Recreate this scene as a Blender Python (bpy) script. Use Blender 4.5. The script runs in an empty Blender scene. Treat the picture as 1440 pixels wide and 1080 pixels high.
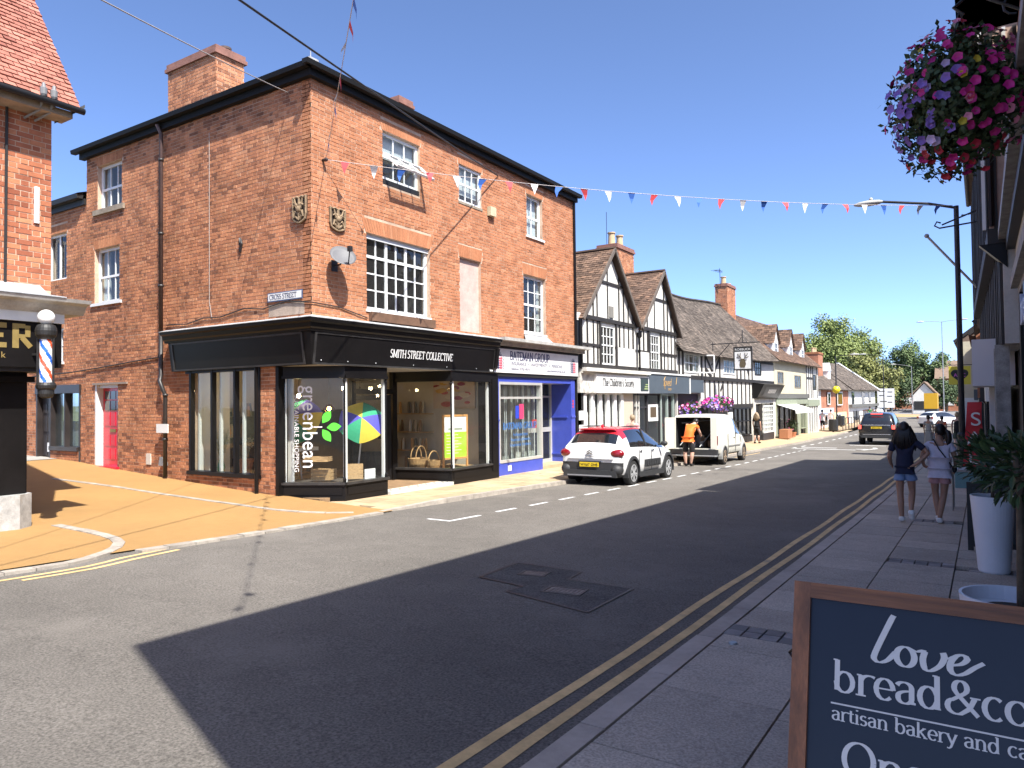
import bpy, bmesh, math, random
import numpy as np
from mathutils import Vector, Matrix
R = math.radians
scene = bpy.context.scene
C = scene.collection
random.seed(7)

# ------------------------------------------------------------------ camera
F, YAW, PITCH, ROLL, CZ = 1020.0, R(32.9), R(1.44), R(.66), 1.65
_fw = Vector((-math.sin(YAW), math.cos(YAW), 0)); _r = Vector((math.cos(YAW), math.sin(YAW), 0)); _z = Vector((0, 0, 1))
_f = _fw * math.cos(PITCH) + _z * math.sin(PITCH); _u = _z * math.cos(PITCH) - _fw * math.sin(PITCH)
_R = _r * math.cos(ROLL) - _u * math.sin(ROLL); _U = _r * math.sin(ROLL) + _u * math.cos(ROLL)
cd = bpy.data.cameras.new('camera'); cam = bpy.data.objects.new('camera', cd); C.objects.link(cam)
cd.sensor_width = 36; cd.lens = F / 1440 * 36; cd.clip_start = .05; cd.clip_end = 3000
cam.matrix_world = Matrix(((_R.x, _U.x, -_f.x, 0), (_R.y, _U.y, -_f.y, 0), (_R.z, _U.z, -_f.z, CZ), (0, 0, 0, 1)))
scene.camera = cam
scene.render.resolution_x, scene.render.resolution_y = 1024, 768

# ------------------------------------------------------------------ sky, sun, exposure
SUN_EL, SUN_AZ = R(54), R(26)          # azimuth measured from +X towards -Y
sdir = Vector((math.cos(SUN_EL) * math.cos(SUN_AZ), -math.cos(SUN_EL) * math.sin(SUN_AZ), math.sin(SUN_EL)))
w = bpy.data.worlds.new('World'); scene.world = w; w.use_nodes = True
nt = w.node_tree; bg = nt.nodes['Background']
sky = nt.nodes.new('ShaderNodeTexSky'); sky.sky_type = 'NISHITA'; sky.sun_disc = False
sky.sun_elevation = SUN_EL; sky.sun_rotation = math.atan2(sdir.x, sdir.y)
sky.air_density = .32; sky.dust_density = 1.0; sky.ozone_density = 5; sky.altitude = 50
nt.links.new(sky.outputs[0], bg.inputs[0]); bg.inputs[1].default_value = .15
sl = bpy.data.lights.new('sun', 'SUN'); sl.energy = 3.1; sl.angle = R(.53); sl.color = (1, .955, .88)
so = bpy.data.objects.new('sun', sl); C.objects.link(so); so.rotation_euler = sdir.to_track_quat('Z', 'Y').to_euler()
so.location = (0, 0, 30)
scene.view_settings.view_transform = 'Standard'; scene.view_settings.look = 'None'
scene.view_settings.exposure = 1.75; scene.view_settings.gamma = 1
scene.render.engine = 'CYCLES'

# ------------------------------------------------------------------ levels of the ground
_ZP = [(-200, 5), (-60, 1.5), (-10, .27), (0, 0), (6, -.17), (12, -.34), (17, -.46), (26, -.66), (45, -.97), (62, -1.08), (80, -1.0), (110, -.8), (150, -.4), (400, 3), (2000, 8)]
_zx = [a for a, b in _ZP]; _zy = [b for a, b in _ZP]
def rz(y): return float(np.interp(y, _zx, _zy))                                  # road
def plz(y): return float(np.interp(y, [9, 12, 20, 26, 40, 55, 66, 90, 140], [-.27, -.28, -.31, -.46, -.66, -.85, -.97, -.85, -.5]))   # foot of the left-hand fronts
def crossz(x, y):                                                               # orange side street
    t = min(1, max(0, (-8.9 - x) / 11)) ** 1.3
    return rz(y) * (1 - t) + .02 + .25 * t + max(0, (-19.9 - x)) * .02
def leftz(x, y):                                                                # left pavement
    t = min(1, max(0, (-8.9 - x) / 1.9)); k = min(.085, max(.02, (y - 9.4) * .05))
    return (rz(y) + k) * (1 - t) + plz(y) * t
def rightz(y): return rz(y) + .09

# ------------------------------------------------------------------ objects
WO = {}
def tag(o, label=None, cat=None, group=None, kind=None):
    if label: o['label'] = label
    if cat: o['category'] = cat
    if group: o['group'] = group
    if kind: o['kind'] = kind
    return o
def thing(name, label, cat, loc=(0, 0, 0), group=None, kind=None):
    o = bpy.data.objects.new(name, None); C.objects.link(o); o.location = loc; o.empty_display_size = .2
    WO[o.name] = Vector(loc); return tag(o, label, cat, group, kind)
def link(o, parent=None):
    C.objects.link(o)
    if parent is not None: o.parent = parent; WO[o.name] = WO[parent.name]
    else: WO[o.name] = Vector(o.location)
    return o
def copy_tree(o, parent=None):
    c = o.copy(); C.objects.link(c); c.parent = parent; WO[c.name] = WO[o.name]
    for ch in list(o.children): copy_tree(ch, c)
    return c

class MB:
    def __init__(s): s.v = []; s.f = []; s.m = []; s.r = []; s.cm = 0; s.cr = 0.0
    def add(s, vs, fs):
        b = len(s.v); s.v.extend([tuple(p) for p in vs])
        for f in fs: s.f.append(tuple(b + i for i in f)); s.m.append(s.cm); s.r.append(s.cr)
        return s
    def hexa(s, p, open_back=False):
        fs = [(0, 3, 2, 1), (4, 5, 6, 7), (0, 1, 5, 4), (1, 2, 6, 5), (2, 3, 7, 6), (3, 0, 4, 7)]
        return s.add(p, fs[1:] if open_back else fs)
    def box(s, x0, x1, y0, y1, z0, z1):
        return s.hexa([(x0, y0, z0), (x1, y0, z0), (x1, y1, z0), (x0, y1, z0), (x0, y0, z1), (x1, y0, z1), (x1, y1, z1), (x0, y1, z1)])
    def quad(s, a, b, c, d): return s.add([a, b, c, d], [(0, 1, 2, 3)])
    def poly(s, pts): return s.add(pts, [tuple(range(len(pts)))])
    def prism(s, pts, ext):
        ext = Vector(ext); n = len(pts); a = [Vector(p) for p in pts]
        return s.add(a + [p + ext for p in a], [tuple(range(n))[::-1], tuple(range(n, 2 * n))] + [(i, (i + 1) % n, n + (i + 1) % n, n + i) for i in range(n)])
    def bar(s, a, b, w, h=None, up=(0, 0, 1)):
        a = Vector(a); b = Vector(b); d = (b - a).normalized(); up = Vector(up)
        if abs(d.dot(up)) > .98: up = Vector((1, 0, 0)) if abs(d.x) < .9 else Vector((0, 1, 0))
        x = d.cross(up).normalized() * (w / 2); y = x.cross(d).normalized() * ((h or w) / 2)
        return s.hexa([a - x - y, a + x - y, a + x + y, a - x + y, b - x - y, b + x - y, b + x + y, b - x + y])
    def tube(s, pts, r, n=8, cap=True):
        pts = [Vector(p) for p in pts]; rs = r if isinstance(r, (list, tuple)) else [r] * len(pts); b = len(s.v)
        prev = None
        for i, p in enumerate(pts):
            d = (pts[min(i + 1, len(pts) - 1)] - pts[max(i - 1, 0)])
            d = d.normalized() if d.length > 1e-9 else Vector((0, 0, 1))
            if prev is None:
                up = Vector((0, 0, 1)) if abs(d.z) < .9 else Vector((1, 0, 0)); x = d.cross(up).normalized()
            else:
                x = (prev - d * prev.dot(d)).normalized()
            prev = x; y = d.cross(x)
            for k in range(n):
                a = 2 * math.pi * k / n; s.v.append(tuple(p + (x * math.cos(a) + y * math.sin(a)) * rs[i]))
        for i in range(len(pts) - 1):
            for k in range(n):
                s.f.append((b + i * n + k, b + i * n + (k + 1) % n, b + (i + 1) * n + (k + 1) % n, b + (i + 1) * n + k)); s.m.append(s.cm); s.r.append(s.cr)
        if cap:
            s.f.append(tuple(b + k for k in range(n))[::-1]); s.m.append(s.cm); s.r.append(s.cr)
            e = b + (len(pts) - 1) * n; s.f.append(tuple(e + k for k in range(n))); s.m.append(s.cm); s.r.append(s.cr)
        return s
    def lathe(s, prof, c=(0, 0, 0), n=16, axis='z', sx=1, sy=1):
        c = Vector(c); b = len(s.v)
        for r, z in prof:
            for k in range(n):
                a = 2 * math.pi * k / n; x, y = r * math.cos(a) * sx, r * math.sin(a) * sy
                p = Vector((x, y, z)) if axis == 'z' else (Vector((z, x, y)) if axis == 'x' else Vector((x, z, y)))
                s.v.append(tuple(c + p))
        for i in range(len(prof) - 1):
            for k in range(n):
                s.f.append((b + i * n + k, b + i * n + (k + 1) % n, b + (i + 1) * n + (k + 1) % n, b + (i + 1) * n + k)); s.m.append(s.cm); s.r.append(s.cr)
        s.f.append(tuple(b + k for k in range(n))[::-1]); s.m.append(s.cm); s.r.append(s.cr)
        e = b + (len(prof) - 1) * n; s.f.append(tuple(e + k for k in range(n))); s.m.append(s.cm); s.r.append(s.cr)
        return s
    def ball(s, c, r, n=12, m=8, sx=1, sy=1, sz=1):
        return s.lathe([(max(1e-4, r * math.sin(math.pi * i / m)), -r * sz * math.cos(math.pi * i / m)) for i in range(m + 1)], c, n, 'z', sx, sy)
    def xf(s, mat): s.v = [tuple(mat @ Vector(p)) for p in s.v]; return s
    def mesh(s, name, mats, off=Vector((0, 0, 0)), smooth=False):
        me = bpy.data.meshes.new(name); v = np.array(s.v, float).reshape(-1, 3) - np.array(off)
        me.from_pydata(v.tolist(), [], s.f)
        for m in (mats if isinstance(mats, (list, tuple)) else [mats]): me.materials.append(m)
        if any(s.m): me.polygons.foreach_set('material_index', s.m)
        if any(s.r):
            a = me.attributes.new('rnd', 'FLOAT', 'FACE'); a.data.foreach_set('value', s.r)
        if smooth: me.polygons.foreach_set('use_smooth', [True] * len(me.polygons))
        me.update(); return me
    def build(s, name, mats, parent=None, smooth=False, kind=None, label=None):
        off = WO[parent.name] if parent is not None else Vector((0, 0, 0))
        o = bpy.data.objects.new(name, s.mesh(name, mats, off, smooth)); link(o, parent)
        if smooth == 'auto':
            pass
        if kind: o['kind'] = kind
        if label: o['label'] = label
        return o
def flip_normals(o):
    bm = bmesh.new(); bm.from_mesh(o.data); bmesh.ops.recalc_face_normals(bm, faces=bm.faces); bm.to_mesh(o.data); bm.free()
def solo(mb, name, mats, label, cat, base=None, group=None, smooth=False, kind=None):
    """a thing that is one mesh; origin at its base"""
    v = np.array(mb.v); b = Vector(base) if base is not None else Vector(((v[:, 0].min() + v[:, 0].max()) / 2, (v[:, 1].min() + v[:, 1].max()) / 2, v[:, 2].min()))
    o = bpy.data.objects.new(name, mb.mesh(name, mats, b, smooth)); o.location = b; link(o); return tag(o, label, cat, group, kind)

class PL:
    """a vertical plane: pt(u, z, d) with u along it, d out of it"""
    def __init__(s, o, u, n): s.o = Vector(o); s.u = Vector(u); s.n = Vector(n)
    def pt(s, u, z, d=0): return s.o + s.u * u + s.n * d + Vector((0, 0, z))
    def box(s, mb, u0, u1, z0, z1, d0, d1):
        p = s.pt
        return mb.hexa([p(u0, z0, d0), p(u1, z0, d0), p(u1, z1, d0), p(u0, z1, d0), p(u0, z0, d1), p(u1, z0, d1), p(u1, z1, d1), p(u0, z1, d1)])
    def bar(s, mb, a, b, w, d0, d1):
        a = Vector(a); b = Vector(b); t = (b - a).normalized(); q = Vector((-t.y, t.x)) * (w / 2)
        c = [a - q, b - q, b + q, a + q]
        return mb.hexa([s.pt(x.x, x.y, d0) for x in c] + [s.pt(x.x, x.y, d1) for x in c])
def line_plane(p0, p1):
    """plane through two ground points, seen with p0 on the left; u runs from p0 to p1, n is to the viewer's side"""
    a = Vector((p0[0], p0[1], 0)); b = Vector((p1[0], p1[1], 0)); u = (b - a).normalized(); n = Vector((u.y, -u.x, 0))
    return PL(a, u, n), (b - a).length

# ------------------------------------------------------------------ materials
MT = {}
def M(name, col=(.5, .5, .5), rough=.7, metal=0, var=0, vs=3, bump=0, bs=40, spec=.5, emit=None, es=1, coat=0, rnd=None, obj=0, wear=None, stretch=None, trans=0, detail=5, speck=None):
    """procedural principled material: base colour varied by two noises, optional per-piece variation and fine relief"""
    if name in MT: return MT[name]
    m = bpy.data.materials.new(name); m.use_nodes = True; n = m.node_tree.nodes; l = m.node_tree.links; b = n['Principled BSDF']
    b.inputs['Roughness'].default_value = rough; b.inputs['Metallic'].default_value = metal; b.inputs['Specular IOR Level'].default_value = spec
    b.inputs['Coat Weight'].default_value = coat; b.inputs['Coat Roughness'].default_value = .05
    if trans: b.inputs['Transmission Weight'].default_value = trans
    tc = n.new('ShaderNodeTexCoord'); vec = tc.outputs['Object']
    if stretch:
        mp = n.new('ShaderNodeMapping'); mp.inputs['Scale'].default_value = stretch; l.new(vec, mp.inputs[0]); vec = mp.outputs[0]
    cur = None
    def noise(sc, dt=detail, ro=.6):
        t = n.new('ShaderNodeTexNoise'); t.inputs['Scale'].default_value = sc; t.inputs['Detail'].default_value = dt; t.inputs['Roughness'].default_value = ro
        l.new(vec, t.inputs['Vector']); return t.outputs['Fac']
    def mix(fac, a, bb, mode='MIX'):
        x = n.new('ShaderNodeMix'); x.data_type = 'RGBA'; x.blend_type = mode
        for s_, val in ((x.inputs[0], fac), (x.inputs[6], a), (x.inputs[7], bb)):
            if hasattr(val, 'is_linked'): l.new(val, s_)
            elif isinstance(val, (int, float)): s_.default_value = val
            else: s_.default_value = (*val[:3], 1)
        return x.outputs[2]
    def ramp(fac, p0, p1):
        x = n.new('ShaderNodeMapRange'); x.inputs[1].default_value = p0; x.inputs[2].default_value = p1; l.new(fac, x.inputs[0]); return x.outputs[0]
    if rnd:
        a = n.new('ShaderNodeAttribute'); a.attribute_name = 'rnd'; cr = n.new('ShaderNodeValToRGB'); cr.color_ramp.interpolation = 'LINEAR'
        e = cr.color_ramp.elements
        while len(e) < len(rnd): e.new(.5)
        for i, (p, c) in enumerate(rnd): e[i].position = p; e[i].color = (*c, 1)
        l.new(a.outputs['Fac'], cr.inputs[0]); cur = cr.outputs[0]
    else: cur = col
    if obj:
        oi = n.new('ShaderNodeObjectInfo'); f = ramp(oi.outputs['Random'], 0, 1)
        cur = mix(f, tuple(c * (1 - obj) for c in col), tuple(min(1, c * (1 + obj)) for c in col))
    if var:
        big = ramp(noise(vs), .3, .7); small = ramp(noise(vs * 9), .25, .75)
        cur = mix(1, cur, mix(big, (1 - var,) * 3, (1 + var * .6,) * 3), 'MULTIPLY')
        cur = mix(1, cur, mix(small, (1 - var * .55,) * 3, (1 + var * .35,) * 3), 'MULTIPLY')
    if speck:
        cur = mix(1, cur, mix(ramp(noise(speck[0], 2, .6), .3, .7), (1 - speck[1],) * 3, (1 + speck[1],) * 3), 'MULTIPLY')
    if wear:
        wc, ws, p0, p1 = wear
        cur = mix(ramp(noise(ws, 8, .65), p0, p1), cur, wc)
    if hasattr(cur, 'is_linked'): l.new(cur, b.inputs['Base Color'])
    else: b.inputs['Base Color'].default_value = (*cur[:3], 1)
    if bump:
        bp = n.new('ShaderNodeBump'); bp.inputs['Strength'].default_value = bump; bp.inputs['Distance'].default_value = .01
        l.new(noise(bs, 6, .7), bp.inputs['Height']); l.new(bp.outputs[0], b.inputs['Normal'])
    if emit: b.inputs['Emission Color'].default_value = (*emit, 1); b.inputs['Emission Strength'].default_value = es
    MT[name] = m; return m
def glass_mat(name, tint=(.93, .96, .95), wav=.02, ior=1.5, dirt=.0, rough=.01):
    if name in MT: return MT[name]
    m = bpy.data.materials.new(name); m.use_nodes = True; n = m.node_tree.nodes; l = m.node_tree.links; n.remove(n['Principled BSDF'])
    t = n.new('ShaderNodeBsdfTransparent'); t.inputs[0].default_value = (*tint, 1)
    g = n.new('ShaderNodeBsdfGlossy'); g.inputs['Roughness'].default_value = rough
    tc = n.new('ShaderNodeTexCoord'); nz = n.new('ShaderNodeTexNoise'); nz.inputs['Scale'].default_value = 1.6; l.new(tc.outputs['Object'], nz.inputs[0])
    bp = n.new('ShaderNodeBump'); bp.inputs['Strength'].default_value = wav; bp.inputs['Distance'].default_value = .3; l.new(nz.outputs['Fac'], bp.inputs['Height']); l.new(bp.outputs[0], g.inputs['Normal'])
    lw = n.new('ShaderNodeLayerWeight'); lw.inputs[0].default_value = .5; f0 = ((ior - 1) / (ior + 1)) ** 2 * 1.1
    pw = n.new('ShaderNodeMath'); pw.operation = 'POWER'; pw.inputs[1].default_value = 5; l.new(lw.outputs['Facing'], pw.inputs[0])
    fr = n.new('ShaderNodeMapRange'); fr.inputs[3].default_value = f0; fr.inputs[4].default_value = .7; l.new(pw.outputs[0], fr.inputs[0])
    mx = n.new('ShaderNodeMixShader'); l.new(fr.outputs[0], mx.inputs[0]); l.new(t.outputs[0], mx.inputs[1]); l.new(g.outputs[0], mx.inputs[2])
    out = mx.outputs[0]
    if dirt:
        d = n.new('ShaderNodeBsdfDiffuse'); d.inputs[0].default_value = (.6, .6, .58, 1); m2 = n.new('ShaderNodeMixShader'); m2.inputs[0].default_value = dirt
        l.new(out, m2.inputs[1]); l.new(d.outputs[0], m2.inputs[2]); out = m2.outputs[0]
    l.new(out, n['Material Output'].inputs[0]); MT[name] = m; return m
G_SHOP = glass_mat('shop_glass', dirt=.015, wav=.012)
G_WIN = glass_mat('window_glass', tint=(.8, .86, .86), wav=.035, dirt=.03, ior=1.75)
G_CAR = M('car_glass', (.012, .015, .018), .03, spec=.9, coat=.6)
WHITE = M('white_gloss_paint', (.72, .72, .70), .35, var=.06, vs=5)
UPVC = M('white_plastic', (.78, .78, .77), .3, var=.03)
BLACK = M('black_gloss_paint', (.009, .008, .008), .38, var=.25, vs=2, bump=.05, bs=60, spec=.22)
BLACKM = M('black_matt_paint', (.018, .017, .016), .55, var=.3, vs=3)
TIMBER = M('black_timber', (.028, .024, .021), .65, var=.35, vs=4, bump=.4, bs=30, stretch=(1, 1, .3))
PLASTER = M('white_plaster', (.64, .62, .57), .9, var=.09, vs=1.3, bump=.25, bs=25, wear=((.5, .47, .4), 1.1, .62, .8))
CREAM = M('cream_plaster', (.58, .53, .38), .9, var=.1, vs=1.2, bump=.25, bs=25, wear=((.45, .42, .33), 1.3, .6, .8))
LEAD = M('lead_flashing', (.42, .43, .44), .6, var=.35, vs=4, bump=.5, bs=14)
STONE = M('sill_stone', (.30, .25, .19), .9, var=.3, vs=6, bump=.4, bs=40)
MORTAR = M('mortar', (.56, .40, .29), .95, var=.25, vs=3, bump=.5, bs=70)
BRICK = M('red_brick', rough=.92, spec=.2, var=.2, vs=2.2, bump=.6, bs=80, rnd=[(0, (.32, .135, .07)), (.12, (.41, .17, .088)), (.5, (.455, .19, .096)), (.8, (.48, .207, .105)), (1, (.52, .245, .135))])
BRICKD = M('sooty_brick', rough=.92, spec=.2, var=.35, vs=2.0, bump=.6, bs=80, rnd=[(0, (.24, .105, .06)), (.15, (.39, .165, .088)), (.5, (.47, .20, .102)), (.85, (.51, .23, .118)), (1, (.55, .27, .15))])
BRICKO = M('orange_brick', rough=.92, spec=.2, var=.22, vs=2.2, bump=.5, bs=80, rnd=[(0, (.28, .09, .05)), (.3, (.38, .13, .07)), (.7, (.47, .175, .09)), (1, (.52, .23, .12))])
TILE = M('clay_tile', rough=.9, spec=.2, var=.35, vs=2, bump=.5, bs=50, rnd=[(0, (.085, .058, .045)), (.4, (.15, .098, .072)), (.8, (.21, .135, .095)), (1, (.26, .16, .11))])
TILEG = M('weathered_tile', rough=.95, spec=.2, var=.4, vs=1.5, bump=.5, bs=50, rnd=[(0, (.075, .062, .052)), (.4, (.125, .103, .085)), (.8, (.175, .145, .12)), (1, (.22, .175, .14))])
TILER = M('red_tile', rough=.9, spec=.2, var=.25, vs=3, bump=.4, bs=50, rnd=[(0, (.26, .10, .075)), (.5, (.36, .145, .105)), (1, (.43, .19, .14))])
INT = M('interior_plaster', (.55, .52, .46), .9, var=.1)
INTD = M('interior_dark', (.06, .052, .046), .85, var=.3)
IRON = M('painted_iron', (.02, .02, .022), .5, var=.3, vs=8)
GALV = M('galvanised_steel', (.35, .36, .36), .45, metal=.6, var=.2)

# ------------------------------------------------------------------ walls with real holes, bricks, tiles
def cut_wall(mb, P, u0, u1, z0, z1, holes, d0=-.25, d1=0):
    us = sorted({u0, u1, *[min(max(h[i], u0), u1) for h in holes for i in (0, 1)]}); zs = sorted({z0, z1, *[min(max(h[i], z0), z1) for h in holes for i in (2, 3)]})
    for a, b in zip(us, us[1:]):
        run = None
        for c, d in zip(zs, zs[1:]):
            um, zm = (a + b) / 2, (c + d) / 2
            if any(h[0] < um < h[1] and h[2] < zm < h[3] for h in holes):
                if run: P.box(mb, a, b, run[0], run[1], d0, d1)
                run = None
            else: run = (run[0], d) if run else (c, d)
        if run: P.box(mb, a, b, run[0], run[1], d0, d1)
def lay_bricks(P, u0, u1, z0, z1, holes=(), top=None, seed=1, cz=.0755, flem=True, dark=None):
    """Flemish bond: list of (u0,u1,z0,z1,proud,rnd,whole)"""
    rg = random.Random(seed); out = []; row = 0; z = z0; jt = .0095
    while z < z1 - .02:
        za, zb = z + jt / 2, min(z + cz - jt / 2, z1)
        off = (row % 2) * (.17 if flem else .115) + rg.uniform(-.012, .012)
        u = u0 - off; k = 0
        segs = [(u0, u1)]
        if top:
            segs = [top((za + zb) / 2)]
        for h in holes:
            if h[2] < zb - .012 and h[3] > za + .012:
                ns = []
                for a, b in segs:
                    if h[1] <= a or h[0] >= b: ns.append((a, b)); continue
                    if h[0] > a: ns.append((a, h[0]))
                    if h[1] < b: ns.append((h[1], b))
                segs = ns
        while u < u1:
            ln = (.215 if (k % 2 == 0 or not flem) else .1025) + rg.uniform(-.005, .005)
            for a, b in segs:
                x0, x1 = max(u, a), min(u + ln, b)
                if x1 - x0 > .028:
                    whole = x1 - x0 > ln - .002
                    r = rg.random()
                    if dark: r = max(.001, r - dark((x0 + x1) / 2, za, rg))
                    out.append((x0, x1 if not whole else x1, za + rg.uniform(-.0015, .0015), zb + rg.uniform(-.0015, .0015), rg.uniform(.003, .0085), max(.001, min(1, r)), whole, k % 2))
            u += ln + jt; k += 1
        z += cz; row += 1
    return out
def soldier(u0, u1, z0, h, seed, wbr=.072, skew=.12):
    """flat gauged arch of bricks on end: returns quads in (u,z)"""
    n = max(3, round((u1 - u0 + .1) / (wbr + .008))); out = []; um = (u0 + u1) / 2; rg = random.Random(seed)
    for i in range(n):
        def X(t, top): 
            q = u0 + (u1 - u0) * t
            return q + ((q - um) * skew if top else 0)
        a, b = (i + .06) / n, (i + .94) / n
        out.append(((X(a, 0), z0), (X(b, 0), z0), (X(b, 1), z0 + h), (X(a, 1), z0 + h), rg.uniform(.35, .95)))
    return out
def put_bricks(P, wall, bricks, arches=(), mat=None, n_ind=0, eye=(0, 0, 1.65)):
    mat = mat or BRICK
    e = Vector(eye); br = sorted(bricks, key=lambda b: (P.pt((b[0] + b[1]) / 2, b[2], 0) - e).length)
    ind = []; rest = []
    for b in br: (ind if (b[6] and len(ind) < n_ind) else rest).append(b)
    mb = MB()
    def one(m, x0, x1, z0, z1, d):
        p = P.pt
        m.hexa([p(x0, z0, -.012), p(x1, z0, -.012), p(x1, z1, -.012), p(x0, z1, -.012), p(x0 + .002, z0 + .002, d), p(x1 - .002, z0 + .002, d), p(x1 - .002, z1 - .002, d), p(x0 + .002, z1 - .002, d)], open_back=True)
    for b in rest: mb.cr = b[5]; one(mb, b[0], b[1], b[2], b[3], b[4])
    for a in arches:
        mb.cr = a[4]; q = a[:4]; p = P.pt
        mb.hexa([p(x, z, -.012) for x, z in q] + [p(x, z, .007) for x, z in q], open_back=True)
    if mb.f: mb.build('brickwork', mat, wall, kind='stuff')
    lib = {}
    for b in ind:
        key = (b[7], int(b[5] * 7.999))
        if key not in lib:
            m = MB(); m.cr = (key[1] + .5) / 8; ln = .215 if b[7] == 0 else .1025
            o0 = P.o; 
            p = lambda u, z, d: P.u * u + P.n * d + Vector((0, 0, z))
            L = ln / 2; H = .033
            m.hexa([p(-L, -H, -.012), p(L, -H, -.012), p(L, H, -.012), p(-L, H, -.012), p(-L + .002, -H + .002, .006), p(L - .002, -H + .002, .006), p(L - .002, H - .002, .006), p(-L + .002, H - .002, .006)], open_back=True)
            lib[key] = m.mesh('brick', mat)
        o = bpy.data.objects.new('brick', lib[key]); o.location = P.pt((b[0] + b[1]) / 2, (b[2] + b[3]) / 2, b[4] - .006) - WO[wall.name]; link(o, wall)
def tiles(parent, A, B, D, Cc, mat, tw=.17, gauge=.105, name='roof_tiles', seed=3, sag=0, lift=.02, n_ind=0, keep=None):
    """plain tiles laid in courses on the slope A-B (eaves) .. D-C (ridge)"""
    A, B, Cc, D = map(Vector, (A, B, Cc, D)); rg = random.Random(seed); mb = MB(); nrm = (B - A).cross(D - A).normalized()
    if nrm.z < 0: nrm = -nrm
    L = max((B - A).length, (Cc - D).length); S = max((D - A).length, (Cc - B).length); nr = max(2, int(S / gauge)); nc = max(2, int(L / tw))
    def pt(s, t):
        p = (A * (1 - s) + B * s) * (1 - t) + (D * (1 - s) + Cc * s) * t
        if sag: p = p - Vector((0, 0, sag * math.sin(math.pi * s) * (.4 + .6 * t) + sag * .25 * math.sin(9 * s + 3 * t) * t))
        return p
    for i in range(nr):
        t0, t1 = i / nr, min(1, (i + 1.12) / nr)
        wob = rg.uniform(-.004, .004)
        for j in range(nc + 1):
            s0 = max(0, (j - .5 * (i % 2) + .03) / nc); s1 = min(1, (j - .5 * (i % 2) + .97) / nc)
            if s1 - s0 < .2 / nc: continue
            if keep and not keep((s0 + s1) / 2, t0): continue
            h = lift + rg.uniform(-.005, .008); a, b, c, d = pt(s0, t0), pt(s1, t0), pt(s1, t1), pt(s0, t1)
            th = rg.uniform(-.004, .004)
            a1, b1 = a + nrm * (h + th), b + nrm * (h - th); c1, d1 = c + nrm * .006, d + nrm * .006
            a0, b0 = a - nrm * .004, b - nrm * .004
            mb.cr = max(.001, min(1, rg.gauss(.5, .24)))
            k = len(mb.v); mb.v.extend([tuple(x) for x in (a0, b0, b1, a1, c1, d1)])
            for f in ((k, k + 1, k + 2, k + 3), (k + 3, k + 2, k + 4, k + 5)): mb.f.append(f); mb.m.append(0); mb.r.append(mb.cr)
    return mb.build(name, mat, parent, kind='stuff')

# ------------------------------------------------------------------ windows
def window(parent, P, u0, u1, z0, z1, cols, rows, d=-.09, fw=.06, bar=.022, frame=None, glass=None, room=1.2, curtain=None, sill=None, name='window', roomcol=None, mull=(), trans=(), blind=None):
    """frame with mullions and glazing bars, each pane an object of its own, a small dark room behind"""
    frame = frame or UPVC; glass = glass or G_WIN; mb = MB(); t = .05
    P.box(mb, u0, u0 + fw, z0, z1, d - t, d); P.box(mb, u1 - fw, u1, z0, z1, d - t, d)
    P.box(mb, u0 + fw, u1 - fw, z0, z0 + fw, d - t, d); P.box(mb, u0 + fw, u1 - fw, z1 - fw, z1, d - t, d)
    iu0, iu1, iz0, iz1 = u0 + fw, u1 - fw, z0 + fw, z1 - fw
    ue = [iu0 + (iu1 - iu0) * i / cols for i in range(cols + 1)] if isinstance(cols, int) else [iu0 + (iu1 - iu0) * c for c in cols]
    ze = [iz0 + (iz1 - iz0) * i / rows for i in range(rows + 1)] if isinstance(rows, int) else [iz0 + (iz1 - iz0) * c for c in rows]
    for i, u in enumerate(ue[1:-1], 1):
        b = (fw * .8 if i in mull else bar) / 2; P.box(mb, u - b, u + b, iz0, iz1, d - t + .008, d - (.004 if i in mull else .014))
    for i, z in enumerate(ze[1:-1], 1):
        b = (fw * .8 if i in trans else bar) / 2; P.box(mb, iu0, iu1, z - b, z + b, d - t + .01, d - (.006 if i in trans else .016))
    wn = mb.build(name, frame, parent)
    for a, b in zip(ue, ue[1:]):
        for c, e in zip(ze, ze[1:]):
            m = MB(); j = random.uniform(-.002, .002); q = d - .03
            m.quad(P.pt(a, c, q + j), P.pt(b, c, q - j), P.pt(b, e, q - j), P.pt(a, e, q + j)); m.build('pane', glass, wn)
    if room:
        m = MB(); p = P.pt; e = .12; b0, b1 = d - t - .01, d - t - room
        q = [p(u0 - e, z0 - e, b0), p(u1 + e, z0 - e, b0), p(u1 + e, z1 + e, b0), p(u0 - e, z1 + e, b0), p(u0 - e, z0 - e, b1), p(u1 + e, z0 - e, b1), p(u1 + e, z1 + e, b1), p(u0 - e, z1 + e, b1)]
        m.add(q, [(4, 5, 6, 7), (0, 1, 5, 4), (1, 2, 6, 5), (2, 3, 7, 6), (3, 0, 4, 7)]); m.build('room', roomcol or INT, wn)
    if curtain:
        m = MB(); n = 14
        for (ca, cb) in curtain:
            a, b = u0 + (u1 - u0) * ca, u0 + (u1 - u0) * cb
            for i in range(n):
                ua, ub = a + (b - a) * i / n, a + (b - a) * (i + 1) / n; da, db = d - .13 - .025 * math.sin(i * 2.1), d - .13 - .025 * math.sin((i + 1) * 2.1)
                m.quad(P.pt(ua, z0, da), P.pt(ub, z0, db), P.pt(ub, z1, db), P.pt(ua, z1, da))
        m.build('curtain', M('net_curtain', (.62, .62, .6), .9, var=.15, vs=9), wn)
    if blind:
        m = MB(); P.box(m, u0 + .03, u1 - .03, z1 - (z1 - z0) * blind, z1 - .02, d - .13, d - .125); m.build('blind', M('roller_blind', (.6, .61, .62), .85, var=.1), wn)
    if sill:
        m = MB(); P.box(m, u0 - sill[0], u1 + sill[0], z0 - sill[1], z0, d - .05, sill[2]); m.build('sill', sill[3], wn)
    return wn

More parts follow.
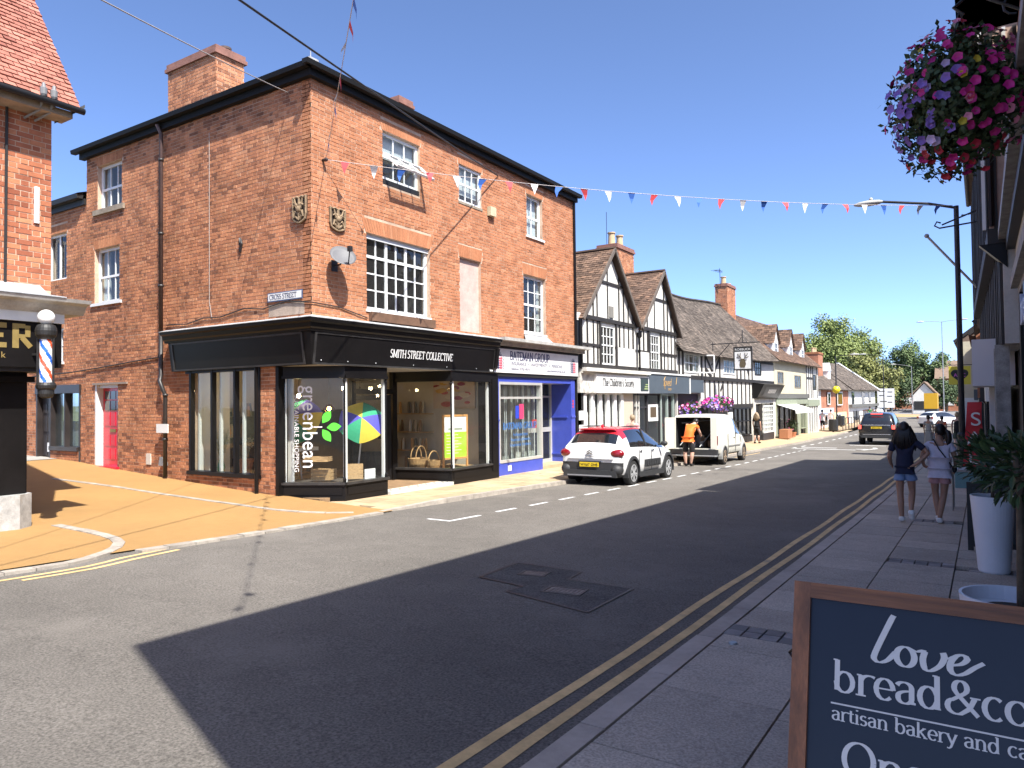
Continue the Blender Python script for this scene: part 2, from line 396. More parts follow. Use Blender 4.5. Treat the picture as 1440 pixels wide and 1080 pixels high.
# ------------------------------------------------------------------ lettering
def text_mesh(txt, P, uc, z, size, d, mat, parent, name='lettering', align='CENTER', ext=.002, sx=1, rot=0, font=None):
    cu = bpy.data.curves.new(name, 'FONT'); cu.body = txt; cu.size = size; cu.align_x = align; cu.extrude = ext; cu.space_character = 1.05
    o = bpy.data.objects.new(name, cu); C.objects.link(o)
    dg = bpy.context.evaluated_depsgraph_get(); me = bpy.data.meshes.new_from_object(o.evaluated_get(dg)); bpy.data.objects.remove(o)
    c, s = math.cos(rot), math.sin(rot); off = WO[parent.name] if parent is not None else Vector((0, 0, 0))
    for v in me.vertices:
        x, y = v.co.x * sx, v.co.y; x, y = x * c - y * s, x * s + y * c
        v.co = P.pt(uc + x, z + y, d + v.co.z) - off
    me.materials.clear(); me.materials.append(mat); o = bpy.data.objects.new(name, me); return link(o, parent)
# pen alphabet: strokes of lines and arcs in a unit em, drawn with a broad pen (thick uprights, thin flats, serifs)
def _arc(cx, cy, rx, ry, a0, a1, n=14): return [(cx + rx * math.cos(R(a0 + (a1 - a0) * i / n)), cy + ry * math.sin(R(a0 + (a1 - a0) * i / n))) for i in range(n + 1)]
def _ser(x, y, w=.11): return [('s', (x - w, y), (x + w, y))]
XH = .46
PEN = {
 'a': (.46, [_arc(.2, .335, .155, .125, 160, 0) + [(.355, .1), (.37, .03), (.44, .02)], _arc(.355, .15, .28, .13, 95, 180, 8) + _arc(.215, .12, .14, .12, 180, 330)]),
 'b': (.53, [[(.11, .72), (.11, .02)], _arc(.275, .225, .185, .235, 150, -180)] + [_ser(.07, .715, .05)]),
 'c': (.43, [_arc(.245, .23, .185, .235, 48, 312)]),
 'd': (.54, [[(.41, .72), (.41, 0), (.48, .02)], _arc(.235, .225, .175, .235, 20, 340)] + [_ser(.37, .715, .05)]),
 'e': (.45, [_arc(.24, .23, .18, .235, 0, 315), [(.06, .235), (.42, .235)]]),
 'f': (.30, [_arc(.26, .6, .12, .125, 60, 180) + [(.14, 0)], [(.04, .45), (.27, .45)], _ser(.14, 0)]),
 'h': (.54, [[(.11, .72), (.11, 0)], _arc(.265, .3, .155, .165, 165, 0) + [(.42, 0)], _ser(.11, 0), _ser(.42, 0), _ser(.07, .715, .05)]),
 'i': (.25, [[(.12, .46), (.12, 0)], _ser(.12, 0), _ser(.08, .455, .05), [(.12, .63), (.12, .70)]]),
 'k': (.52, [[(.11, .72), (.11, 0)], [(.11, .2), (.38, .45)], [(.2, .28), (.44, 0)], _ser(.11, 0), _ser(.43, 0, .09), _ser(.38, .45, .08)]),
 'l': (.25, [[(.12, .72), (.12, 0)], _ser(.12, 0), _ser(.08, .715, .05)]),
 'n': (.54, [[(.11, .46), (.11, 0)], _arc(.265, .3, .155, .165, 165, 0) + [(.42, 0)], _ser(.11, 0), _ser(.42, 0), _ser(.07, .455, .05)]),
 'o': (.49, [_arc(.245, .23, .19, .235, 0, 360, 24)]),
 'p': (.53, [[(.11, .46), (.11, -.22)], _arc(.275, .23, .185, .235, 150, -180), _ser(.11, -.22), _ser(.07, .455, .05)]),
 'r': (.38, [[(.11, .46), (.11, 0)], _arc(.3, .3, .19, .165, 170, 55, 8), _ser(.11, 0), _ser(.07, .455, .05)]),
 's': (.38, [_arc(.19, .345, .125, .115, 30, 240, 10) + _arc(.18, .12, .14, .125, 65, -150, 12)]),
 't': (.31, [[(.13, .6), (.13, .12)] + _arc(.23, .11, .1, .1, 180, 310, 8), [(.02, .45), (.27, .45)]]),
 'v': (.48, [[(.05, .46), (.24, 0)], [(.24, 0), (.42, .46)], _ser(.06, .455, .08), _ser(.42, .455, .08)]),
 'y': (.48, [[(.05, .46), (.25, .01)], [(.43, .46), (.2, -.14), (.12, -.21), (.03, -.19)], _ser(.06, .455, .08), _ser(.43, .455, .07)]),
 '&': (.72, [[(.66, .0), (.26, .42)] + _arc(.33, .55, .125, .15, 200, -20, 12) + [(.40, .44), (.17, .28)] + _arc(.25, .15, .18, .16, 130, 300, 10) + [(.5, .14), (.6, .37)], _ser(.61, .375, .1)]),
 "'": (.18, [[(.09, .72), (.08, .55)]]),
 'A': (.68, [[(.06, 0), (.34, .7)], [(.34, .7), (.62, 0)], [(.16, .24), (.52, .24)], _ser(.06, 0, .09), _ser(.62, 0, .09)]),
 'B': (.60, [[(.12, .7), (.12, 0)], [(.12, .69), (.3, .69)] + _arc(.3, .535, .16, .155, 90, -90, 10) + [(.12, .38)], [(.3, .38)] + _arc(.3, .195, .2, .185, 90, -90, 10) + [(.12, .01)], _ser(.08, 0, .06), _ser(.08, .7, .06)]),
 'C': (.66, [_arc(.36, .35, .28, .36, 45, 315, 22), [(.56, .7), (.56, .54)]]),
 'E': (.58, [[(.12, .7), (.12, 0)], [(.06, .69), (.5, .69), (.5, .57)], [(.12, .36), (.4, .36)], [(.06, .01), (.52, .01), (.53, .14)]]),
 'G': (.72, [_arc(.36, .35, .28, .36, 45, 330, 22), [(.6, .3), (.6, .06)], _ser(.58, .3, .1)]),
 'H': (.74, [[(.12, .7), (.12, 0)], [(.62, .7), (.62, 0)], [(.12, .36), (.62, .36)]] + [_ser(x, y, .09) for x in (.12, .62) for y in (0, .7)]),
 'I': (.32, [[(.16, .7), (.16, 0)], _ser(.16, 0, .1), _ser(.16, .7, .1)]),
 'L': (.55, [[(.12, .7), (.12, 0)], [(.05, .01), (.5, .01), (.51, .16)], _ser(.12, .7, .1)]),
 'M': (.86, [[(.12, .7), (.12, 0)], [(.12, .7), (.43, .05)], [(.43, .05), (.74, .7)], [(.74, .7), (.74, 0)], _ser(.12, 0, .09), _ser(.74, 0, .09), _ser(.07, .7, .06), _ser(.79, .7, .06)]),
 'N': (.76, [[(.13, .7), (.13, 0)], [(.13, .7), (.63, .0)], [(.63, .7), (.63, 0)], _ser(.13, 0, .09), _ser(.63, .7, .09), _ser(.08, .7, .06)]),
 'O': (.74, [_arc(.37, .35, .3, .36, 0, 360, 28)]),
 'P': (.56, [[(.12, .7), (.12, 0)], [(.12, .69), (.3, .69)] + _arc(.3, .515, .18, .175, 90, -90, 10) + [(.12, .34)], _ser(.12, 0, .1), _ser(.08, .7, .06)]),
 'R': (.64, [[(.12, .7), (.12, 0)], [(.12, .69), (.3, .69)] + _arc(.3, .525, .18, .165, 90, -90, 10) + [(.12, .36)], [(.3, .36), (.58, .0)], _ser(.12, 0, .1), _ser(.08, .7, .06), _ser(.58, 0, .06)]),
 'S': (.50, [_arc(.25, .525, .17, .175, 35, 240, 12) + _arc(.24, .18, .19, .19, 68, -150, 14)]),
 'T': (.62, [[(.31, .7), (.31, 0)], [(.04, .56), (.05, .69), (.57, .69), (.58, .56)], _ser(.31, 0, .1)]),
 'U': (.72, [[(.12, .7), (.12, .25)] + _arc(.36, .25, .24, .26, 180, 360, 14) + [(.6, .7)], _ser(.12, .7, .1), _ser(.6, .7, .1)]),
 'V': (.68, [[(.06, .7), (.34, 0)], [(.34, 0), (.62, .7)], _ser(.07, .7, .09), _ser(.61, .7, .09)]),
 ' ': (.27, []),
}
def pen_strokes(mb, P, pts, size, u, z, d, thick, thin, slant=0):
    n = len(pts)
    if n < 2: return
    L = []; Rr = []
    for i, p in enumerate(pts):
        a = pts[max(0, i - 1)]; b = pts[min(n - 1, i + 1)]; dx, dy = b[0] - a[0], b[1] - a[1]; q = math.hypot(dx, dy) or 1; dx /= q; dy /= q
        w = (thin + (thick - thin) * abs(dy) ** 1.2) / 2
        L.append((p[0] - dy * w, p[1] + dx * w)); Rr.append((p[0] + dy * w, p[1] - dx * w))
    T = lambda p, dd: P.pt(u + (p[0] + slant * p[1]) * size, z + p[1] * size, dd)
    for i in range(n - 1):
        d += .00002
        mb.hexa([T(L[i], d - .001), T(Rr[i], d - .001), T(Rr[i + 1], d - .001), T(L[i + 1], d - .001), T(L[i], d), T(Rr[i], d), T(Rr[i + 1], d), T(L[i + 1], d)])
def pen_width(txt): return sum(PEN[c][0] for c in txt)
def pen_text(txt, P, u, z, size, d, mat, parent, thick=.085, thin=.03, align='L', sx=1, name='lettering', slant=0):
    mb = MB(); u00 = u
    class Q_:
        def pt(s, uu, zz, dd=0): return P.pt(u00 + (uu - u00) * sx, zz, dd)
    Q = Q_()
    w = pen_width(txt) * size
    if align == 'C': u -= w / 2
    for c in txt:
        wd, st = PEN[c]
        for s_ in st:
            if s_ and isinstance(s_[0], tuple) and s_[0][0] == 's': s_ = [s_[0][1], s_[0][2]]
            pen_strokes(mb, Q, s_, size, u, z, d + random.uniform(0, .0006), thick, thin, slant)
        u += wd * size
    return mb.build(name, mat, parent)
# ================================================================== the ground
ASPH = M('asphalt', (.155, .142, .125), .92, var=.2, vs=.35, speck=(60, .42), bump=.9, bs=160, spec=.25, wear=((.22, .2, .175), .5, .55, .8), detail=8)
PATCHM = M('fresh_asphalt', (.10, .096, .09), .9, speck=(50, .5), var=.3, vs=3, bump=1, bs=110, spec=.3)
RESIN = M('orange_resin', (.35, .20, .068), .9, var=.1, vs=.6, speck=(120, .12), bump=.8, bs=190, wear=((.31, .17, .055), .9, .6, .85))
SETT = M('pale_granite', (.36, .32, .27), .85, var=.3, vs=6, bump=.6, bs=60, obj=.12)
SLAB = M('concrete_slab', (.46, .40, .33), .9, var=.16, vs=1.2, speck=(70, .3), bump=.7, bs=120, obj=.13, wear=((.32, .28, .24), 1.5, .58, .78))
KERBM = M('concrete_kerb', (.45, .39, .33), .9, var=.2, vs=2, bump=.6, bs=100, obj=.1)
BUFF = M('buff_slab', (.44, .32, .19), .9, var=.2, vs=1.5, bump=.6, bs=120, obj=.16)
BED = M('joint_bedding', (.06, .055, .05), .95, var=.3)
YEL = M('yellow_line_paint', (.68, .47, .21), .8, var=.25, vs=4, bump=.5, bs=120, wear=((.3, .25, .18), 3, .6, .72))
WPAINT = M('white_line_paint', (.68, .68, .66), .8, var=.15, vs=6, bump=.4, bs=120, wear=((.25, .24, .23), 2.5, .56, .66))
EARTH = M('far_ground', (.12, .13, .06), .95, var=.3, vs=.05)

def sheet(name, zf, xs, ys, mat, kind='structure', dz=0, parent=None):
    mb = MB(); nx = len(xs)
    for y in ys:
        for x in xs: mb.v.append((x, y, zf(x, y) + dz))
    for j in range(len(ys) - 1):
        for i in range(nx - 1):
            mb.f.append((j * nx + i, j * nx + i + 1, (j + 1) * nx + i + 1, (j + 1) * nx + i)); mb.m.append(0); mb.r.append(0)
    o = mb.build(name, mat, parent)
    if kind: o['kind'] = kind
    return o
fr = lambda a, b, s: [a + (b - a) * i / max(1, round((b - a) / s)) for i in range(max(1, round((b - a) / s)) + 1)]
sheet('ground', lambda x, y: rz(y) - .35, [-900, -300, -100, -45, -20, 0, 20, 60, 200, 900], fr(-60, 110, 10) + [130, 150, 200, 400, 700, 1500], EARTH)
road = sheet('road', lambda x, y: rz(y), [-8.95, -6, -4, -1.7], fr(-40, 100, 1.5), ASPH)
sheet('junction_road', lambda x, y: rz(y) - .004, [-60, -30, -12, -8, -2, 10, 30], fr(90, 170, 10), M('far_asphalt', (.2, .195, .19), .9, var=.15, vs=.2))
sheet('side_street', lambda x, y: crossz(x, y) - .006, [-60, -50, -40, -30], fr(2, 9.9, 1.5), ASPH)
orange = sheet('orange_side_street_surface', crossz, fr(-22.3, -8.86, .6), fr(-6, 9.75, .75), RESIN)
sheet('grey_side_pavement', lambda x, y: crossz(x, y) + .012, [-40, -34, -28, -24, -20.6], [7.9, 8.5, 9.1, 9.7], M('grey_paving', (.33, .31, .28), .9, var=.25, vs=1.5, bump=.5, bs=60))

def strip(mb, pts, w, zf, dz, side=0):
    """flat ribbon along ground points"""
    pts = [Vector((p[0], p[1], 0)) for p in pts]
    L = []; Q = []
    for i, p in enumerate(pts):
        d = (pts[min(i + 1, len(pts) - 1)] - pts[max(0, i - 1)]).normalized(); n = Vector((-d.y, d.x, 0)) * w / 2
        a, b = p + n, p - n; L.append((a.x, a.y, zf(a.x, a.y) + dz)); Q.append((b.x, b.y, zf(b.x, b.y) + dz))
    for i in range(len(pts) - 1): mb.quad(Q[i], Q[i + 1], L[i + 1], L[i])
def smooth_path(pts, step=.3):
    out = []; P_ = [Vector((p[0], p[1], 0)) for p in pts]; P_ = [P_[0] * 2 - P_[1]] + P_ + [P_[-1] * 2 - P_[-2]]
    for i in range(1, len(P_) - 2):
        n = max(2, int((P_[i + 1] - P_[i]).length / step))
        for k in range(n):
            t = k / n; a, b, c, d = P_[i - 1:i + 3]
            out.append(.5 * (2 * b + (c - a) * t + (2 * a - 5 * b + 4 * c - d) * t * t + (3 * b - a - 3 * c + d) * t ** 3))
    out.append(P_[-2]); return out
def setts(parent, pts, w, ln, zf, mat, h=.05, name='edging_stone', dz=.012):
    path = smooth_path(pts, .04); acc = 0; seg = [path[0]]; run = []
    for a, b in zip(path, path[1:]):
        acc += (b - a).length; seg.append(b)
        if acc >= ln: run.append(seg); seg = [b]; acc = 0
    for s in run:
        a, b = s[0], s[-1]; d = (b - a).normalized(); a = a + d * .006; b = b - d * .006; n = Vector((-d.y, d.x, 0)) * w / 2
        q = [a - n, b - n, b + n, a + n]; j = random.uniform(-.003, .004)
        c = (a + b) / 2; m = MB(); m.hexa([(p.x, p.y, zf(p.x, p.y) - h) for p in q] + [(p.x, p.y, zf(p.x, p.y) + dz + j) for p in q])
        m.build(name, mat, parent)
# pale stone lines in the orange surface
setts(orange, [(-8.66, 2.2), (-8.66, 3.5), (-8.66, 4.17), (-8.95, 4.74), (-9.38, 5.13), (-9.9, 5.31), (-10.63, 5.34), (-11.45, 5.31)], .14, .3, crossz, SETT)
setts(orange, [(-8.72, 5.0), (-8.72, 6.5), (-8.77, 8), (-8.84, 9.55)], .16, .33, crossz, SETT)
setts(orange, [(-16.9, 7.8), (-15, 8.08), (-13.6, 8.17), (-11.6, 8.33), (-10.2, 8.45), (-9.45, 8.8), (-8.98, 9.4)], .11, .45, crossz, SETT)
mb = MB(); strip(mb, smooth_path([(-8.36, 3.3), (-8.37, 4.2), (-8.54, 4.69), (-8.66, 5.3)]), .07, rz_ := (lambda x, y: rz(y)), .004); strip(mb, smooth_path([(-8.2, 3.5), (-8.2, 4.2), (-8.36, 4.75), (-8.5, 5.4)]), .07, rz_, .004)
tag(mb.build('corner_yellow_lines', YEL), kind='structure')

# right-hand pavement: kerb stones and concrete slabs
pave = sheet('right_pavement', lambda x, y: rz(y) + .05, [-1.74, 0, 2.2], fr(-30, 95, 2), BED)
y = .6
while y < 45:
    ln = .915; m = MB(); a, b = y + .005, y + ln - .005; j = random.uniform(-.004, .004); x0, x1 = -1.785 + j, -1.635
    m.hexa([(x0, a, rz(a) - .05), (x1, a, rz(a) - .05), (x1, b, rz(b) - .05), (x0, b, rz(b) - .05), (x0 + .012, a, rightz(a) + .006), (x1, a, rightz(a) + .006), (x1, b, rightz(b) + .006), (x0 + .012, b, rightz(b) + .006)])
    m.build('kerb_stone', KERBM, pave); y += ln
m = MB()
for k in range(30): m.hexa([(-1.785, 45.3 + k * 1.7, rz(45.3 + k * 1.7) - .05), (-1.635, 45.3 + k * 1.7, rz(45.3 + k * 1.7) - .05), (-1.635, 47 + k * 1.7, rz(47 + k * 1.7) - .05), (-1.785, 47 + k * 1.7, rz(47 + k * 1.7) - .05), (-1.775, 45.3 + k * 1.7, rightz(45.3 + k * 1.7)), (-1.635, 45.3 + k * 1.7, rightz(45.3 + k * 1.7)), (-1.635, 47 + k * 1.7, rightz(47 + k * 1.7)), (-1.775, 47 + k * 1.7, rightz(47 + k * 1.7))])
m.build('far_kerb', KERBM, pave, kind='stuff')
PAVERS = [(-1.64, -1.12, 5.33, 5.62), (-.92, -.28, 9.05, 9.32), (-.16, .35, 8.95, 9.2), (-.95, -.4, 12.9, 13.25)]
def slab_piece(x0, x1, y0, y1, mat, parent, zf, name='slab', h=.05):
    m = MB(); g = .0035; t = random.uniform(-.003, .003); t2 = random.uniform(-.003, .003)
    a, b, c, d = x0 + g, x1 - g, y0 + g, y1 - g
    m.hexa([(a, c, zf(a, c) - h), (b, c, zf(b, c) - h), (b, d, zf(b, d) - h), (a, d, zf(a, d) - h), (a + .003, c + .003, zf(a, c) + t), (b - .003, c + .003, zf(b, c) + t2), (b - .003, d - .003, zf(b, d) - t), (a + .003, d - .003, zf(a, d) - t2)])
    m.build(name, mat, parent)
rzf = lambda x, y: rightz(y)
cols = [-1.63, -.94, -.28, .38, 1.0]
for ci in range(4):
    x0, x1 = cols[ci], cols[ci + 1]; y = .3 + [0, .42, .15, .6][ci]
    while y < 40:
        ln = random.choice([.62, .62, .9, .75]); y1 = y + ln
        parts = [(y, y1)]
        for px0, px1, py0, py1 in PAVERS:
            if px0 < x1 - .1 and px1 > x0 + .1:
                np_ = []
                for a, b in parts:
                    if py1 <= a or py0 >= b: np_.append((a, b)); continue
                    if py0 - a > .05: np_.append((a, py0))
                    if b - py1 > .05: np_.append((py1, b))
                parts = np_
        for a, b in parts: slab_piece(x0, x1, a, b, SLAB, pave, rzf)
        y = y1
for px0, px1, py0, py1 in PAVERS:
    n = round((px1 - px0) / .13); k = round((py1 - py0) / .135)
    for i in range(n):
        for j in range(k):
            w, h = (px1 - px0) / n, (py1 - py0) / k
            slab_piece(px0 + i * w, px0 + (i + 1) * w, py0 + j * h, py0 + (j + 1) * h, M('paver', (.28, .26, .245), .9, var=.3, vs=4, bump=.6, bs=90, obj=.3), pave, rzf, 'paver')
sheet('far_right_pavement_surface', lambda x, y: rightz(y), [-1.63, 2.2], fr(40, 95, 3), SLAB)
m = MB(); m.lathe([(.033, 0), (.03, .012), (.02, .014)], (-1.5, 5.12, rightz(5.12)), 14); solo(m, 'pavement_stud', GALV, 'small round metal stud set in the pavement near the kerb', 'stud')

# left-hand pavement: kerb stones and buff slabs
pavl = sheet('left_pavement', lambda x, y: leftz(x, y) - .035, [-13.4, -11.2, -10.8, -10, -8.96], fr(9.5, 66, 1.5), BED)
y = 9.55
while y < 62:
    ln = .9 if y < 35 else 1.8; m = MB(); a, b = y + .006, y + ln - .006; j = random.uniform(-.003, .003); za, zb = leftz(-8.9, a), leftz(-8.9, b)
    m.hexa([(-8.9 + j, a, rz(a) - .05), (-9.04, a, rz(a) - .05), (-9.04, b, rz(b) - .05), (-8.9 + j, b, rz(b) - .05), (-8.905, a, za + .004), (-9.04, a, za + .004), (-9.04, b, zb + .004), (-8.905, b, zb + .004)]); m.build('kerb_stone', SETT, pavl); y += ln
cl = [-9.045, -9.5, -9.95, -10.4, -10.86]
for ci in range(4):
    y = 9.7 + .3 * (ci % 2)
    while y < 36:
        ln = .6; slab_piece(cl[ci + 1], cl[ci], y, y + ln, BUFF, pavl, leftz, 'slab', .03); y += ln
sheet('far_left_pavement_surface', lambda x, y: leftz(max(x, -10.8), y), [-13.4, -10.8, -9.045], fr(36, 66, 2), BUFF)
sheet('far_left_corner_pavement', lambda x, y: plz(y) + .05, [-16, -12, -9.4], fr(62, 92, 5), BUFF, dz=.004)

# road markings, patches, covers
def ribbon(name, pts, w, mat, dz=.004):
    mb = MB(); strip(mb, pts, w, lambda x, y: rz(y), dz); return tag(mb.build(name, mat), kind='structure')
ribbon('yellow_line', [(-2.16 + .012 * math.sin(k * 1.3), k * .8 - 4) for k in range(60)], .075, YEL)
ribbon('yellow_line', [(-1.975 + .012 * math.sin(k * 1.1 + 1), k * .8 - 4) for k in range(60)], .075, YEL)
ribbon('yellow_line', [(-8.55, 30 + k * 2) for k in range(3)], .07, YEL)
for a, b in [((-7.75, 9.35), (-7.25, 9.35)), ((-7.28, 9.38), (-7.28, 10.2))] + [((-7.32, 10.75 + 1.15 * k), (-7.32, 11.4 + 1.15 * k)) for k in range(24)]:
    ribbon('parking_bay_line', [a, b], .08, WPAINT)
for k in range(12): ribbon('dashed_kerb_line', [(-8.2 + .03 * k, 39 + 2.2 * k), (-8.2 + .03 * k, 40 + 2.2 * k)], .12, WPAINT)
for x0, x1, y in [(-8.0, -5.2, 38.7), (-8, -6.3, 40.3), (-5.3, -4.6, 39.6), (-6.2, -4.4, 44)]: ribbon('give_way_line', [(x0, y), (x1, y)], .3, WPAINT)
ribbon('lane_arrow', [(-4.9, 38.8), (-4.5, 40.5), (-4.7, 41.5)], .18, WPAINT)
patch = MB(); q = [(-4.44, 6.2), (-4.52, 7.07), (-3.68, 7.02), (-3.62, 6.62), (-2.9, 6.6), (-2.87, 5.58), (-3.86, 5.83), (-3.84, 6.1)]
patch.poly([(x, y, rz(y) + .005) for x, y in q[::-1]]); tag(patch.build('road_patch', PATCHM), kind='structure')
mb = MB(); strip(mb, q + q[:1], .035, lambda x, y: rz(y), .0085); tag(mb.build('tar_seal', M('tar', (.02, .02, .022), .5)), kind='structure')
def cover(cx, cy, w, h, rot, label):
    t = thing('manhole_cover', label, 'manhole cover', (cx, cy, rz(cy) + .006)); z = rz(cy) + .006; c, s = math.cos(rot), math.sin(rot)
    tr = lambda x, y, zz: (cx + x * c - y * s, cy + x * s + y * c, zz - (x * s + y * c) * .028)
    fm = MB()
    for a, b, e, f in ((-w, w, -h, -h + .03), (-w, w, h - .03, h), (-w, -w + .03, -h + .03, h - .03), (w - .03, w, -h + .03, h - .03)): fm.hexa([tr(x, y_, zz) for zz in (z - .02, z + .006) for x, y_ in ((a, e), (b, e), (b, f), (a, f))])
    fm.build('frame', M('cast_iron', (.10, .09, .08), .6, metal=.4, var=.3, vs=9), t)
    pm = MB(); pm.hexa([tr(x, y_, zz) for zz in (z - .02, z + .002) for x, y_ in ((-w + .034, -h + .034), (w - .034, -h + .034), (w - .034, h - .034), (-w + .034, h - .034))])
    n = 7
    for i in range(n):
        for j in range(n):
            x, y_ = (-1 + 2 * (i + .5) / n) * (w - .05), (-1 + 2 * (j + .5) / n) * (h - .05); d = .012
            pm.hexa([tr(x + a, y_ + b, zz) for zz in (z + .001, z + .007) for a, b in ((-d, -d), (d, -d), (d, d), (-d, d))])
    pm.build('plate', M('worn_iron', (.20, .18, .16), .55, metal=.3, var=.4, vs=7), t)
cover(-4.06, 6.66, .15, .12, .2, 'smaller square iron cover in the far half of the dark road patch')
cover(-3.41, 6.16, .2, .14, .15, 'larger rectangular iron cover in the near half of the dark road patch')
# ================================================================== the brick corner building
FX, CY = -10.8, 9.62
FP = PL((FX, 0, 0), (0, 1, 0), (1, 0, 0))       # street front, u = Y
CP = PL((0, CY, 0), (1, 0, 0), (0, -1, 0))      # side street front, u = X
EZ = 8.0
main = thing('corner_building', 'three storey red brick corner building with black shopfront and sash windows', 'building', (-15, 15, -.3))
# --- street front wall
f_holes = [(11.62, 12.86, 6.42, 7.6), (14.36, 15.33, 6.68, 7.61), (17.56, 18.45, 6.42, 7.62), (11.11, 13.2, 3.64, 5.26), (14.36, 15.27, 3.42, 5.28), (17.35, 18.59, 3.62, 5.28)]
mb = MB(); cut_wall(mb, FP, CY, 20.42, 2.42, EZ, f_holes); fwall = mb.build('street_wall', MORTAR, main)
arch_f = []; bh = list(f_holes)
for k, (a, b, c, d) in enumerate(f_holes):
    h = .30 if k > 2 else .22
    arch_f += soldier(a - .02, b + .02, d + .008, h, k); bh.append((a - .06, b + .06, d, d + h + .012))
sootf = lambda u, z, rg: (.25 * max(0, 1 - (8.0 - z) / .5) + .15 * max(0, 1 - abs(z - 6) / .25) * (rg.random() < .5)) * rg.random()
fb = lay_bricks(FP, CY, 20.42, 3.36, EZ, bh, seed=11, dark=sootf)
# --- side street wall
c_holes = [(-18.62, -17.5, 6.6, 7.72), (-18.75, -17.6, 4.25, 5.62), (-18.72, -17.66, .1, 2.2), (-14.72, -12.32, .2, 2.42)]
mb = MB(); cut_wall(mb, CP, -19.15, FX - .001, 3.3, EZ, c_holes); cut_wall(mb, CP, -19.15, -11.82, -.5, 3.3, c_holes); cwall = mb.build('side_wall', MORTAR, main)
arch_c = []; bh = list(c_holes)
for k, (a, b, c, d) in enumerate(c_holes[:2]):
    arch_c += soldier(a - .02, b + .02, d + .008, .22, 40 + k); bh.append((a - .05, b + .05, d, d + .232))
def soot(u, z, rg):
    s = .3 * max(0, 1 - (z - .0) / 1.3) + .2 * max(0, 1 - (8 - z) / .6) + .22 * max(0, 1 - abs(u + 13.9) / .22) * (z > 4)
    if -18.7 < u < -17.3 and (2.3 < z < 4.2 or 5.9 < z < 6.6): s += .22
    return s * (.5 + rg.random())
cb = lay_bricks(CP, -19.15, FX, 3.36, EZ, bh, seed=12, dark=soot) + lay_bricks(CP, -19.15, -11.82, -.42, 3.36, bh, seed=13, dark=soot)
put_bricks(FP, fwall, fb, arch_f, BRICK, n_ind=110)
put_bricks(CP, cwall, cb, arch_c, BRICKD, n_ind=180)
mb = MB(); mb.box(-19.1, -18.9, CY + .26, 20.3, -.5, EZ); mb.box(-18.9, FX - .26, 20.15, 20.41, -.5, EZ); mb.box(-18.9, FX - .26, CY + .26, 20.15, 3.02, 3.14); mb.box(-18.9, FX - .26, CY + .26, 20.15, 5.9, 6.02)
mb.build('inner_structure', INTD, main)
# --- eaves, roof
mb = MB()
mb.box(FX - .02, FX + .12, CY - .12, 20.5, EZ - .005, EZ + .16); mb.box(-19.3, FX - .02, CY - .12, CY + .02, EZ - .005, EZ + .16)
mb.build('eaves_board', M('gutter_black', (.012, .012, .012), .6, spec=.2), main)
g = MB(); prof = [(0, 0), (.12, 0), (.14, .09), (-.02, .09)]
g.prism([(FX + .13 + a, 9.3, EZ + .13 + b) for a, b in prof], (0, 11.25, 0)); g.prism([(-19.45, CY - .13 - a, EZ + .13 + b) for a, b in prof], (19.45 + FX + .2, 0, 0))
g.build('gutter', M('gutter_black', (.012, .012, .012), .6, spec=.2), main)
ex0, ex1, ey0, ey1, rzz = -19.3, FX + .22, CY - .24, 20.6, EZ + .2
rp = 1.55; xm0, xm1 = ex0 + 3.6, ex1 - 3.6; ym0, ym1 = ey0 + 3.6, ey1 - 3.6
cr = [(ex0, ey0, rzz), (ex1, ey0, rzz), (ex1, ey1, rzz), (ex0, ey1, rzz)]; top = [(xm0, ym0, rzz + rp), (xm1, ym0, rzz + rp), (xm1, ym1, rzz + rp), (xm0, ym1, rzz + rp)]
rf = MB()
for i in range(4): j = (i + 1) % 4; rf.quad(cr[i], cr[j], top[j], top[i])
rf.quad(*top); rf.quad(*[(a, b, c - .02) for a, b, c in cr]); roof = rf.build('roof', M('roof_slate', (.10, .10, .105), .7, var=.3, vs=3, bump=.5, bs=20), main)
m = MB(); m.box(FX - .02, FX + .2, 9.42, 9.64, EZ + .2, EZ + .3); m.tube([(FX + .1, 9.53, EZ + .3), (FX + .1, 9.53, EZ + .46)], .01, 6); m.build('lead_cap', LEAD, roof)
# side chimney
def chimney(parent, x0, x1, y0, y1, z0, z1, mat, pots=(), n_face=True, seed=5, pot_mat=None, bricks=True):
    m = MB(); m.box(x0 + .01, x1 - .01, y0 + .01, y1 - .01, z0, z1); st = m.build('chimney_stack', MORTAR, parent)
    if bricks:
        P1 = PL((0, y0 + .01, 0), (1, 0, 0), (0, -1, 0)); put_bricks(P1, st, lay_bricks(P1, x0, x1, z0, z1 - .16, seed=seed), (), mat)
        P2 = PL((x1 - .01, 0, 0), (0, 1, 0), (1, 0, 0)); put_bricks(P2, st, lay_bricks(P2, y0, y1, z0, z1 - .16, seed=seed + 1), (), mat)
    m = MB(); m.box(x0 - .05, x1 + .05, y0 - .05, y1 + .05, z1 - .16, z1 - .08); m.box(x0 - .02, x1 + .02, y0 - .02, y1 + .02, z1 - .08, z1 + .03); m.build('chimney_cap', mat if not bricks else M('cap_brick', (.25, .12, .09), .9, var=.3, vs=5), st)
    for px, py, h, r in pots:
        m = MB(); m.lathe([(r * 1.15, z1 + .02), (r * 1.1, z1 + .06), (r, z1 + .1), (r * .88, z1 + h - .07), (r * 1.12, z1 + h - .05), (r * 1.12, z1 + h), (r * .8, z1 + h)], (px, py, 0), 14); m.build('chimney_pot', pot_mat or M('buff_clay', (.5, .37, .22), .85, var=.2, vs=6), st, smooth=False)
    return st
chimney(main, -16.0, -14.15, 9.88, 10.62, EZ, 9.68, BRICKD, [(-14.4, 10.3, .18, .12)], pot_mat=M('dark_clay', (.09, .06, .05), .8))
chimney(main, -12.7, -12.2, 13.75, 14.25, EZ + .8, 9.42, BRICK, [])
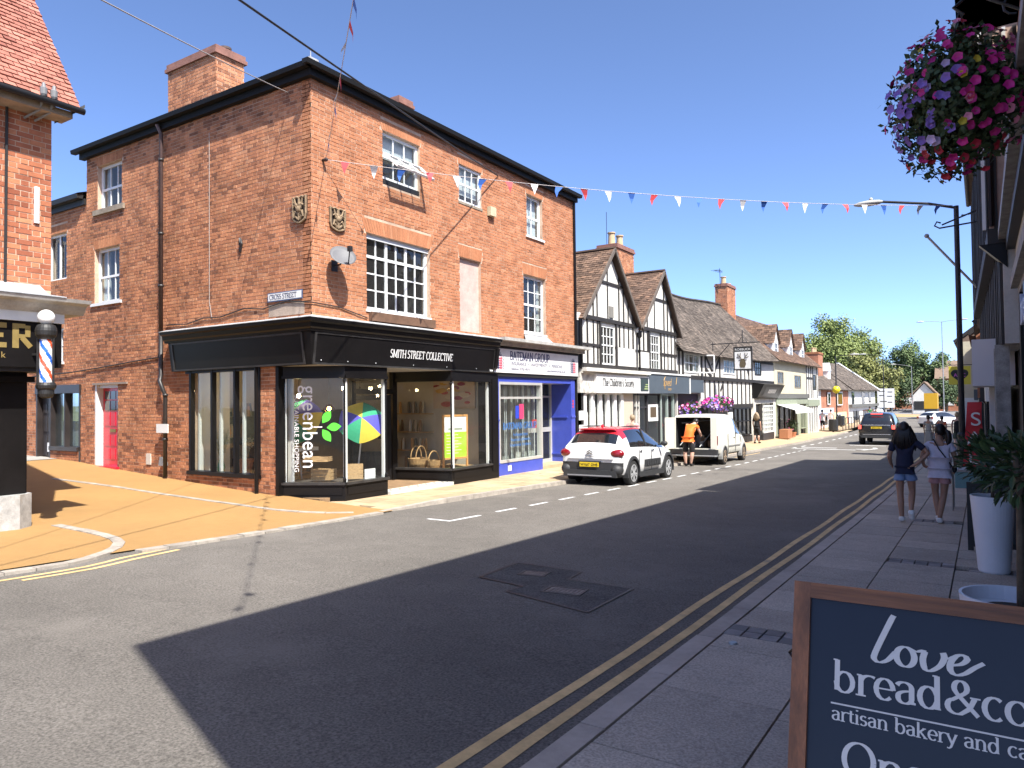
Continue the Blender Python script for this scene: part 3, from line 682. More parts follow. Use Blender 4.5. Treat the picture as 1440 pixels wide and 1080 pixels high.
chimney(main, -18.6, -18.0, 10.6, 11.1, EZ, 8.55, BRICK, [(-18.2, 10.8, .3, .11)], bricks=False)
# --- downpipe on the side wall
pm = M('brown_pipe_paint', (.075, .045, .04), .5, var=.3, vs=5)
dp = MB(); x = -15.68; dp.tube([(x, CY - .2, EZ + .1), (x, CY - .1, EZ - .1), (x, CY - .1, 3.35)], .045, 10); dp.build('downpipe', pm, main, smooth=True)
dp = MB(); dp.tube([(x, CY - .1, 3.35), (x, CY - .1, 2.35), (x + .05, CY - .16, 2.22), (x + .16, CY - .16, 2.05), (x + .17, CY - .1, 1.9), (x + .17, CY - .1, .05)], .045, 10)
for z in (7.3, 5.6, 4.4): dp.lathe([(.06, -.03), (.06, .03)], (x, CY - .1, z), 10)
for z in (1.9, .9): dp.lathe([(.06, -.03), (.06, .03)], (x + .17, CY - .1, z), 10)
dp.build('downpipe', M('black_pipe_paint', (.03, .027, .026), .45, var=.3), main, smooth=True)
dp = MB(); dp.tube([(FX + .06, 20.36, EZ + .1), (FX + .06, 20.36, 3.4)], .04, 8); dp.build('downpipe', BLACK, main)
dp = MB(); dp.tube([(-12.33, CY - .1, -.2), (-12.33, CY - .1, 2.62)], .04, 8); dp.build('vent_pipe', BLACK, main)
# cables on the walls
cm = M('black_cable', (.02, .02, .02), .6)
cb_ = MB(); cb_.tube([(-22, CY - .03, 2.5), (-20, CY - .03, 2.55), (-18.6, CY - .03, 2.62), (-17, CY - .03, 2.72), (-15.9, CY - .03, 2.78), (-15.78, CY - .04, 3.0), (-15.76, CY - .04, 3.3)], .016, 6); cb_.build('cable', cm, main)
cb_ = MB(); cb_.tube([(-15.6, CY - .03, 3.5), (-14.8, CY - .03, 3.47), (-14.2, CY - .03, 3.56), (-13.6, CY - .03, 3.54), (-12.8, CY - .03, 3.66), (-12.2, CY - .03, 3.6), (-11.5, CY - .03, 3.7), (FX + .03, CY - .03, 3.62), (FX + .03, 10.3, 3.6), (FX + .03, 11.1, 3.45)], .013, 6); cb_.build('cable', cm, main)
cb_ = MB(); cb_.tube([(-14.0, CY - .015, 7.6), (-14.0, CY - .015, 3.9), (-13.9, CY - .02, 3.5)], .008, 5); cb_.build('cable', M('grey_cable', (.35, .3, .27), .7), main)

# --- upper windows
SILL = (.06, .09, .05, STONE)
window(main, CP, *c_holes[0], 3, [0, .46, 1], fw=.07, trans=(1,), curtain=[(0, .25)], sill=(.14, .13, .06, STONE), d=-.1)
window(main, CP, *c_holes[1], 3, [0, .48, 1], fw=.07, trans=(1,), curtain=[(0, .3)], sill=(.12, .07, .05, WHITE), d=-.1)
a = f_holes[0]; w1 = window(main, FP, a[0], a[1], 6.55, a[3], 3, [0, .5, 1], fw=.07, trans=(1,), blind=.5, d=-.07)
m = MB(); FP.box(m, a[0] - .03, a[1] + .04, 6.42, 6.55, -.2, -.02); m.build('window_board', BLACKM, main)
# the tilted open lower sash
zt, zb, dt, db = 7.08, 6.72, .0, .42; m = MB(); gl = MB()
def tp(u, t): return FP.pt(u, zt + (zb - zt) * t, dt + (db - dt) * t)
for u0_, u1_, t0, t1 in [(a[0], a[0] + .06, 0, 1), (a[1] - .06, a[1], 0, 1), (a[0] + .06, a[1] - .06, 0, .11), (a[0] + .06, a[1] - .06, .89, 1), (a[0] + .43, a[0] + .45, .11, .89), (a[0] + .80, a[0] + .82, .11, .89)]:
    q = [tp(u0_, t0), tp(u1_, t0), tp(u1_, t1), tp(u0_, t1)]; off = Vector((.03, 0, .035)); m.hexa(q + [p + off for p in q])
sash = m.build('open_sash', UPVC, w1)
for u0_, u1_ in ((a[0] + .06, a[0] + .43), (a[0] + .45, a[0] + .8), (a[0] + .82, a[1] - .06)): gl = MB(); gl.quad(*[tp(u, t) + Vector((.015, 0, .018)) for u, t in ((u0_, .11), (u1_, .11), (u1_, .89), (u0_, .89))]); gl.build('pane', G_WIN, w1)
window(main, FP, *f_holes[1], 3, [0, .5, 1], fw=.06, trans=(1,), blind=.75, sill=(.03, .06, .02, STONE), d=-.04)
window(main, FP, *f_holes[2], 2, [0, .48, 1], fw=.07, trans=(1,), blind=.9, sill=(.06, .06, .05, WHITE), d=-.1)
a = f_holes[3]; window(main, FP, a[0], a[1], a[2], a[3], [0, 1 / 6, 1 / 3, .5, 2 / 3, 5 / 6, 1], [0, .26, .51, .75, 1][:1] + [.25, .49, .735, 1], fw=.075, bar=.03, mull=(2, 4), trans=(3,), d=-.1, roomcol=INTD, sill=(.03, .05, .03, UPVC))
m = MB(); FP.box(m, a[0] + .05, a[1] + .08, 3.4, 3.59, -.02, .1); m.build('brick_sill', M('dull_brick_sill', (.14, .075, .045), .9, var=.3), main)
m = MB(); FP.box(m, a[0], a[1], 5.16, 5.26, -.09, -.05); m.build('window_head', M('shaded_white_board', (.6, .62, .64), .5), main)
a = f_holes[4]; m = MB(); FP.box(m, a[0], a[1], a[2], a[3], -.16, -.08); m.build('blocked_window_panel', M('pink_render', (.56, .41, .36), .95, var=.2, vs=3, bump=.8, bs=22, wear=((.42, .27, .22), 4, .6, .72)), main)
a = f_holes[5]; window(main, FP, *a, 3, 4, fw=.075, bar=.024, trans=(2,), d=-.1, curtain=[(0, .2), (.85, 1)], sill=(.02, .05, .03, WHITE), roomcol=INTD)
m = MB(); m.quad(*[FP.pt(u, z, d) for u, z, d in ((a[0] - .08, 3.37, .12), (a[1] + .3, 3.37, .12), (a[1] + .02, 3.56, .02), (a[0] - .02, 3.56, .02))]); m.build('lead_apron', LEAD, main)
# plaques, dish, alarm, vents, street sign
PLQ = M('carved_plaque', (.28, .20, .12), .9, var=.35, vs=9, bump=.8, bs=30); PLQD = M('plaque_ground', (.05, .035, .025), .9)
def plaque(P, u0, u1, z0, z1, label):
    t = thing('carved_plaque', label, 'plaque', P.pt((u0 + u1) / 2, z0, 0)); um, w, h = (u0 + u1) / 2, (u1 - u0) / 2, z1 - z0
    out = [(-1, 1), (-.72, .95), (-.4, 1), (0, .95), (.4, 1), (.72, .95), (1, 1), (.98, .5), (1, .3), (.85, .1), (.4, .02), (0, -.02), (-.4, .02), (-.85, .1), (-1, .3), (-.98, .5)]
    m = MB(); m.prism([P.pt(um + x * w, z0 + y * h, .004) for x, y in out], P.n * .03); m.build('shield', PLQD, t)
    m = MB()
    for i in range(len(out)): p, q = out[i], out[(i + 1) % len(out)]; m.tube([P.pt(um + p[0] * w * .96, z0 + (.02 + p[1] * .96) * h, .045), P.pt(um + q[0] * w * .96, z0 + (.02 + q[1] * .96) * h, .045)], .022, 5)
    m.build('rim', PLQ, t)
    m = MB(); rg = random.Random(u0)
    for sx in (-1, 1):
        for pts in ([(.0, .75), (.35, .55), (.6, .9)], [(.1, .3), (.5, .42), (.7, .2)], [(.0, .55), (.4, .7), (.75, .62)], [(.15, .12), (.45, .25)]):
            m.tube([P.pt(um + sx * x * w, z0 + y * h, .05 + .01 * i) for i, (x, y) in enumerate(pts)], [.03, .026, .015][:len(pts)], 6)
    m.tube([P.pt(um, z0 + .08 * h, .05), P.pt(um, z0 + .92 * h, .05)], .03, 6); m.ball(P.pt(um, z0 + .5 * h, .05), .07, 8, 6); m.build('heraldic_relief', PLQ, t)
plaque(FP, 10.06, 10.47, 5.13, 5.58, 'carved heraldic shield plaque on the sunny street front above the satellite dish')
plaque(CP, -11.28, -10.9, 5.2, 5.72, 'carved heraldic shield plaque on the side street wall at the corner')
dish = thing('satellite_dish', 'grey satellite dish fixed to the brick front near the corner', 'satellite dish', (FX, 10.12, 4.4))
m = MB(); m.lathe([(.002, -.055), (.1, -.047), (.19, -.02), (.26, .015), (.262, .022), (.19, -.01), (.1, -.035), (.002, -.042)], (0, 0, 0), 28)
m.xf(Matrix.Translation(Vector((FX + .33, 10.12, 4.56))) @ Vector((.72, -.35, .6)).normalized().to_track_quat('Z', 'Y').to_matrix().to_4x4())
m.build('reflector', M('grey_dish', (.13, .13, .135), .6, var=.1), dish, smooth=True)
m = MB(); m.tube([(FX + .3, 10.15, 4.46), (FX + .5, 10.1, 4.38), (FX + .62, 10.02, 4.62)], .012, 6); m.box(FX + .59, FX + .66, 9.98, 10.06, 4.6, 4.7); m.build('feed_arm', IRON, dish)
m = MB(); m.tube([(FX, 10.2, 4.42), (FX + .18, 10.2, 4.42), (FX + .28, 10.14, 4.55)], .02, 6); m.box(FX, FX + .02, 10.12, 10.28, 4.3, 4.52); m.build('bracket', IRON, dish)
m = MB(); m.box(FX + .01, FX + .12, 15.58, 15.84, 6.56, 6.8); al = solo(m, 'alarm_box', M('aged_plastic', (.5, .45, .3), .6, var=.1), 'cream alarm box on the brick front under the eaves', 'alarm box')
st = thing('street_sign', 'white street name plate lettered Cross Street on the brick corner', 'sign', CP.pt(-11.55, 3.72, .02))
m = MB(); CP.box(m, -12.06, -11.04, 3.72, 3.9, .012, .03); m.build('plate', M('sign_blue', (.08, .12, .22), .5), st); m = MB(); CP.box(m, -12.04, -11.06, 3.74, 3.88, .03, .033); m.build('plate_face', WHITE, st)
pen_text('CROSS STREET', CP, -12.0, 3.765, .135, .036, M('sign_lettering', (.03, .04, .09), .5), st, .13, .06, sx=.87)
m = MB(); CP.box(m, -12.05, -11.0, 3.42, 3.66, .006, .012); m.build('cement_patch', M('cement_patch', (.42, .33, .26), .95, var=.3, vs=4, bump=.5), main)
m = MB(); CP.box(m, -15.75, -15.3, 1.05, 1.25, .15, .17); CP.box(m, -15.7, -15.65, 1.05, 1.2, .0, .15); solo(m, 'notice_plate', WHITE, 'small white notice fixed over the downpipe on the side wall', 'notice')
m = MB(); CP.box(m, -16.4, -16.22, .3, .55, 0, .03); m.build('vent_cover', M('vent_plastic', (.55, .5, .44), .7), main)
m = MB(); m.prism([CP.pt(-15.75, .3, 0), CP.pt(-15.55, .3, 0), CP.pt(-15.6, .5, 0), CP.pt(-15.7, .5, 0)], (0, -.12, 0)); m.build('pipe_hood', GALV, main)
# brick scars / iron tie on the side wall
m = MB(); m.tube([CP.pt(-12.95, 5.0, .02), CP.pt(-12.9, 5.12, .05), CP.pt(-12.86, 5.02, .05), CP.pt(-12.93, 4.85, .03)], .03, 6); m.build('iron_tie', IRON, main)
# bunting hooks etc are with the bunting

# --- red door and the black side shopfront
rd = M('red_door_paint', (.55, .012, .035), .3, coat=.4, var=.08)
a = c_holes[2]
m = MB(); CP.box(m, a[0], a[0] + .07, a[2], a[3], -.28, .0); CP.box(m, a[1] - .05, a[1], a[2], a[3], -.28, -.06); CP.box(m, a[0] + .07, a[1] - .05, a[3] - .08, a[3], -.28, -.06); m.build('door_frame', WHITE, main)
m = MB(); CP.box(m, a[0] + .07, a[1] - .05, a[2] + .08, a[3] - .08, -.22, -.17)
for i, (za, zb_) in enumerate([(.25, .52), (.58, .85), (1.08, 1.42)]):
    for ca, cb2 in ((.1, .36), (.4, .62), (.66, .9)): 
        u0_, u1_ = a[0] + .07 + (a[1] - a[0] - .12) * ca, a[0] + .07 + (a[1] - a[0] - .12) * cb2; CP.box(m, u0_, u1_, a[2] + za, a[2] + zb_, -.17, -.155)
door = m.build('red_door', rd, main, label='red panelled front door with small glazed lights')
for za, zb_ in [(1.46, 1.7), (1.74, 1.94)]:
    for ca, cb2 in ((.1, .36), (.4, .62), (.66, .9)):
        u0_, u1_ = a[0] + .07 + (a[1] - a[0] - .12) * ca, a[0] + .07 + (a[1] - a[0] - .12) * cb2; m = MB(); CP.box(m, u0_, u1_, a[2] + za, a[2] + zb_, -.168, -.16); m.build('pane', G_CAR, door)
m = MB(); CP.box(m, a[0] + .42, a[0] + .68, a[2] + .92, a[2] + 1.0, -.168, -.15); m.build('letter_plate', M('brass', (.35, .25, .08), .35, metal=.9), door)
m = MB(); CP.box(m, a[0] - .05, a[1] + .08, a[2] - .06, a[2] + .09, -.3, .08); m.build('door_step', rd, main); m = MB(); CP.box(m, a[0] - .05, a[1] + .45, a[3], a[3] + .05, -.02, .05); m.build('door_lintel', M('grey_lintel', (.25, .2, .17), .9), main)

# --- lower wing down the side street
wing = thing('side_wing', 'lower two storey brick wing behind the corner building on the side street', 'building', (-25, 14, 0))
w_holes = [(-21.25, -20.2, 5.05, 6.3), (-21.25, -20.35, 2.85, 3.75), (-21.75, -19.45, .1, 2.2)]
mb = MB(); cut_wall(mb, CP, -34, -19.16, -.4, 7.0, w_holes, -.25, -.02); ww = mb.build('wing_wall', MORTAR, wing)
Pw = PL((0, CY + .02, 0), (1, 0, 0), (0, -1, 0)); bh = w_holes + [(a_ - .05, b_ + .05, d_, d_ + .22) for a_, b_, c_, d_ in w_holes[:2]]
put_bricks(Pw, ww, lay_bricks(Pw, -34, -19.16, -.3, 7.0, bh, seed=21, dark=soot), sum([soldier(a_ - .02, b_ + .02, d_ + .008, .21, 3) for a_, b_, c_, d_ in w_holes[:2]], []), BRICKD)
m = MB(); m.box(-34, -19.4, CY + .3, 16, 6.9, 7.0); m.quad((-34, CY - .2, 7.12), (-19.2, CY - .2, 7.12), (-19.2, 13, 8.4), (-34, 13, 8.4)); m.quad((-34, 16.5, 7.12), (-19.2, 16.5, 7.12), (-19.2, 13, 8.4), (-34, 13, 8.4)); m.box(-34, -33.8, CY + .3, 16, -.4, 7); m.build('wing_roof', M('roof_slate'), wing)
m = MB(); m.prism([(-34, CY - .05 - a_, 7.0 + b_) for a_, b_ in [(0, 0), (.14, 0), (.16, .11), (-.02, .11)]], (14.75, 0, 0)); CP.box(m, -34, -19.2, 6.85, 7.0, -.02, .04); m.build('wing_gutter', BLACKM, wing)
h = w_holes[0]; window(wing, CP, *h, [0, .5, 1], 1, fw=.06, mull=(1,), d=-.1, roomcol=INTD)
m = MB(); q0 = Vector((h[0] + .05, CY + .08, 0)); q1 = Vector((h[0] - .12, CY - .42, 0))
for t0, t1, za, zb_ in [(0, .14, 5.1, 6.25), (.86, 1, 5.1, 6.25), (.14, .86, 5.1, 5.18), (.14, .86, 6.17, 6.25), (.47, .53, 5.18, 6.17)]:
    p, q = q0.lerp(q1, t0), q0.lerp(q1, t1); off = Vector((.04, -.01, 0)); m.hexa([p + Vector((0, 0, za)), q + Vector((0, 0, za)), q + off + Vector((0, 0, za)), p + off + Vector((0, 0, za)), p + Vector((0, 0, zb_)), q + Vector((0, 0, zb_)), q + off + Vector((0, 0, zb_)), p + off + Vector((0, 0, zb_))])
m.build('open_casement', UPVC, wing); h = w_holes[1]; window(wing, CP, *h, 4, 2, fw=.05, d=-.08, roomcol=INT, sill=(.06, .06, .06, WHITE))
BRN = M('black_brown_paint', (.035, .028, .027), .4, var=.3, vs=3, coat=.2)
m = MB(); CP.box(m, -21.78, -19.42, 2.02, 2.24, -.2, .04); CP.box(m, -21.75, -21.68, .1, 2.02, -.2, .02); CP.box(m, -21.05, -20.98, .1, 2.02, -.2, .0); CP.box(m, -20.28, -20.22, .62, 2.02, -.2, .0); CP.box(m, -19.52, -19.45, .1, 2.02, -.2, .0); CP.box(m, -20.98, -19.52, .52, .62, -.2, .05)
m.build('side_shopfront', BRN, wing)
m = MB(); CP.box(m, -20.98, -19.52, .05, .52, -.22, -.02); bw = m.build('stall_riser', MORTAR, wing); put_bricks(CP, bw, lay_bricks(CP, -20.98, -19.52, .05, .52, seed=9), (), BRICKD)
m = MB(); CP.box(m, -21.68, -21.05, .1, 2.0, -.19, -.12)
for za, zb_ in ((.25, .8), (.9, 1.3), (1.4, 1.65)):
    for ca, cb2 in ((.08, .3), (.34, .56)): CP.box(m, -21.68 + ca, -21.68 + cb2, za + .1, zb_ + .1, -.12, -.10)
dd = m.build('side_door', BRN, wing); m = MB(); CP.box(m, -21.35, -21.2, .45, .7, -.1, -.09); m.build('door_notice', WHITE, dd)
for a_, b_ in ((-20.98, -20.28), (-20.22, -19.52)): m = MB(); CP.box(m, a_, b_, .62, 2.02, -.14, -.13); m.build('pane', G_WIN, wing)
m = MB(); CP.box(m, -20.98, -19.52, .62, 1.28, -.3, -.28); m.build('frosted_film', M('frosted', (.5, .5, .5), .8), wing); m = MB(); m.add([CP.pt(*q) for q in ((-21, .5, -.4), (-19.5, .5, -.4), (-19.5, 2.1, -1.6), (-21, 2.1, -1.6))], [(0, 1, 2, 3)]); m.build('room_backing', INTD, wing)
# ================================================================== shopfront of the corner building
shop = thing('corner_shopfront', 'black timber shopfront with curved corner window lettered Smith Street Collective', 'shopfront', (FX, 12, -.3))
def sweep(mb, prof, y_end, x_end, close=True):
    rings = []
    for kind in range(3):
        rings.append([(x_end, CY - d, z) if kind == 0 else ((FX + d, CY - d, z) if kind == 1 else (FX + d, y_end, z)) for d, z in prof])
    n = len(prof)
    for a, b in zip(rings, rings[1:]):
        for i in range(n if close else n - 1): j = (i + 1) % n; mb.quad(a[i], a[j], b[j], b[i])
    mb.poly(rings[0][::-1]); mb.poly(rings[-1])
m = MB(); sweep(m, [(.012, 2.42), (.14, 2.42), (.22, 3.04), (.012, 3.04)], 15.66, -15.2); m.build('fascia', BLACK, shop)
m = MB(); sweep(m, [(.012, 3.045), (.25, 3.045), (.26, 3.09), (.29, 3.12), (.31, 3.2), (.36, 3.23), (.37, 3.285), (.012, 3.285)], 15.7, -15.3); m.build('cornice', BLACK, shop)
m = MB(); sweep(m, [(.008, 3.29), (.375, 3.29), (.375, 3.3), (.2, 3.35), (.008, 3.385)], 15.72, -15.32); m.build('lead_top', LEAD, shop)
trim = M('worn_black_trim', (.035, .033, .032), .45, var=.5, vs=5)
m = MB()
def fas(u0, u1, t0, t1, P=FP, lift=.006):
    q = []
    for dd in (-.01, lift):
        for u, t in ((u0, t0), (u1, t0), (u1, t1), (u0, t1)): q.append(P.pt(u, 2.42 + .62 * t, .14 + .08 * t + dd))
    return q
for P, a, b in ((FP, 9.5, 15.6), (CP, -15.1, FX - .02)):
    for q in ((a, b, .0, .06), (a, b, .94, 1), (a, a + .05, .06, .94), (b - .05, b, .06, .94)): m.hexa(fas(*q, P=P, lift=.015))
m.build('fascia_moulding', trim, shop)
# lettering on the sloped fascia
class Slope(PL):
    def pt(s, u, z, d=0): t = (z - 2.42) / .62; return s.o + s.u * u + s.n * (.14 + .08 * t + d) + Vector((0, 0, z))
SP = Slope((FX, 0, 0), (0, 1, 0), (1, 0, 0))
pen_text('SMITH STREET COLLECTIVE', SP, 11.62, 2.65, .235, .012, M('white_lettering', (.75, .75, .74), .5), shop, .13, .055, sx=.765 * .93)
for u in (9.7, 10.4, 11.2, 12.4, 13.6, 14.8, 15.4):
    m = MB(); m.ball(SP.pt(u, 2.5, .012), .014, 6, 4); m.build('fixing_screw', GALV, shop)
m = MB(); m.prism([(FX + .02, 15.56, 2.4), (FX + .22, 15.56, 2.55), (FX + .3, 15.56, 3.04), (FX + .02, 15.56, 3.04)], (0, .12, 0)); m.build('console_bracket', BLACK, shop)
SZ, SB, ST = -.45, .1, 2.2
INB = M('white_inner_post', (.74, .74, .72), .5)
def light(p0, p1, muls=(), riser=True, ends=(True, True), glass=True, top=2.42):
    P, L = line_plane(p0, p1); m = MB(); P.box(m, 0, L, ST, top, -.1, .0); P.box(m, 0, L, ST - .03, ST + .03, -.08, .03); m.build('transom', BLACK, shop)
    if riser:
        m = MB(); P.box(m, 0, L, SZ, SB - .05, -.08, 0); P.box(m, .06, L - .06, SZ + .3, SB - .1, 0, .012); m.build('stall_riser', BLACK, shop)
        m = MB(); P.box(m, -.01, L + .01, SB - .05, SB, -.12, .045); m.build('window_sill', trim, shop)
    us = [0] + [L * k for k in muls] + [L]
    for a, b in zip(us, us[1:]): m = MB(); m.quad(P.pt(a, SB, -.03), P.pt(b, SB, -.03), P.pt(b, ST, -.03), P.pt(a, ST, -.03)); m.build('pane', G_SHOP, shop)
    for k, u in enumerate(us):
        if (k == 0 and not ends[0]) or (k == len(us) - 1 and not ends[1]): continue
        m = MB(); c = P.pt(min(max(u, .02), L - .02), 0, -.02); m.lathe([(.028, SB), (.035, SB + .06), (.02, SB + .1), (.02, ST - .14), (.036, ST - .08), (.024, ST - .05), (.04, ST)], c, 10); m.build('colonnette', BLACK, shop)
        m = MB(); P.box(m, u - .06 if k else u + .02, u + .01 if k else u + .09, SB, ST, -.12, -.055); m.build('inner_post', INB, shop)
    return P, L
PA = light((-11.78, 9.68), (-10.62, 10.3)); PB = light((-10.62, 10.3), (-10.6, 11.5), ends=(False, True)); light((-10.6, 11.5), (-11.95, 11.9), ends=(False, False))
PC_ = light((-12.0, 13.3), (-10.55, 13.66), ends=(False, True)); PD = light((-10.55, 13.66), (-10.55, 15.3), ends=(False, True))
m = MB(); FP.box(m, 15.3, 15.66, SZ, 2.42, -.15, .24); FP.box(m, 15.36, 15.6, SZ + .35, 2.25, .24, .26); m.build('pilaster', BLACK, shop)
m = MB(); CP.box(m, -11.83, -11.74, SZ, 2.42, -.2, .03); CP.box(m, -14.86, -14.7, 2.36, 2.42, -.1, .03); m.build('corner_post', BLACK, shop)
m = MB(); m.poly([(-11.82, 9.66, 2.415), (-10.6, 9.6, 2.415), (-10.55, 10.3, 2.415), (-10.55, 11.5, 2.415), (-10.5, 15.6, 2.415), (-12.4, 15.6, 2.415), (-12.4, 9.9, 2.415)]); m.build('soffit', M('soffit_paint', (.35, .34, .32), .7), shop)
# side street window: three tall lights over a brick stall riser

h = c_holes[3]; m = MB()
for u in (h[0], h[0] + .77, h[0] + 1.55, h[1] - .06): CP.box(m, u, u + .06, h[2], h[3], -.08, .03)
CP.box(m, h[0] + .075, h[1] - .06, h[3] - .05, h[3], -.14, .02); CP.box(m, h[0] - .04, h[1] + .02, h[2] - .05, h[2] + .03, -.14, .07); swin = m.build('side_window', BLACK, shop)
for a, b in ((h[0] + .075, h[0] + .77), (h[0] + .845, h[0] + 1.55), (h[0] + 1.625, h[1] - .06)): m = MB(); CP.box(m, a, b, h[2] + .03, h[3] - .05, -.07, -.065); m.build('pane', G_SHOP, swin); m = MB(); CP.box(m, a, a + .05, h[2] + .03, h[3] - .05, -.2, -.14); m.build('inner_post', INB, swin)
# doorway
m = MB(); Pdr = PL((-12.02, 0, 0), (0, 1, 0), (1, 0, 0))
Pdr.box(m, 11.85, 11.97, SZ, 2.42, -.08, .03); Pdr.box(m, 13.2, 13.36, SZ, 2.42, -.08, .03); Pdr.box(m, 11.97, 13.2, 1.88, 2.0, -.08, .03); m.build('door_frame', BLACK, shop)
m = MB(); Pdr.box(m, 11.97, 13.2, 2.0, 2.42, -.05, -.045); m.build('fanlight', G_SHOP, shop)
m = MB(); q = [(-12.05, 13.2), (-12.75, 12.55)]; Pq, Lq = line_plane((q[1][0], q[1][1]), (q[0][0], q[0][1]))
for b in ((0, .1, -.2, 1.86), (Lq - .1, Lq, -.2, 1.86), (.1, Lq - .1, -.2, .5), (.1, Lq - .1, 1.74, 1.86), (.1, Lq - .1, .8, .9)): Pq.box(m, *b, -.05, 0)
m.build('open_door', BLACK, shop)
tl = MB(); n = 0
TW = M('white_floor_tile', (.6, .58, .52), .5, var=.12, vs=5); TB = M('black_floor_tile', (.1, .09, .085), .5)
stp = MB(); stp.box(-12.1, -10.52, 11.5, 13.68, -.5, -.212); step = stp.build('door_step', TW, shop)
for i in range(10):
    for j in range(14):
        x0, y0 = -12.05 + i * .15, 11.54 + j * .15
        m = MB(); z = -.21; c_, r_ = (x0 + .075, y0 + .075), (.04 if (i + j) % 2 else .022)
        m.hexa([(c_[0] + dx * r_, c_[1] + dy * r_, zz) for zz in (z - .01, z + .003) for dx, dy in ((-1, 0), (0, -1), (1, 0), (0, 1))]); m.build('floor_tile', TB, step)
# window lettering: green leaves and the shop's name running up the glass
P, L = PA; WL = M('white_vinyl', (.8, .8, .8), .5); GL = M('green_vinyl', (.10, .62, .05), .5)
text_mesh('greenbean', P, .44, 2.03, .44, -.024, WL, shop, 'window_lettering', 'LEFT', .0008, rot=-math.pi / 2, sx=.86)
text_mesh('SUSTAINABLE SHOPPING', P, .27, 1.85, .13, -.024, WL, shop, 'window_lettering', 'LEFT', .0008, rot=-math.pi / 2, sx=1.02)
for ang, cx, cz in ((120, .93, 1.40), (0, 1.0, 1.17) if False else (5, 1.08, 1.20), (-55, .93, 1.03)):
    m = MB(); a = R(ang if ang != 120 else 55); pts = []
    for k in range(13): t = k / 12; pts.append((t * .3 - .15, .085 * math.sin(math.pi * t)))
    for k in range(1, 12): t = 1 - k / 12; pts.append((t * .3 - .15, -.085 * math.sin(math.pi * t)))
    m.poly([P.pt(cx + x * math.cos(a) - y * math.sin(a), cz + x * math.sin(a) + y * math.cos(a), -.023) for x, y in pts]); m.build('leaf_emblem', GL, shop)
m = MB(); P.box(m, .66, .84, 1.19, 1.21, -.025, -.023); m.build('leaf_stalk', WL, shop)

# ------------------------------------------------------------------ inside the shop
sint = thing('shop_interior', 'shop room with cream walls, dark lower walls and wooden floor behind the corner windows', 'shop interior', (-13, 12.5, -.2))
m = MB(); m.box(-18, -10.9, CY + .27, 15.6, -.3, -.2); m.build('shop_floor', M('floorboards', (.28, .18, .1), .6, var=.3, vs=4), sint)
m = MB(); m.quad((-15.4, CY + .28, -.2), (-15.4, 15.6, -.2), (-15.4, 15.6, 3), (-15.4, CY + .28, 3)); m.quad((-15.4, 15.58, -.2), (-10.9, 15.58, -.2), (-10.9, 15.58, 3), (-15.4, 15.58, 3)); m.build('cream_wall', M('cream_inner_wall', (.55, .5, .4), .9, var=.08), sint)
m = MB(); m.quad((-15.4, CY + .3, 2.7), (-10.9, CY + .3, 2.7), (-10.9, 15.58, 2.7), (-15.4, 15.58, 2.7)); m.build('shop_ceiling', M('inner_ceiling', (.6, .58, .54), .9), sint)
m = MB(); m.box(-15.39, -15.3, CY + .3, 15.5, -.2, 1.5); m.build('dark_panelling', INTD, sint)
m = MB(); m.box(-12.3, -11.75, 9.95, 9.99, -.2, 2.4); m.box(-14.9, -14.82, 9.93, 10.7, .0, 2.5); m.build('window_return', INB, sint)
WOODL = M('pine', (.45, .29, .14), .6, var=.25, vs=5, stretch=(1, 6, 6)); WICK = M('wicker', (.40, .24, .10), .8, var=.35, vs=14, bump=.8, bs=60)
def solo_box(name, label, cat, mat, *b): m = MB(); m.box(*b); return solo(m, name, mat, label, cat)
pl1 = MB(); pl1.poly([(-11.7, 9.8, SB - .06), (-10.72, 10.36, SB - .06), (-10.72, 11.4, SB - .06), (-11.9, 11.8, SB - .06), (-12.6, 10.5, SB - .06)]); pl1.build('display_platform', INTD, sint)
pl1 = MB(); pl1.box(-11.9, -10.68, 13.72, 15.28, -.2, SB - .06); pl1.box(-14.6, -12.4, 9.9, 10.6, -.2, .12); pl1.build('display_platform', WOODL, sint)
# beach parasols, six coloured gores each
def parasol(label, tip, ax, foot, rad, spin):
    pr = thing('beach_parasol', label, 'parasol', foot); tip = Vector(tip); ax = Vector(ax).normalized(); q = ax.to_track_quat('Z', 'Y').to_matrix().to_4x4(); cols_ = [(.03, .33, .17), (.66, .5, .05), (.09, .08, .45)] * 2
    for k in range(6):
        m = MB(); rows = 6; a0, a1 = k * math.pi / 3 + spin, (k + 1) * math.pi / 3 + spin
        def pp(r_, t): a = a0 + (a1 - a0) * t; rr = r_ * rad * (1 - .07 * math.sin(math.pi * t) * r_); return Vector((rr * math.cos(a), rr * math.sin(a), -.45 * rad * r_ ** 1.6))
        for i in range(rows):
            for j in range(5): m.quad(pp(i / rows, j / 5), pp((i + 1) / rows, j / 5), pp((i + 1) / rows, (j + 1) / 5), pp(i / rows, (j + 1) / 5))
        m.xf(Matrix.Translation(tip) @ q); m.build('gore', M('parasol_%d' % (k % 3), cols_[k], .75, var=.1), pr, smooth=True)
    m = MB(); m.tube([tip - ax * .25, tip - ax * .3 + Vector((0, 0, -.3)), Vector(foot)], .016, 8); m.build('pole', WHITE, pr)
parasol('beach parasol in green, yellow and blue leaning forward in the corner window', (-11.0, 11.15, 1.36), (.62, -.55, .45), (-11.4, 11.4, SB - .06), .5, .4)
parasol('yellow and blue parasol inside the side street window', (-12.75, 10.75, 1.4), (.25, -.8, .55), (-12.9, 11.2, -.2), .62, 1.5)
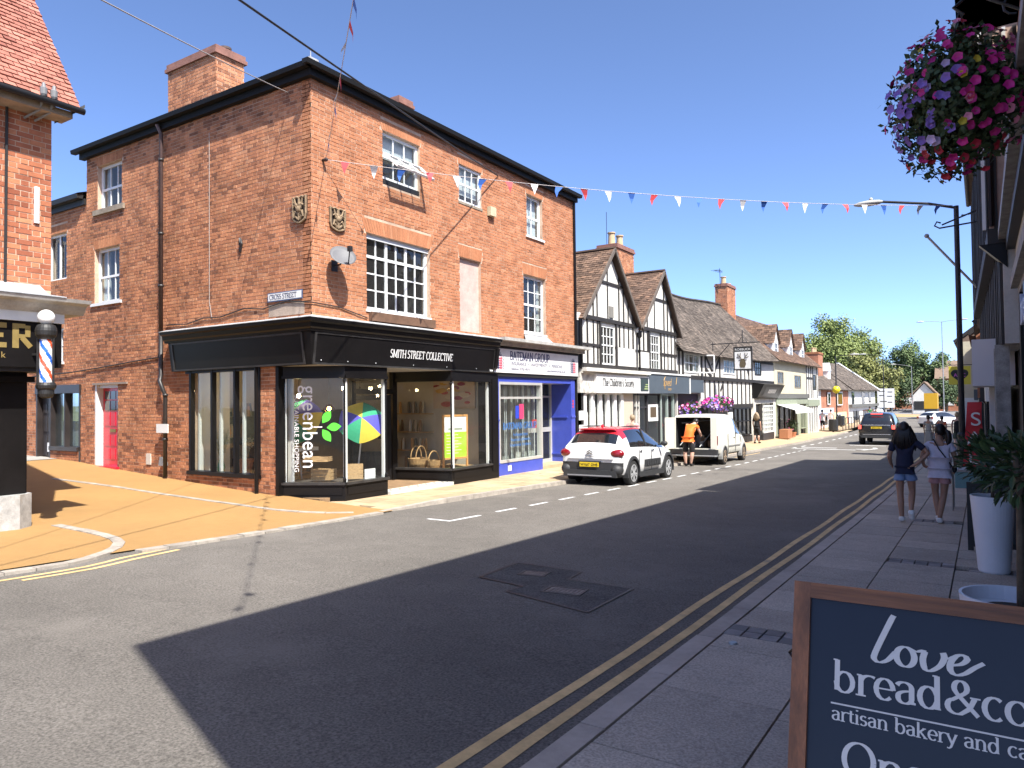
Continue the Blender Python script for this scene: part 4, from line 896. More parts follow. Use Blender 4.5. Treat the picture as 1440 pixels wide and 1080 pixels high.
# crates, baskets, pots, stools
def crate(x, y, z, w, d, h, rot, label):
    t = thing('wooden_crate', label, 'crate', (x, y, z)); Mx = Matrix.Translation((x, y, z)) @ Matrix.Rotation(rot, 4, 'Z')
    for sx, sy, lx, ly in ((-1, 0, .012, d), (1, 0, .012, d), (0, -1, w, .012), (0, 1, w, .012)):
        for k in range(3):
            m = MB(); cx, cy = sx * w / 2, sy * d / 2; m.box(cx - lx / 2, cx + lx / 2, cy - ly / 2, cy + ly / 2, h * (k / 3) + .004, h * ((k + 1) / 3) - .006); m.xf(Mx); m.build('slat', WOODL, t)
    m = MB(); m.box(-w / 2, w / 2, -d / 2, d / 2, 0, .01); m.xf(Mx); m.build('base', WOODL, t)
crate(-11.45, 10.5, .1, .42, .3, .22, .3, 'long slatted wooden crate in the corner window below the leaf emblem')
crate(-11.0, 10.95, .1, .3, .3, .3, .8, 'taller slatted crate under the parasol in the corner window')
crate(-11.3, 10.2, .5, .5, .3, .1, .5, 'shallow wooden tray in the corner window')
solo_box('notice_card', 'small white card leaning on the sill of the corner window', 'card', WHITE, -10.74, -10.72, 10.95, 11.25, SB + .0, SB + .2)
bk = thing('wicker_basket', 'round wicker basket with hoop handle in the right shop window', 'basket', (-11.35, 13.85, SB - .06))
m = MB(); m.lathe([(.14, 0), (.18, .1), (.2, .22), (.18, .22), (.13, .02)], (-11.3, 13.9, SB - .06), 18); m.build('bowl', WICK, bk)
m = MB(); m.tube([(-11.3, 13.9 + .2 * math.cos(a), SB + .14 + .24 * math.sin(a)) for a in [math.pi * k / 12 for k in range(13)]], .016, 6); m.build('handle', WICK, bk)
bk = thing('wicker_basket', 'wide wicker basket with twin handles beside the doorway window', 'basket', (-11.7, 13.7, SB + .2))
m = MB(); m.lathe([(.17, 0), (.24, .12), (.27, .26), (.24, .26), (.16, .02)], (-11.68, 13.78, SB - .06), 18); m.build('bowl', WICK, bk)
for dx in (-.08, .08): m = MB(); m.tube([(-11.68 + dx, 13.78 + .2 * math.cos(a), SB + .2 + .3 * math.sin(a)) for a in [math.pi * k / 12 for k in range(13)]], .014, 6); m.build('handle', WICK, bk)
ab = thing('easel_board', 'lime green and white easel board with wooden frame in the right shop window', 'board', (-10.95, 14.4, SB - .06))
Pab, Lab = line_plane((-11.05, 13.95), (-10.88, 14.75))
m = MB()
for b in ((0, .05, 0, 1.32), (Lab - .05, Lab, 0, 1.32), (.05, Lab - .05, 1.27, 1.32), (.05, Lab - .05, .22, .27)): Pab.box(m, b[0], b[1], SB - .06 + b[2], SB - .06 + b[3], -.03, .0)
m.build('frame', M('orange_pine', (.5, .25, .08), .6), ab); m = MB(); Pab.box(m, .05, Lab - .05, .31, .93, -.02, -.01); m.build('green_panel', M('lime_panel', (.36, .70, .03), .6, var=.08), ab); m = MB(); Pab.box(m, .05, Lab - .05, .93, 1.31, -.02, -.01); m.build('white_panel', WHITE, ab)
m = MB(); Pab.box(m, .18, .64, .98, 1.03, -.01, -.006); m.build('board_rule', M('grey_print', (.3, .33, .25), .6), ab)
for k in range(7): m = MB(); Pab.box(m, .12, .5 + .1 * (k % 2), .85 - k * .075, .865 - k * .075, -.01, -.007); m.build('board_rule', M('pale_print', (.7, .85, .5), .6), ab)
pc = thing('wall_picture', 'large food picture hanging on the shop wall behind the right window', 'picture', (-12.4, 15.5, 1.5))
m = MB(); m.box(-12.6, -11.2, 15.5, 15.55, 1.5, 2.35); m.build('canvas', M('picture_ground', (.55, .42, .3), .8, var=.1), pc)
rg = random.Random(3)
for k in range(16):
    m = MB(); m.ball((rg.uniform(-12.5, -11.3), 15.5, rg.uniform(1.6, 2.2)), rg.uniform(.05, .14), 8, 5, sx=1.6, sy=.12, sz=.6); m.build('painted_food', M('food_%d' % (k % 4), [(.45, .08, .06), (.6, .35, .08), (.3, .04, .06), (.62, .5, .36)][k % 4], .7), pc)
# pot plant with dry grasses, stool table, shelves of goods
pt = thing('potted_grasses', 'terracotta pot of dry pale grasses in the side street window', 'plant', (-13.55, 10.1, .12))
m = MB(); m.lathe([(.1, .0), (.15, .3), (.17, .3), (.17, .36), (.13, .36)], (-13.5, 10.15, .12), 16); m.build('pot', M('terracotta', (.45, .17, .08), .85, var=.15), pt)
def grasses(c, n, h, mat, parent, name='stems'):
    m = MB(); rg = random.Random(n)
    for i in range(n):
        a = rg.uniform(0, 6.28); s = rg.uniform(.05, .35) * h; p = Vector(c); tp_ = p + Vector((math.cos(a) * s, math.sin(a) * s, h * rg.uniform(.6, 1)))
        m.tube([p, p.lerp(tp_, .55) + Vector((0, 0, .06)), tp_], [.008, .007, .004], 4)
        for k in range(6):
            q = p.lerp(tp_, .4 + .1 * k); b = rg.uniform(0, 6.28); d = Vector((math.cos(b), math.sin(b), .5)) * .05; s2 = Vector((-d.y, d.x, 0)) * .35
            m.quad(q, q + d * .5 + s2, q + d, q + d * .5 - s2)
    return m.build(name, mat, parent, kind='stuff')
grasses((-13.5, 10.15, .45), 26, .55, M('dry_grass', (.5, .45, .33), .9, var=.2), pt)
pt = thing('glass_vase_stems', 'tall pale leafy stems in a vase at the left of the side window', 'plant', (-14.3, 10.1, .12)); m = MB(); m.lathe([(.06, 0), (.09, .15), (.05, .3), (.06, .32)], (-14.3, 10.1, .12), 12); m.build('vase', M('green_vase', (.08, .25, .14), .2), pt); grasses((-14.3, 10.1, .4), 34, .75, M('silver_leaf', (.45, .48, .38), .9, var=.2), pt)
tb = thing('small_table', 'white topped cafe table inside the side street window', 'table', (-13.0, 11.1, -.2)); m = MB(); m.box(-13.5, -12.6, 10.8, 11.4, .62, .7); m.build('top', WHITE, tb)
for x in (-13.4, -12.7):
    for y in (10.9, 11.3): m = MB(); m.tube([(x, y, -.2), (x, y, .62)], .02, 6); m.build('leg', WOODL, tb)
rg = random.Random(8)
for k, (x, y, lab) in enumerate([(-15.1, 11.0, 'open shelf of small goods on the back wall nearest the side street'), (-15.1, 12.6, 'open shelf of small goods on the back wall opposite the door'), (-13.2, 15.3, 'open shelf of small goods against the wall behind the wicker baskets')]):
    t = thing('shelf_unit', lab, 'shelf', (x, y, -.2)); w, d = (.35, 1.3) if k < 2 else (1.3, .3)
    for z in (-.15, .35, .85, 1.35): m = MB(); m.box(x - w / 2, x + w / 2, y - d / 2, y + d / 2, z, z + .03); m.build('shelf_board', WOODL if k else BLACKM, t)
    for z in (-.12, .38, .88, 1.38):
        for i in range(9):
            px, py = x + rg.uniform(-.4, .4) * w, y + rg.uniform(-.45, .45) * d; m = MB(); r_ = rg.uniform(.03, .06); m.lathe([(r_, z), (r_, z + rg.uniform(.1, .3)), (r_ * .5, z + .32)], (px, py, 0), 8)
            m.build('jar', M('goods_%d' % (i % 5), [(.5, .45, .35), (.25, .14, .06), (.12, .12, .1), (.55, .3, .1), (.6, .6, .58)][i % 5], .5), t)
LAMP = M('filament_glow', (1, .8, .5), .3, emit=(1, .72, .38), es=30)
for k, (x, y, z, lab) in enumerate([(-13.5, 10.9, 2.1, 'bare pendant bulb highest in the side window'), (-12.9, 11.1, 1.85, 'bare pendant bulb hanging just left of the vent pipe'), (-14.1, 11.6, 1.35, 'amber pendant bulb low at the left of the side window'), (-12.9, 12.0, 1.55, 'amber pendant bulb above the parasol'), (-11.9, 11.5, 2.0, 'pendant bulb in the corner window right of the lettering'), (-12.1, 12.2, 1.95, 'pendant bulb seen through the doorway side of the corner window')]):
    t = thing('pendant_lamp', lab, 'lamp', (x, y, z)); m = MB(); m.tube([(x, y, z + .1), (x, y, 2.7)], .006, 5); m.build('flex', IRON, t); m = MB(); m.lathe([(.02, .03), (.022, .1), (.012, .11)], (x, y, z), 8); m.build('holder', IRON, t); m = MB(); m.ball((x, y, z), .045, 10, 8); m.build('bulb', LAMP, t)
    if k in (2, 3): m = MB(); m.lathe([(.12, -.08), (.14, .0), (.06, .1)], (x, y, z), 12); m.build('amber_shade', glass_mat('amber_glass', (.9, .6, .25)), t)

# ================================================================== the blue office front next door
bat = thing('blue_shopfront', 'bright blue office shopfront with white Bateman Group sign', 'shopfront', (FX, 18, -.3))
BLUE = M('royal_blue_paint', (.055, .085, .44), .32, var=.12, vs=3, coat=.2); ALU = M('aluminium_frame', (.55, .54, .50), .4, metal=.3, var=.08)
def fb_(name, mat, *boxes, parent=None, label=None):
    m = MB()
    for b in boxes: FP.box(m, *b)
    return m.build(name, mat, parent or bat, label=label)
fb_('pilaster', BLUE, (15.7, 15.93, -.45, 2.34, -.1, .08)); fb_('pilaster', BLUE, (19.95, 20.2, -.45, 2.34, -.1, .08))
fb_('head_band', BLUE, (15.93, 19.95, 2.2, 2.34, -.1, .07)); fb_('stall_riser', BLUE, (15.93, 18.2, -.45, .03, -.1, .06)); fb_('plinth_rail', BLUE, (15.7, 15.935, .0, .05, .08, .1), (15.7, 15.935, 1.15, 1.2, .08, .1), (19.94, 20.2, .0, .05, .08, .1), (19.94, 20.2, 1.15, 1.2, .08, .1))
fr_ = fb_('window_frame', ALU, (15.93, 16.01, .03, 2.2, -.08, .075), (18.12, 18.2, .03, 2.2, -.08, .075), (16.01, 18.12, .03, .1, -.08, .075), (16.01, 18.12, 2.13, 2.2, -.08, .072), (16.01, 18.12, 1.74, 1.8, -.06, .06))
for z0, z1 in ((.1, 1.74), (1.8, 2.13)): m = MB(); FP.box(m, 16.01, 18.12, z0, z1, -.005, .0); m.build('pane', G_SHOP, fr_)
BL = M('vertical_blind', (.62, .64, .62), .8, var=.06)
k = 0; u = 16.03
while u < 18.1:
    m = MB(); a = .5 + .25 * math.sin(k * 1.7); m.quad(FP.pt(u, .1, -.15), FP.pt(u + .075 * math.cos(a), .1, -.15 - .075 * math.sin(a)), FP.pt(u + .075 * math.cos(a), 2.13, -.15 - .075 * math.sin(a)), FP.pt(u, 2.13, -.15)); m.build('blind_slat', BL, fr_); u += .082; k += 1
fb_('office_room', INTD, (15.8, 20.1, -.4, 2.6, -3.2, -3.1), (15.72, 15.8, -.4, 2.6, -3.1, -.1), (15.8, 20.1, 2.45, 2.6, -3.1, -.05))
fb_('recess_return', BLUE, (19.95, 20.2, -.45, 2.34, -.75, -.1)); fb_('recess_ceiling', WHITE, (18.2, 19.95, 2.2, 2.3, -.75, -.1)); fb_('recess_step', M('step_tile', (.42, .33, .2), .8, var=.2), (18.2, 19.95, -.5, -.22, -.75, .06)); fb_('recess_rail', BLUE, (19.92, 19.951, 1.15, 1.19, -.62, -.05), (19.92, 19.951, .0, .04, -.62, -.05))
dfr = fb_('office_door', ALU, (18.2, 18.3, -.22, 2.2, -.68, -.62), (19.2, 19.28, -.22, 2.2, -.68, -.62), (19.87, 19.95, -.22, 2.2, -.68, -.62), (18.3, 19.87, 1.78, 1.84, -.68, -.62), (18.3, 19.87, .72, .86, -.68, -.62), (18.3, 19.87, -.22, -.12, -.68, -.62))
for z0, z1 in ((-.12, .72), (.86, 1.78), (1.84, 2.2)):
    for a, b in ((18.3, 19.2), (19.28, 19.87)): m = MB(); FP.box(m, a, b, z0, z1, -.655, -.65); m.build('pane', G_SHOP, dfr)
m = MB(); m.quad(FP.pt(18.1, -.2, -1.3), FP.pt(20, -.2, -1.3), FP.pt(20, 2.2, -1.3), FP.pt(18.1, 2.2, -1.3)); m.build('hall_wall', INT, bat)
fb_('red_poster', M('red_poster', (.6, .06, .05), .6), (17.75, 18.0, .9, 1.15, -.02, -.012)); fb_('cash_box', ALU, (18.98, 19.18, .76, .92, -.6, -.52))
for u, z in ((15.81, 1.35), (20.06, 1.45)):
    m = MB()
    for k in range(3): FP.box(m, u - .03 - .01 * (k == 1), u + .03 + .01 * (k == 1), z + k * .09, z + k * .09 + .07, .081, .088)
    m.build('red_emblem', M('emblem_red', (.55, .04, .05), .5), bat)
fb_('air_vent', WHITE, (16.35, 16.42, -.2, -.05, .06, .075), (16.44, 16.51, -.2, -.05, .06, .075))
sg = thing('office_sign', 'long white sign board lettered Bateman Group with red and blue portcullis emblems', 'sign', FP.pt(17.8, 2.44, .2))
m = MB(); FP.box(m, 15.42, 20.3, 2.44, 3.08, .1, .15); m.build('board', WHITE, sg); m = MB(); FP.box(m, 15.4, 20.32, 2.34, 2.44, -.05, .12); m.build('dark_batten', BLACKM, sg)
NV = M('navy_print', (.02, .025, .10), .5); RD = M('red_print', (.6, .03, .08), .5)
pen_text('BATEMAN GROUP', FP, 16.38, 2.80, .32, .154, NV, sg, .15, .07, sx=.79)
text_mesh('INSURANCE  +  INVESTMENTS  +  PENSIONS', FP, 17.86, 2.655, .135, .152, NV, sg, sx=1.02)
text_mesh('Telephone: 01926 495731', FP, 16.38, 2.525, .10, .152, NV, sg, align='LEFT', sx=.95); text_mesh('www.bateman-group.co.uk', FP, 19.45, 2.525, .10, .152, NV, sg, align='RIGHT', sx=.95)
def portcullis(P, uc, z, w, h, d, parent):
    for k in range(4):
        m = MB(); P.box(m, uc - w / 2 + w * k / 3.5, uc - w / 2 + w * k / 3.5 + w * .14, z, z + h, d, d + .003); m.build('emblem_bar', NV if k < 2 else RD, parent)
    for k in range(5):
        for s, mt in ((0, NV), (1, RD)): m = MB(); P.box(m, uc - w / 2 + s * w / 2, uc + s * w / 2, z + h * (.1 + k * .18), z + h * (.17 + k * .18), d + .003, d + .005); m.build('emblem_bar', mt, parent)
    m = MB()
    for k in range(5): a = R(20 + 35 * k); P.bar(m, (uc, z + h * 1.08), (uc + .45 * w * math.cos(a), z + h * 1.08 + .4 * w * math.sin(a)), .015, d, d + .003)
    P.box(m, uc - .4 * w, uc + .4 * w, z + h * 1.05, z + h * 1.1, d + .003, d + .005); m.build('emblem_crown', NV, parent)
    for s in (-1, 1): m = MB(); m.tube([P.pt(uc + s * w * .68, z + h * (1 - .12 * k), d + .004) + P.u * (.012 * (-1) ** k) for k in range(9)], .008, 5); m.build('emblem_chain', NV, parent)
portcullis(FP, 15.86, 2.52, .26, .34, .15, sg); portcullis(FP, 19.98, 2.52, .26, .34, .15, sg)
VB = M('blue_vinyl', (.05, .16, .42), .5)
pen_text('BATEMAN GROUP', FP, 16.22, .92, .24, .006, VB, fr_, .14, .07, sx=.86)
for k, t in enumerate(('Independent', 'financial advisers', 'insurance brokers')): text_mesh(t, FP, 17.1, .72 - .14 * k, .13, .004, VB, fr_, sx=1.1)
m = MB(); FP.box(m, 16.85, 17.02, 1.2, 1.55, .003, .006); m.build('emblem_left', M('blue_vinyl2', (.03, .06, .5), .5), fr_); m = MB(); FP.box(m, 17.05, 17.28, 1.18, 1.6, .003, .006); m.build('emblem_right', M('red_vinyl', (.6, .05, .14), .5), fr_)
# cornice above it
m = MB(); FP.box(m, 15.74, 20.75, 3.28, 3.36, .002, .42); FP.box(m, 15.74, 20.7, 3.16, 3.28, .002, .2); m.build('cornice', M('weathered_cornice', (.42, .41, .38), .8, var=.3, vs=4), bat)
m = MB(); FP.box(m, 15.72, 20.42, 2.4, 3.2, -.2, .09); m.build('backing', BLACKM, bat)
# ================================================================== the barber's building at the left edge
BX = -11.7; BP = PL((BX, 0, 0), (0, 1, 0), (1, 0, 0)); bb = thing('barber_building', 'orange brick building with steep red tiled roof at the left edge', 'building', (-14, 3, -.1))
m = MB(); BP.box(m, -3, 5.36, 2.2, 6.0, -.25, 0); m.box(-18, BX - .25, 5.1, 5.36, 2.2, 6); m.box(-18, BX - .25, -3, -2.8, -.3, 6); wl = m.build('front_wall', MORTAR, bb)
put_bricks(BP, wl, lay_bricks(BP, 3.2, 5.36, 3.4, 5.98, seed=31, cz=.079), (), BRICKO, n_ind=150)
m = MB(); BP.box(m, -3, 3.2, 3.4, 5.98, 0, .006); m.build('far_brickwork', BRICKO, bb)
rf = tiles(bb, (-11.3, -3, 6.15), (-11.3, 5.58, 6.15), (-13.9, -3, 9.9), (-13.9, 5.58, 9.9), TILER, tw=.17, gauge=.1, name='roof_tiles', lift=.022, keep=lambda s, t: s > .55)
m = MB(); m.quad((-11.3, -3, 6.14), (-11.3, 5.58, 6.14), (-13.9, 5.58, 9.88), (-13.9, -3, 9.88)); m.quad((-16.5, -3, 6.14), (-16.5, 5.58, 6.14), (-13.9, 5.58, 9.88), (-13.9, -3, 9.88)); m.poly([(-11.4, 5.3, 6.05), (-13.9, 5.3, 9.8), (-16.4, 5.3, 6.05)]); m.build('roof_deck', TILER, bb)
m = MB(); BP.box(m, -3, 5.5, 5.98, 6.08, 0, .34); m.build('soffit', M('old_timber', (.3, .22, .15), .8, var=.3, vs=6), bb); m = MB(); m.tube([(-11.27, -3, 6.1), (-11.27, 5.62, 6.1)], .05, 8); m.build('gutter', BLACKM, bb, smooth=True)
m = MB(); m.prism([(-11.3, 5.5, 6.05), (-11.25, 5.62, 6.16), (-11.7, 5.62, 6.16), (-11.7, 5.4, 5.95)], (0, 0, .05)); m.build('eaves_corner', BLACKM, bb)
for u in (5.06, 5.2): m = MB(); m.lathe([(.03, 0), (.045, .03), (.05, .12), (.03, .14), (.02, .2)], (BX + .42, u, 6.15), 10); m.tube([(BX + .42, u, 6.15), (BX + .3, u, 5.98), (BX + .02, u - .08, 5.9)], .018, 6); m.build('cable_insulator', M('grey_porcelain', (.2, .2, .2), .4), bb)
m = MB(); BP.box(m, 5.12, 5.18, 4.38, 4.92, 0, .04); m.build('white_strip_lamp', UPVC, bb); m = MB(); m.tube([BP.pt(4.75, 6, .03), BP.pt(4.74, 3.3, .03)], .02, 6); m.build('cable', cm, bb)
bs_ = thing('barber_shopfront', 'black shopfront with gold lettering and grey moulded cornice at the left edge', 'shopfront', (-11.4, 3, -.1))
def bbx(name, mat, *bx): m = MB(); [BP.box(m, *b) for b in bx]; return m.build(name, mat, bs_)
bbx('fascia', BLACK, (-3, 5.28, 2.22, 2.86, -.2, .5)); m = MB()
m.prism([BP.pt(-3, z, d) for d, z in [(.0, 2.86), (.54, 2.86), (.54, 3.0), (.0, 3.0)]], (0, 8.3, 0)); m.build('frieze', WHITE, bs_)
m = MB(); m.prism([BP.pt(-3, z, d) for d, z in [(.0, 3.0), (.56, 3.0), (.62, 3.06), (.66, 3.12), (.78, 3.15), (.8, 3.2), (.0, 3.28)]], (0, 8.55, 0)); m.build('cornice', M('grey_cornice', (.42, .40, .37), .8, var=.3, vs=4), bs_)
m = MB(); m.prism([BP.pt(-3, z, d) for d, z in [(.0, 3.285), (.81, 3.205), (.81, 3.22), (.3, 3.3), (.02, 3.46), (0, 3.46)]], (0, 8.2, 0)); m.build('lead_top', LEAD, bs_)
GOLD = M('gold_leaf', (.45, .33, .12), .35, metal=.5, var=.2, vs=9)
def slab_letter(strokes, name='gold_letter'):
    m = MB()
    for b in strokes: BP.box(m, *b, .501, .508)
    m.build(name, GOLD, bs_)
slab_letter([(4.36, 4.42, 2.48, 2.82), (4.42, 4.57, 2.75, 2.82), (4.42, 4.53, 2.62, 2.68), (4.42, 4.57, 2.48, 2.55)])
m = MB(); BP.box(m, 4.64, 4.72, 2.48, 2.82, .501, .508); BP.box(m, 4.72, 4.8, 2.76, 2.82, .501, .508); BP.box(m, 4.72, 4.8, 2.62, 2.675, .501, .508); BP.box(m, 4.8, 4.865, 2.64, 2.8, .501, .508); BP.bar(m, (4.76, 2.63), (4.87, 2.5), .07, .5015, .507); m.build('gold_letter', GOLD, bs_)
text_mesh('k', BP, 4.53, 2.34, .12, .502, GOLD, bs_, 'gold_letter', 'CENTER')
bbx('side_return', BLACKM, (4.6, 4.9, -.2, 2.2, -5, -.2)); bbx('soffit_board', BLACKM, (-3, 5.2, 2.16, 2.22, -.2, .45)); bbx('corner_pilaster', BLACK, (4.35, 4.98, .42, 2.16, -.2, .12), (4.86, 5.02, .42, 2.16, -.18, .06)); bbx('capital', BLACK, (4.3, 5.06, 2.02, 2.1, -.2, .2)); bbx('dark_glazing', G_CAR, (1, 4.35, .5, 2.16, -.1, 0)); bbx('side_frame', BLACK, (-3, 1, .4, 2.16, -.2, .1))
m = MB(); m.poly([(-12.4, 3.6, .42), (-11.42, 3.6, .42), (-11.42, 4.84, .42), (-11.58, 5.06, .42), (-12.4, 5.06, .42)][::-1]); q = [(-12.4, 3.6), (-11.42, 3.6), (-11.42, 4.84), (-11.58, 5.06), (-12.4, 5.06)]
for a, b in zip(q, q[1:]): m.quad((*a, -.3), (*b, -.3), (*b, .42), (*a, .42))
m.build('stone_plinth', M('polished_stone', (.42, .42, .40), .5, var=.35, vs=7, bump=.3, bs=20, wear=((.28, .25, .2), 4, .55, .75)), bs_)
bp_ = thing('barber_pole', 'striped red white and blue barber pole with white globe hanging from the fascia', 'barber pole', (-10.95, 4.96, 1.73)); c = (-10.95, 4.96, 0)
m = MB(); m.lathe([(.04, 1.78), (.085, 1.8), (.1, 1.84), (.1, 1.9), (.12, 1.92), (.128, 1.96), (.11, 2.0), (.1, 2.0)], c, 20); m.build('base', BLACKM, bp_, smooth=False)
m = MB(); m.lathe([(.1, 2.6), (.105, 2.62), (.13, 2.66), (.138, 2.72), (.13, 2.76), (.11, 2.8), (.06, 2.82)], c, 20); m.build('collar', BLACKM, bp_); m = MB(); m.ball((-10.95, 4.96, 2.91), .108, 20, 14); m.build('globe', M('white_globe', (.8, .79, .76), .3), bp_, smooth=True)
PW, PR, PBL = M('pole_white', (.75, .75, .74), .25, coat=.5), M('pole_red', (.62, .09, .03), .25, coat=.5), M('pole_blue', (.02, .12, .55), .25, coat=.5); m = MB(); n, k = 36, 30
for i in range(k):
    for j in range(n):
        ph = (j / n * 2 + i / k * 1.35 + .12) % 1; m.cm = 0 if ph < .3 else (1 if ph < .5 else (0 if ph < .8 else 2)); a0, a1 = 2 * math.pi * j / n, 2 * math.pi * (j + 1) / n; z0, z1 = 2.0 + .6 * i / k, 2.0 + .6 * (i + 1) / k
        m.quad(*[(c[0] + .082 * math.cos(a), c[1] + .082 * math.sin(a), z) for a, z in ((a0, z0), (a1, z0), (a1, z1), (a0, z1))])
m.build('striped_drum', [PW, PR, PBL], bp_, smooth=True); m = MB()
for a in (.6, 2.4, 4.2): m.tube([(c[0] + .1 * math.cos(a), c[1] + .1 * math.sin(a), 1.98), (c[0] + .1 * math.cos(a), c[1] + .1 * math.sin(a), 2.64)], .016, 6)
m.bar((-11.2, 4.9, 2.4), (-10.98, 4.95, 2.4), .03); m.build('cage_bars', BLACKM, bp_)
# ================================================================== the row of old houses on the left
def timber(parent, P, a, b, w=.12, d0=-.01, d1=.03, mat=None, name='timber'):
    m = MB(); j = random.uniform(-.012, .012); P.bar(m, a, (b[0] + j, b[1]), w * random.uniform(.85, 1.15), d0, d1 + random.uniform(-.006, .01)); return m.build(name, mat or TIMBER, parent)
def gable_house(u0, u1, ua, ez, az, zb, label, windows, studs, seed, left_panel=None):
    t = thing('timbered_house', label, 'house', (-13, (u0 + u1) / 2, plz(u0))); holes = [w[:4] for w in windows]
    m = MB(); cut_wall(m, FP, u0, u1, -1, ez, holes + [(u0 + .05, u1 - .05, -1, 2.0)], -.2, 0); m.prism([FP.pt(u0, ez, -.2), FP.pt(u1, ez, -.2), FP.pt(ua, az - .12, -.2)], FP.n * .2); m.box(-17, FX - .2, u0, u0 + .15, -1, ez); m.box(-17, FX - .2, u1 - .15, u1, -1, ez); m.build('plaster_wall', PLASTER, t)
    for w in windows: window(t, FP, *w[:4], w[4], w[5], d=-.02, fw=.06, bar=.035, frame=WHITE, room=1, roomcol=INTD, trans=(w[5] // 2,))
    top = lambda u: ez + (az - ez - .18) * (1 - abs(u - ua) / (max(ua - u0, u1 - ua)))
    for s in studs:
        zl = zb
        for w in windows:
            if w[0] - .05 < s < w[1] + .05: zl = None
        if zl is not None: timber(t, FP, (s, zb), (s, ez - .08), .07)
        if top(s) > ez + .25: timber(t, FP, (s, ez + .08), (s, top(s)), .06)
    timber(t, FP, (u0, ez), (u1, ez), .15, d1=.06, name='tie_beam'); timber(t, FP, (u0, zb), (u1, zb), .16, d1=.05, name='sill_beam'); zc = ez + (az - ez) * .52; hw = (u1 - u0) / 2 * .46; timber(t, FP, (ua - hw, zc), (ua + hw, zc), .11, name='collar')
    for a, b in ((u0, windows[0][0]), (windows[0][1], u1)): timber(t, FP, (a, (zb + ez) / 2 - .1), (b, (zb + ez) / 2 - .1), .09, name='rail')
    for w in windows: timber(t, FP, (w[0] - .06, zb), (w[0] - .06, ez), .1, d1=.05); timber(t, FP, (w[1] + .06, zb), (w[1] + .06, ez), .1, d1=.05)
    # roof with barge boards
    o = .22; tiles(t, (FX + o, u0 - .18, ez - .12), (-17, u0 - .18, ez - .12), (FX + o, ua, az), (-17, ua, az), TILE, tw=.2, gauge=.115, seed=seed); tiles(t, (FX + o, u1 + .14, ez - .12), (-17, u1 + .14, ez - .12), (FX + o, ua, az), (-17, ua, az), TILE, tw=.2, gauge=.115, seed=seed + 1)
    m = MB(); m.quad((FX + o - .01, u0 - .18, ez - .13), (-17, u0 - .18, ez - .13), (-17, ua, az - .02), (FX + o - .01, ua, az - .02)); m.quad((FX + o - .01, u1 + .14, ez - .13), (-17, u1 + .14, ez - .13), (-17, ua, az - .02), (FX + o - .01, ua, az - .02)); m.build('roof', TILE, t)
    for ue in (u0 - .16, u1 + .12): m = MB(); FP.bar(m, (ue, ez - .14), (ua, az - .02), .11, o - .02, o + .03); m.build('barge_board', M('weathered_oak', (.13, .105, .085), .8, var=.3, vs=5), t)
    m = MB(); m.tube([(FX + o + .02, ua, az + .02), (-17, ua, az + .02)], .07, 6); m.build('ridge', TILE, t); return t
g1 = gable_house(20.75, 25.25, 23.05, 4.42, 6.95, 2.82, 'white timber framed gabled house nearest the brick corner building', [(22.25, 23.4, 2.9, 4.25, 4, 4)], [20.85, 21.25, 21.7, 22.85 - .85, 22.83, 23.75, 24.15, 24.55, 24.95], 51)
g2 = gable_house(25.45, 29.55, 27.75, 4.42, 6.85, 2.82, 'white timber framed gabled house beside the sagging inn roof', [(26.55, 27.65, 2.86, 4.25, 4, 4)], [25.55, 25.95, 26.35, 27.1, 28.1, 28.5, 28.9, 29.3], 53)
m = MB(); FP.box(m, 23.55, 25.05, 2.9, 3.55, .0, .055); m.build('plain_panel', PLASTER, g1); m = MB(); FP.box(m, 25.5, 26.4, 2.9, 3.5, .0, .055); m.build('plain_panel', PLASTER, g2)
m = MB(); FP.box(m, 22.95, 23.25, 4.55, 4.95, .0, .04); m.build('attic_vent', M('grey_oak', (.2, .19, .17), .8), g1)
m = MB(); m.box(-11.6, FX + .05, 20.44, 20.76, 4.25, 4.5); m.build('white_eaves_box', WHITE, g1); m = MB(); m.box(-11.6, FX + .1, 25.25, 25.46, 4.2, 4.38); m.build('valley_gutter', WHITE, g1)
m = MB(); FP.box(m, 20.44, 20.74, -.5, 4.25, -.1, .02); m.build('side_pier', BLACKM, g1); m = MB(); m.tube([(FX + .1, 20.6, 4.3), (FX + .1, 20.6, 2.7)], .05, 8); m.build('downpipe', BLACK, g1); m = MB(); m.tube([(FX + .1, 25.36, 4.3), (FX + .1, 25.36, 2.8)], .04, 8); m.lathe([(.05, 4.0), (.1, 4.05), (.1, 4.25)], (FX + .1, 25.36, 0), 8); m.build('downpipe', BLACK, g2)
chs = thing('chimney_stack', 'tall red brick chimney with two buff pots between the timbered gables', 'chimney', (-12.8, 28, 6)); chimney(chs, -13.2, -12.3, 27.0, 28.7, 5.2, 8.05, BRICKD, [(-12.75, 27.45, .6, .15), (-12.75, 28.25, .62, .15)]); m = MB(); m.tube([(-12.9, 27.3, 8.1), (-12.9, 27.3, 9.5)], .012, 5); m.build('aerial', IRON, chs)
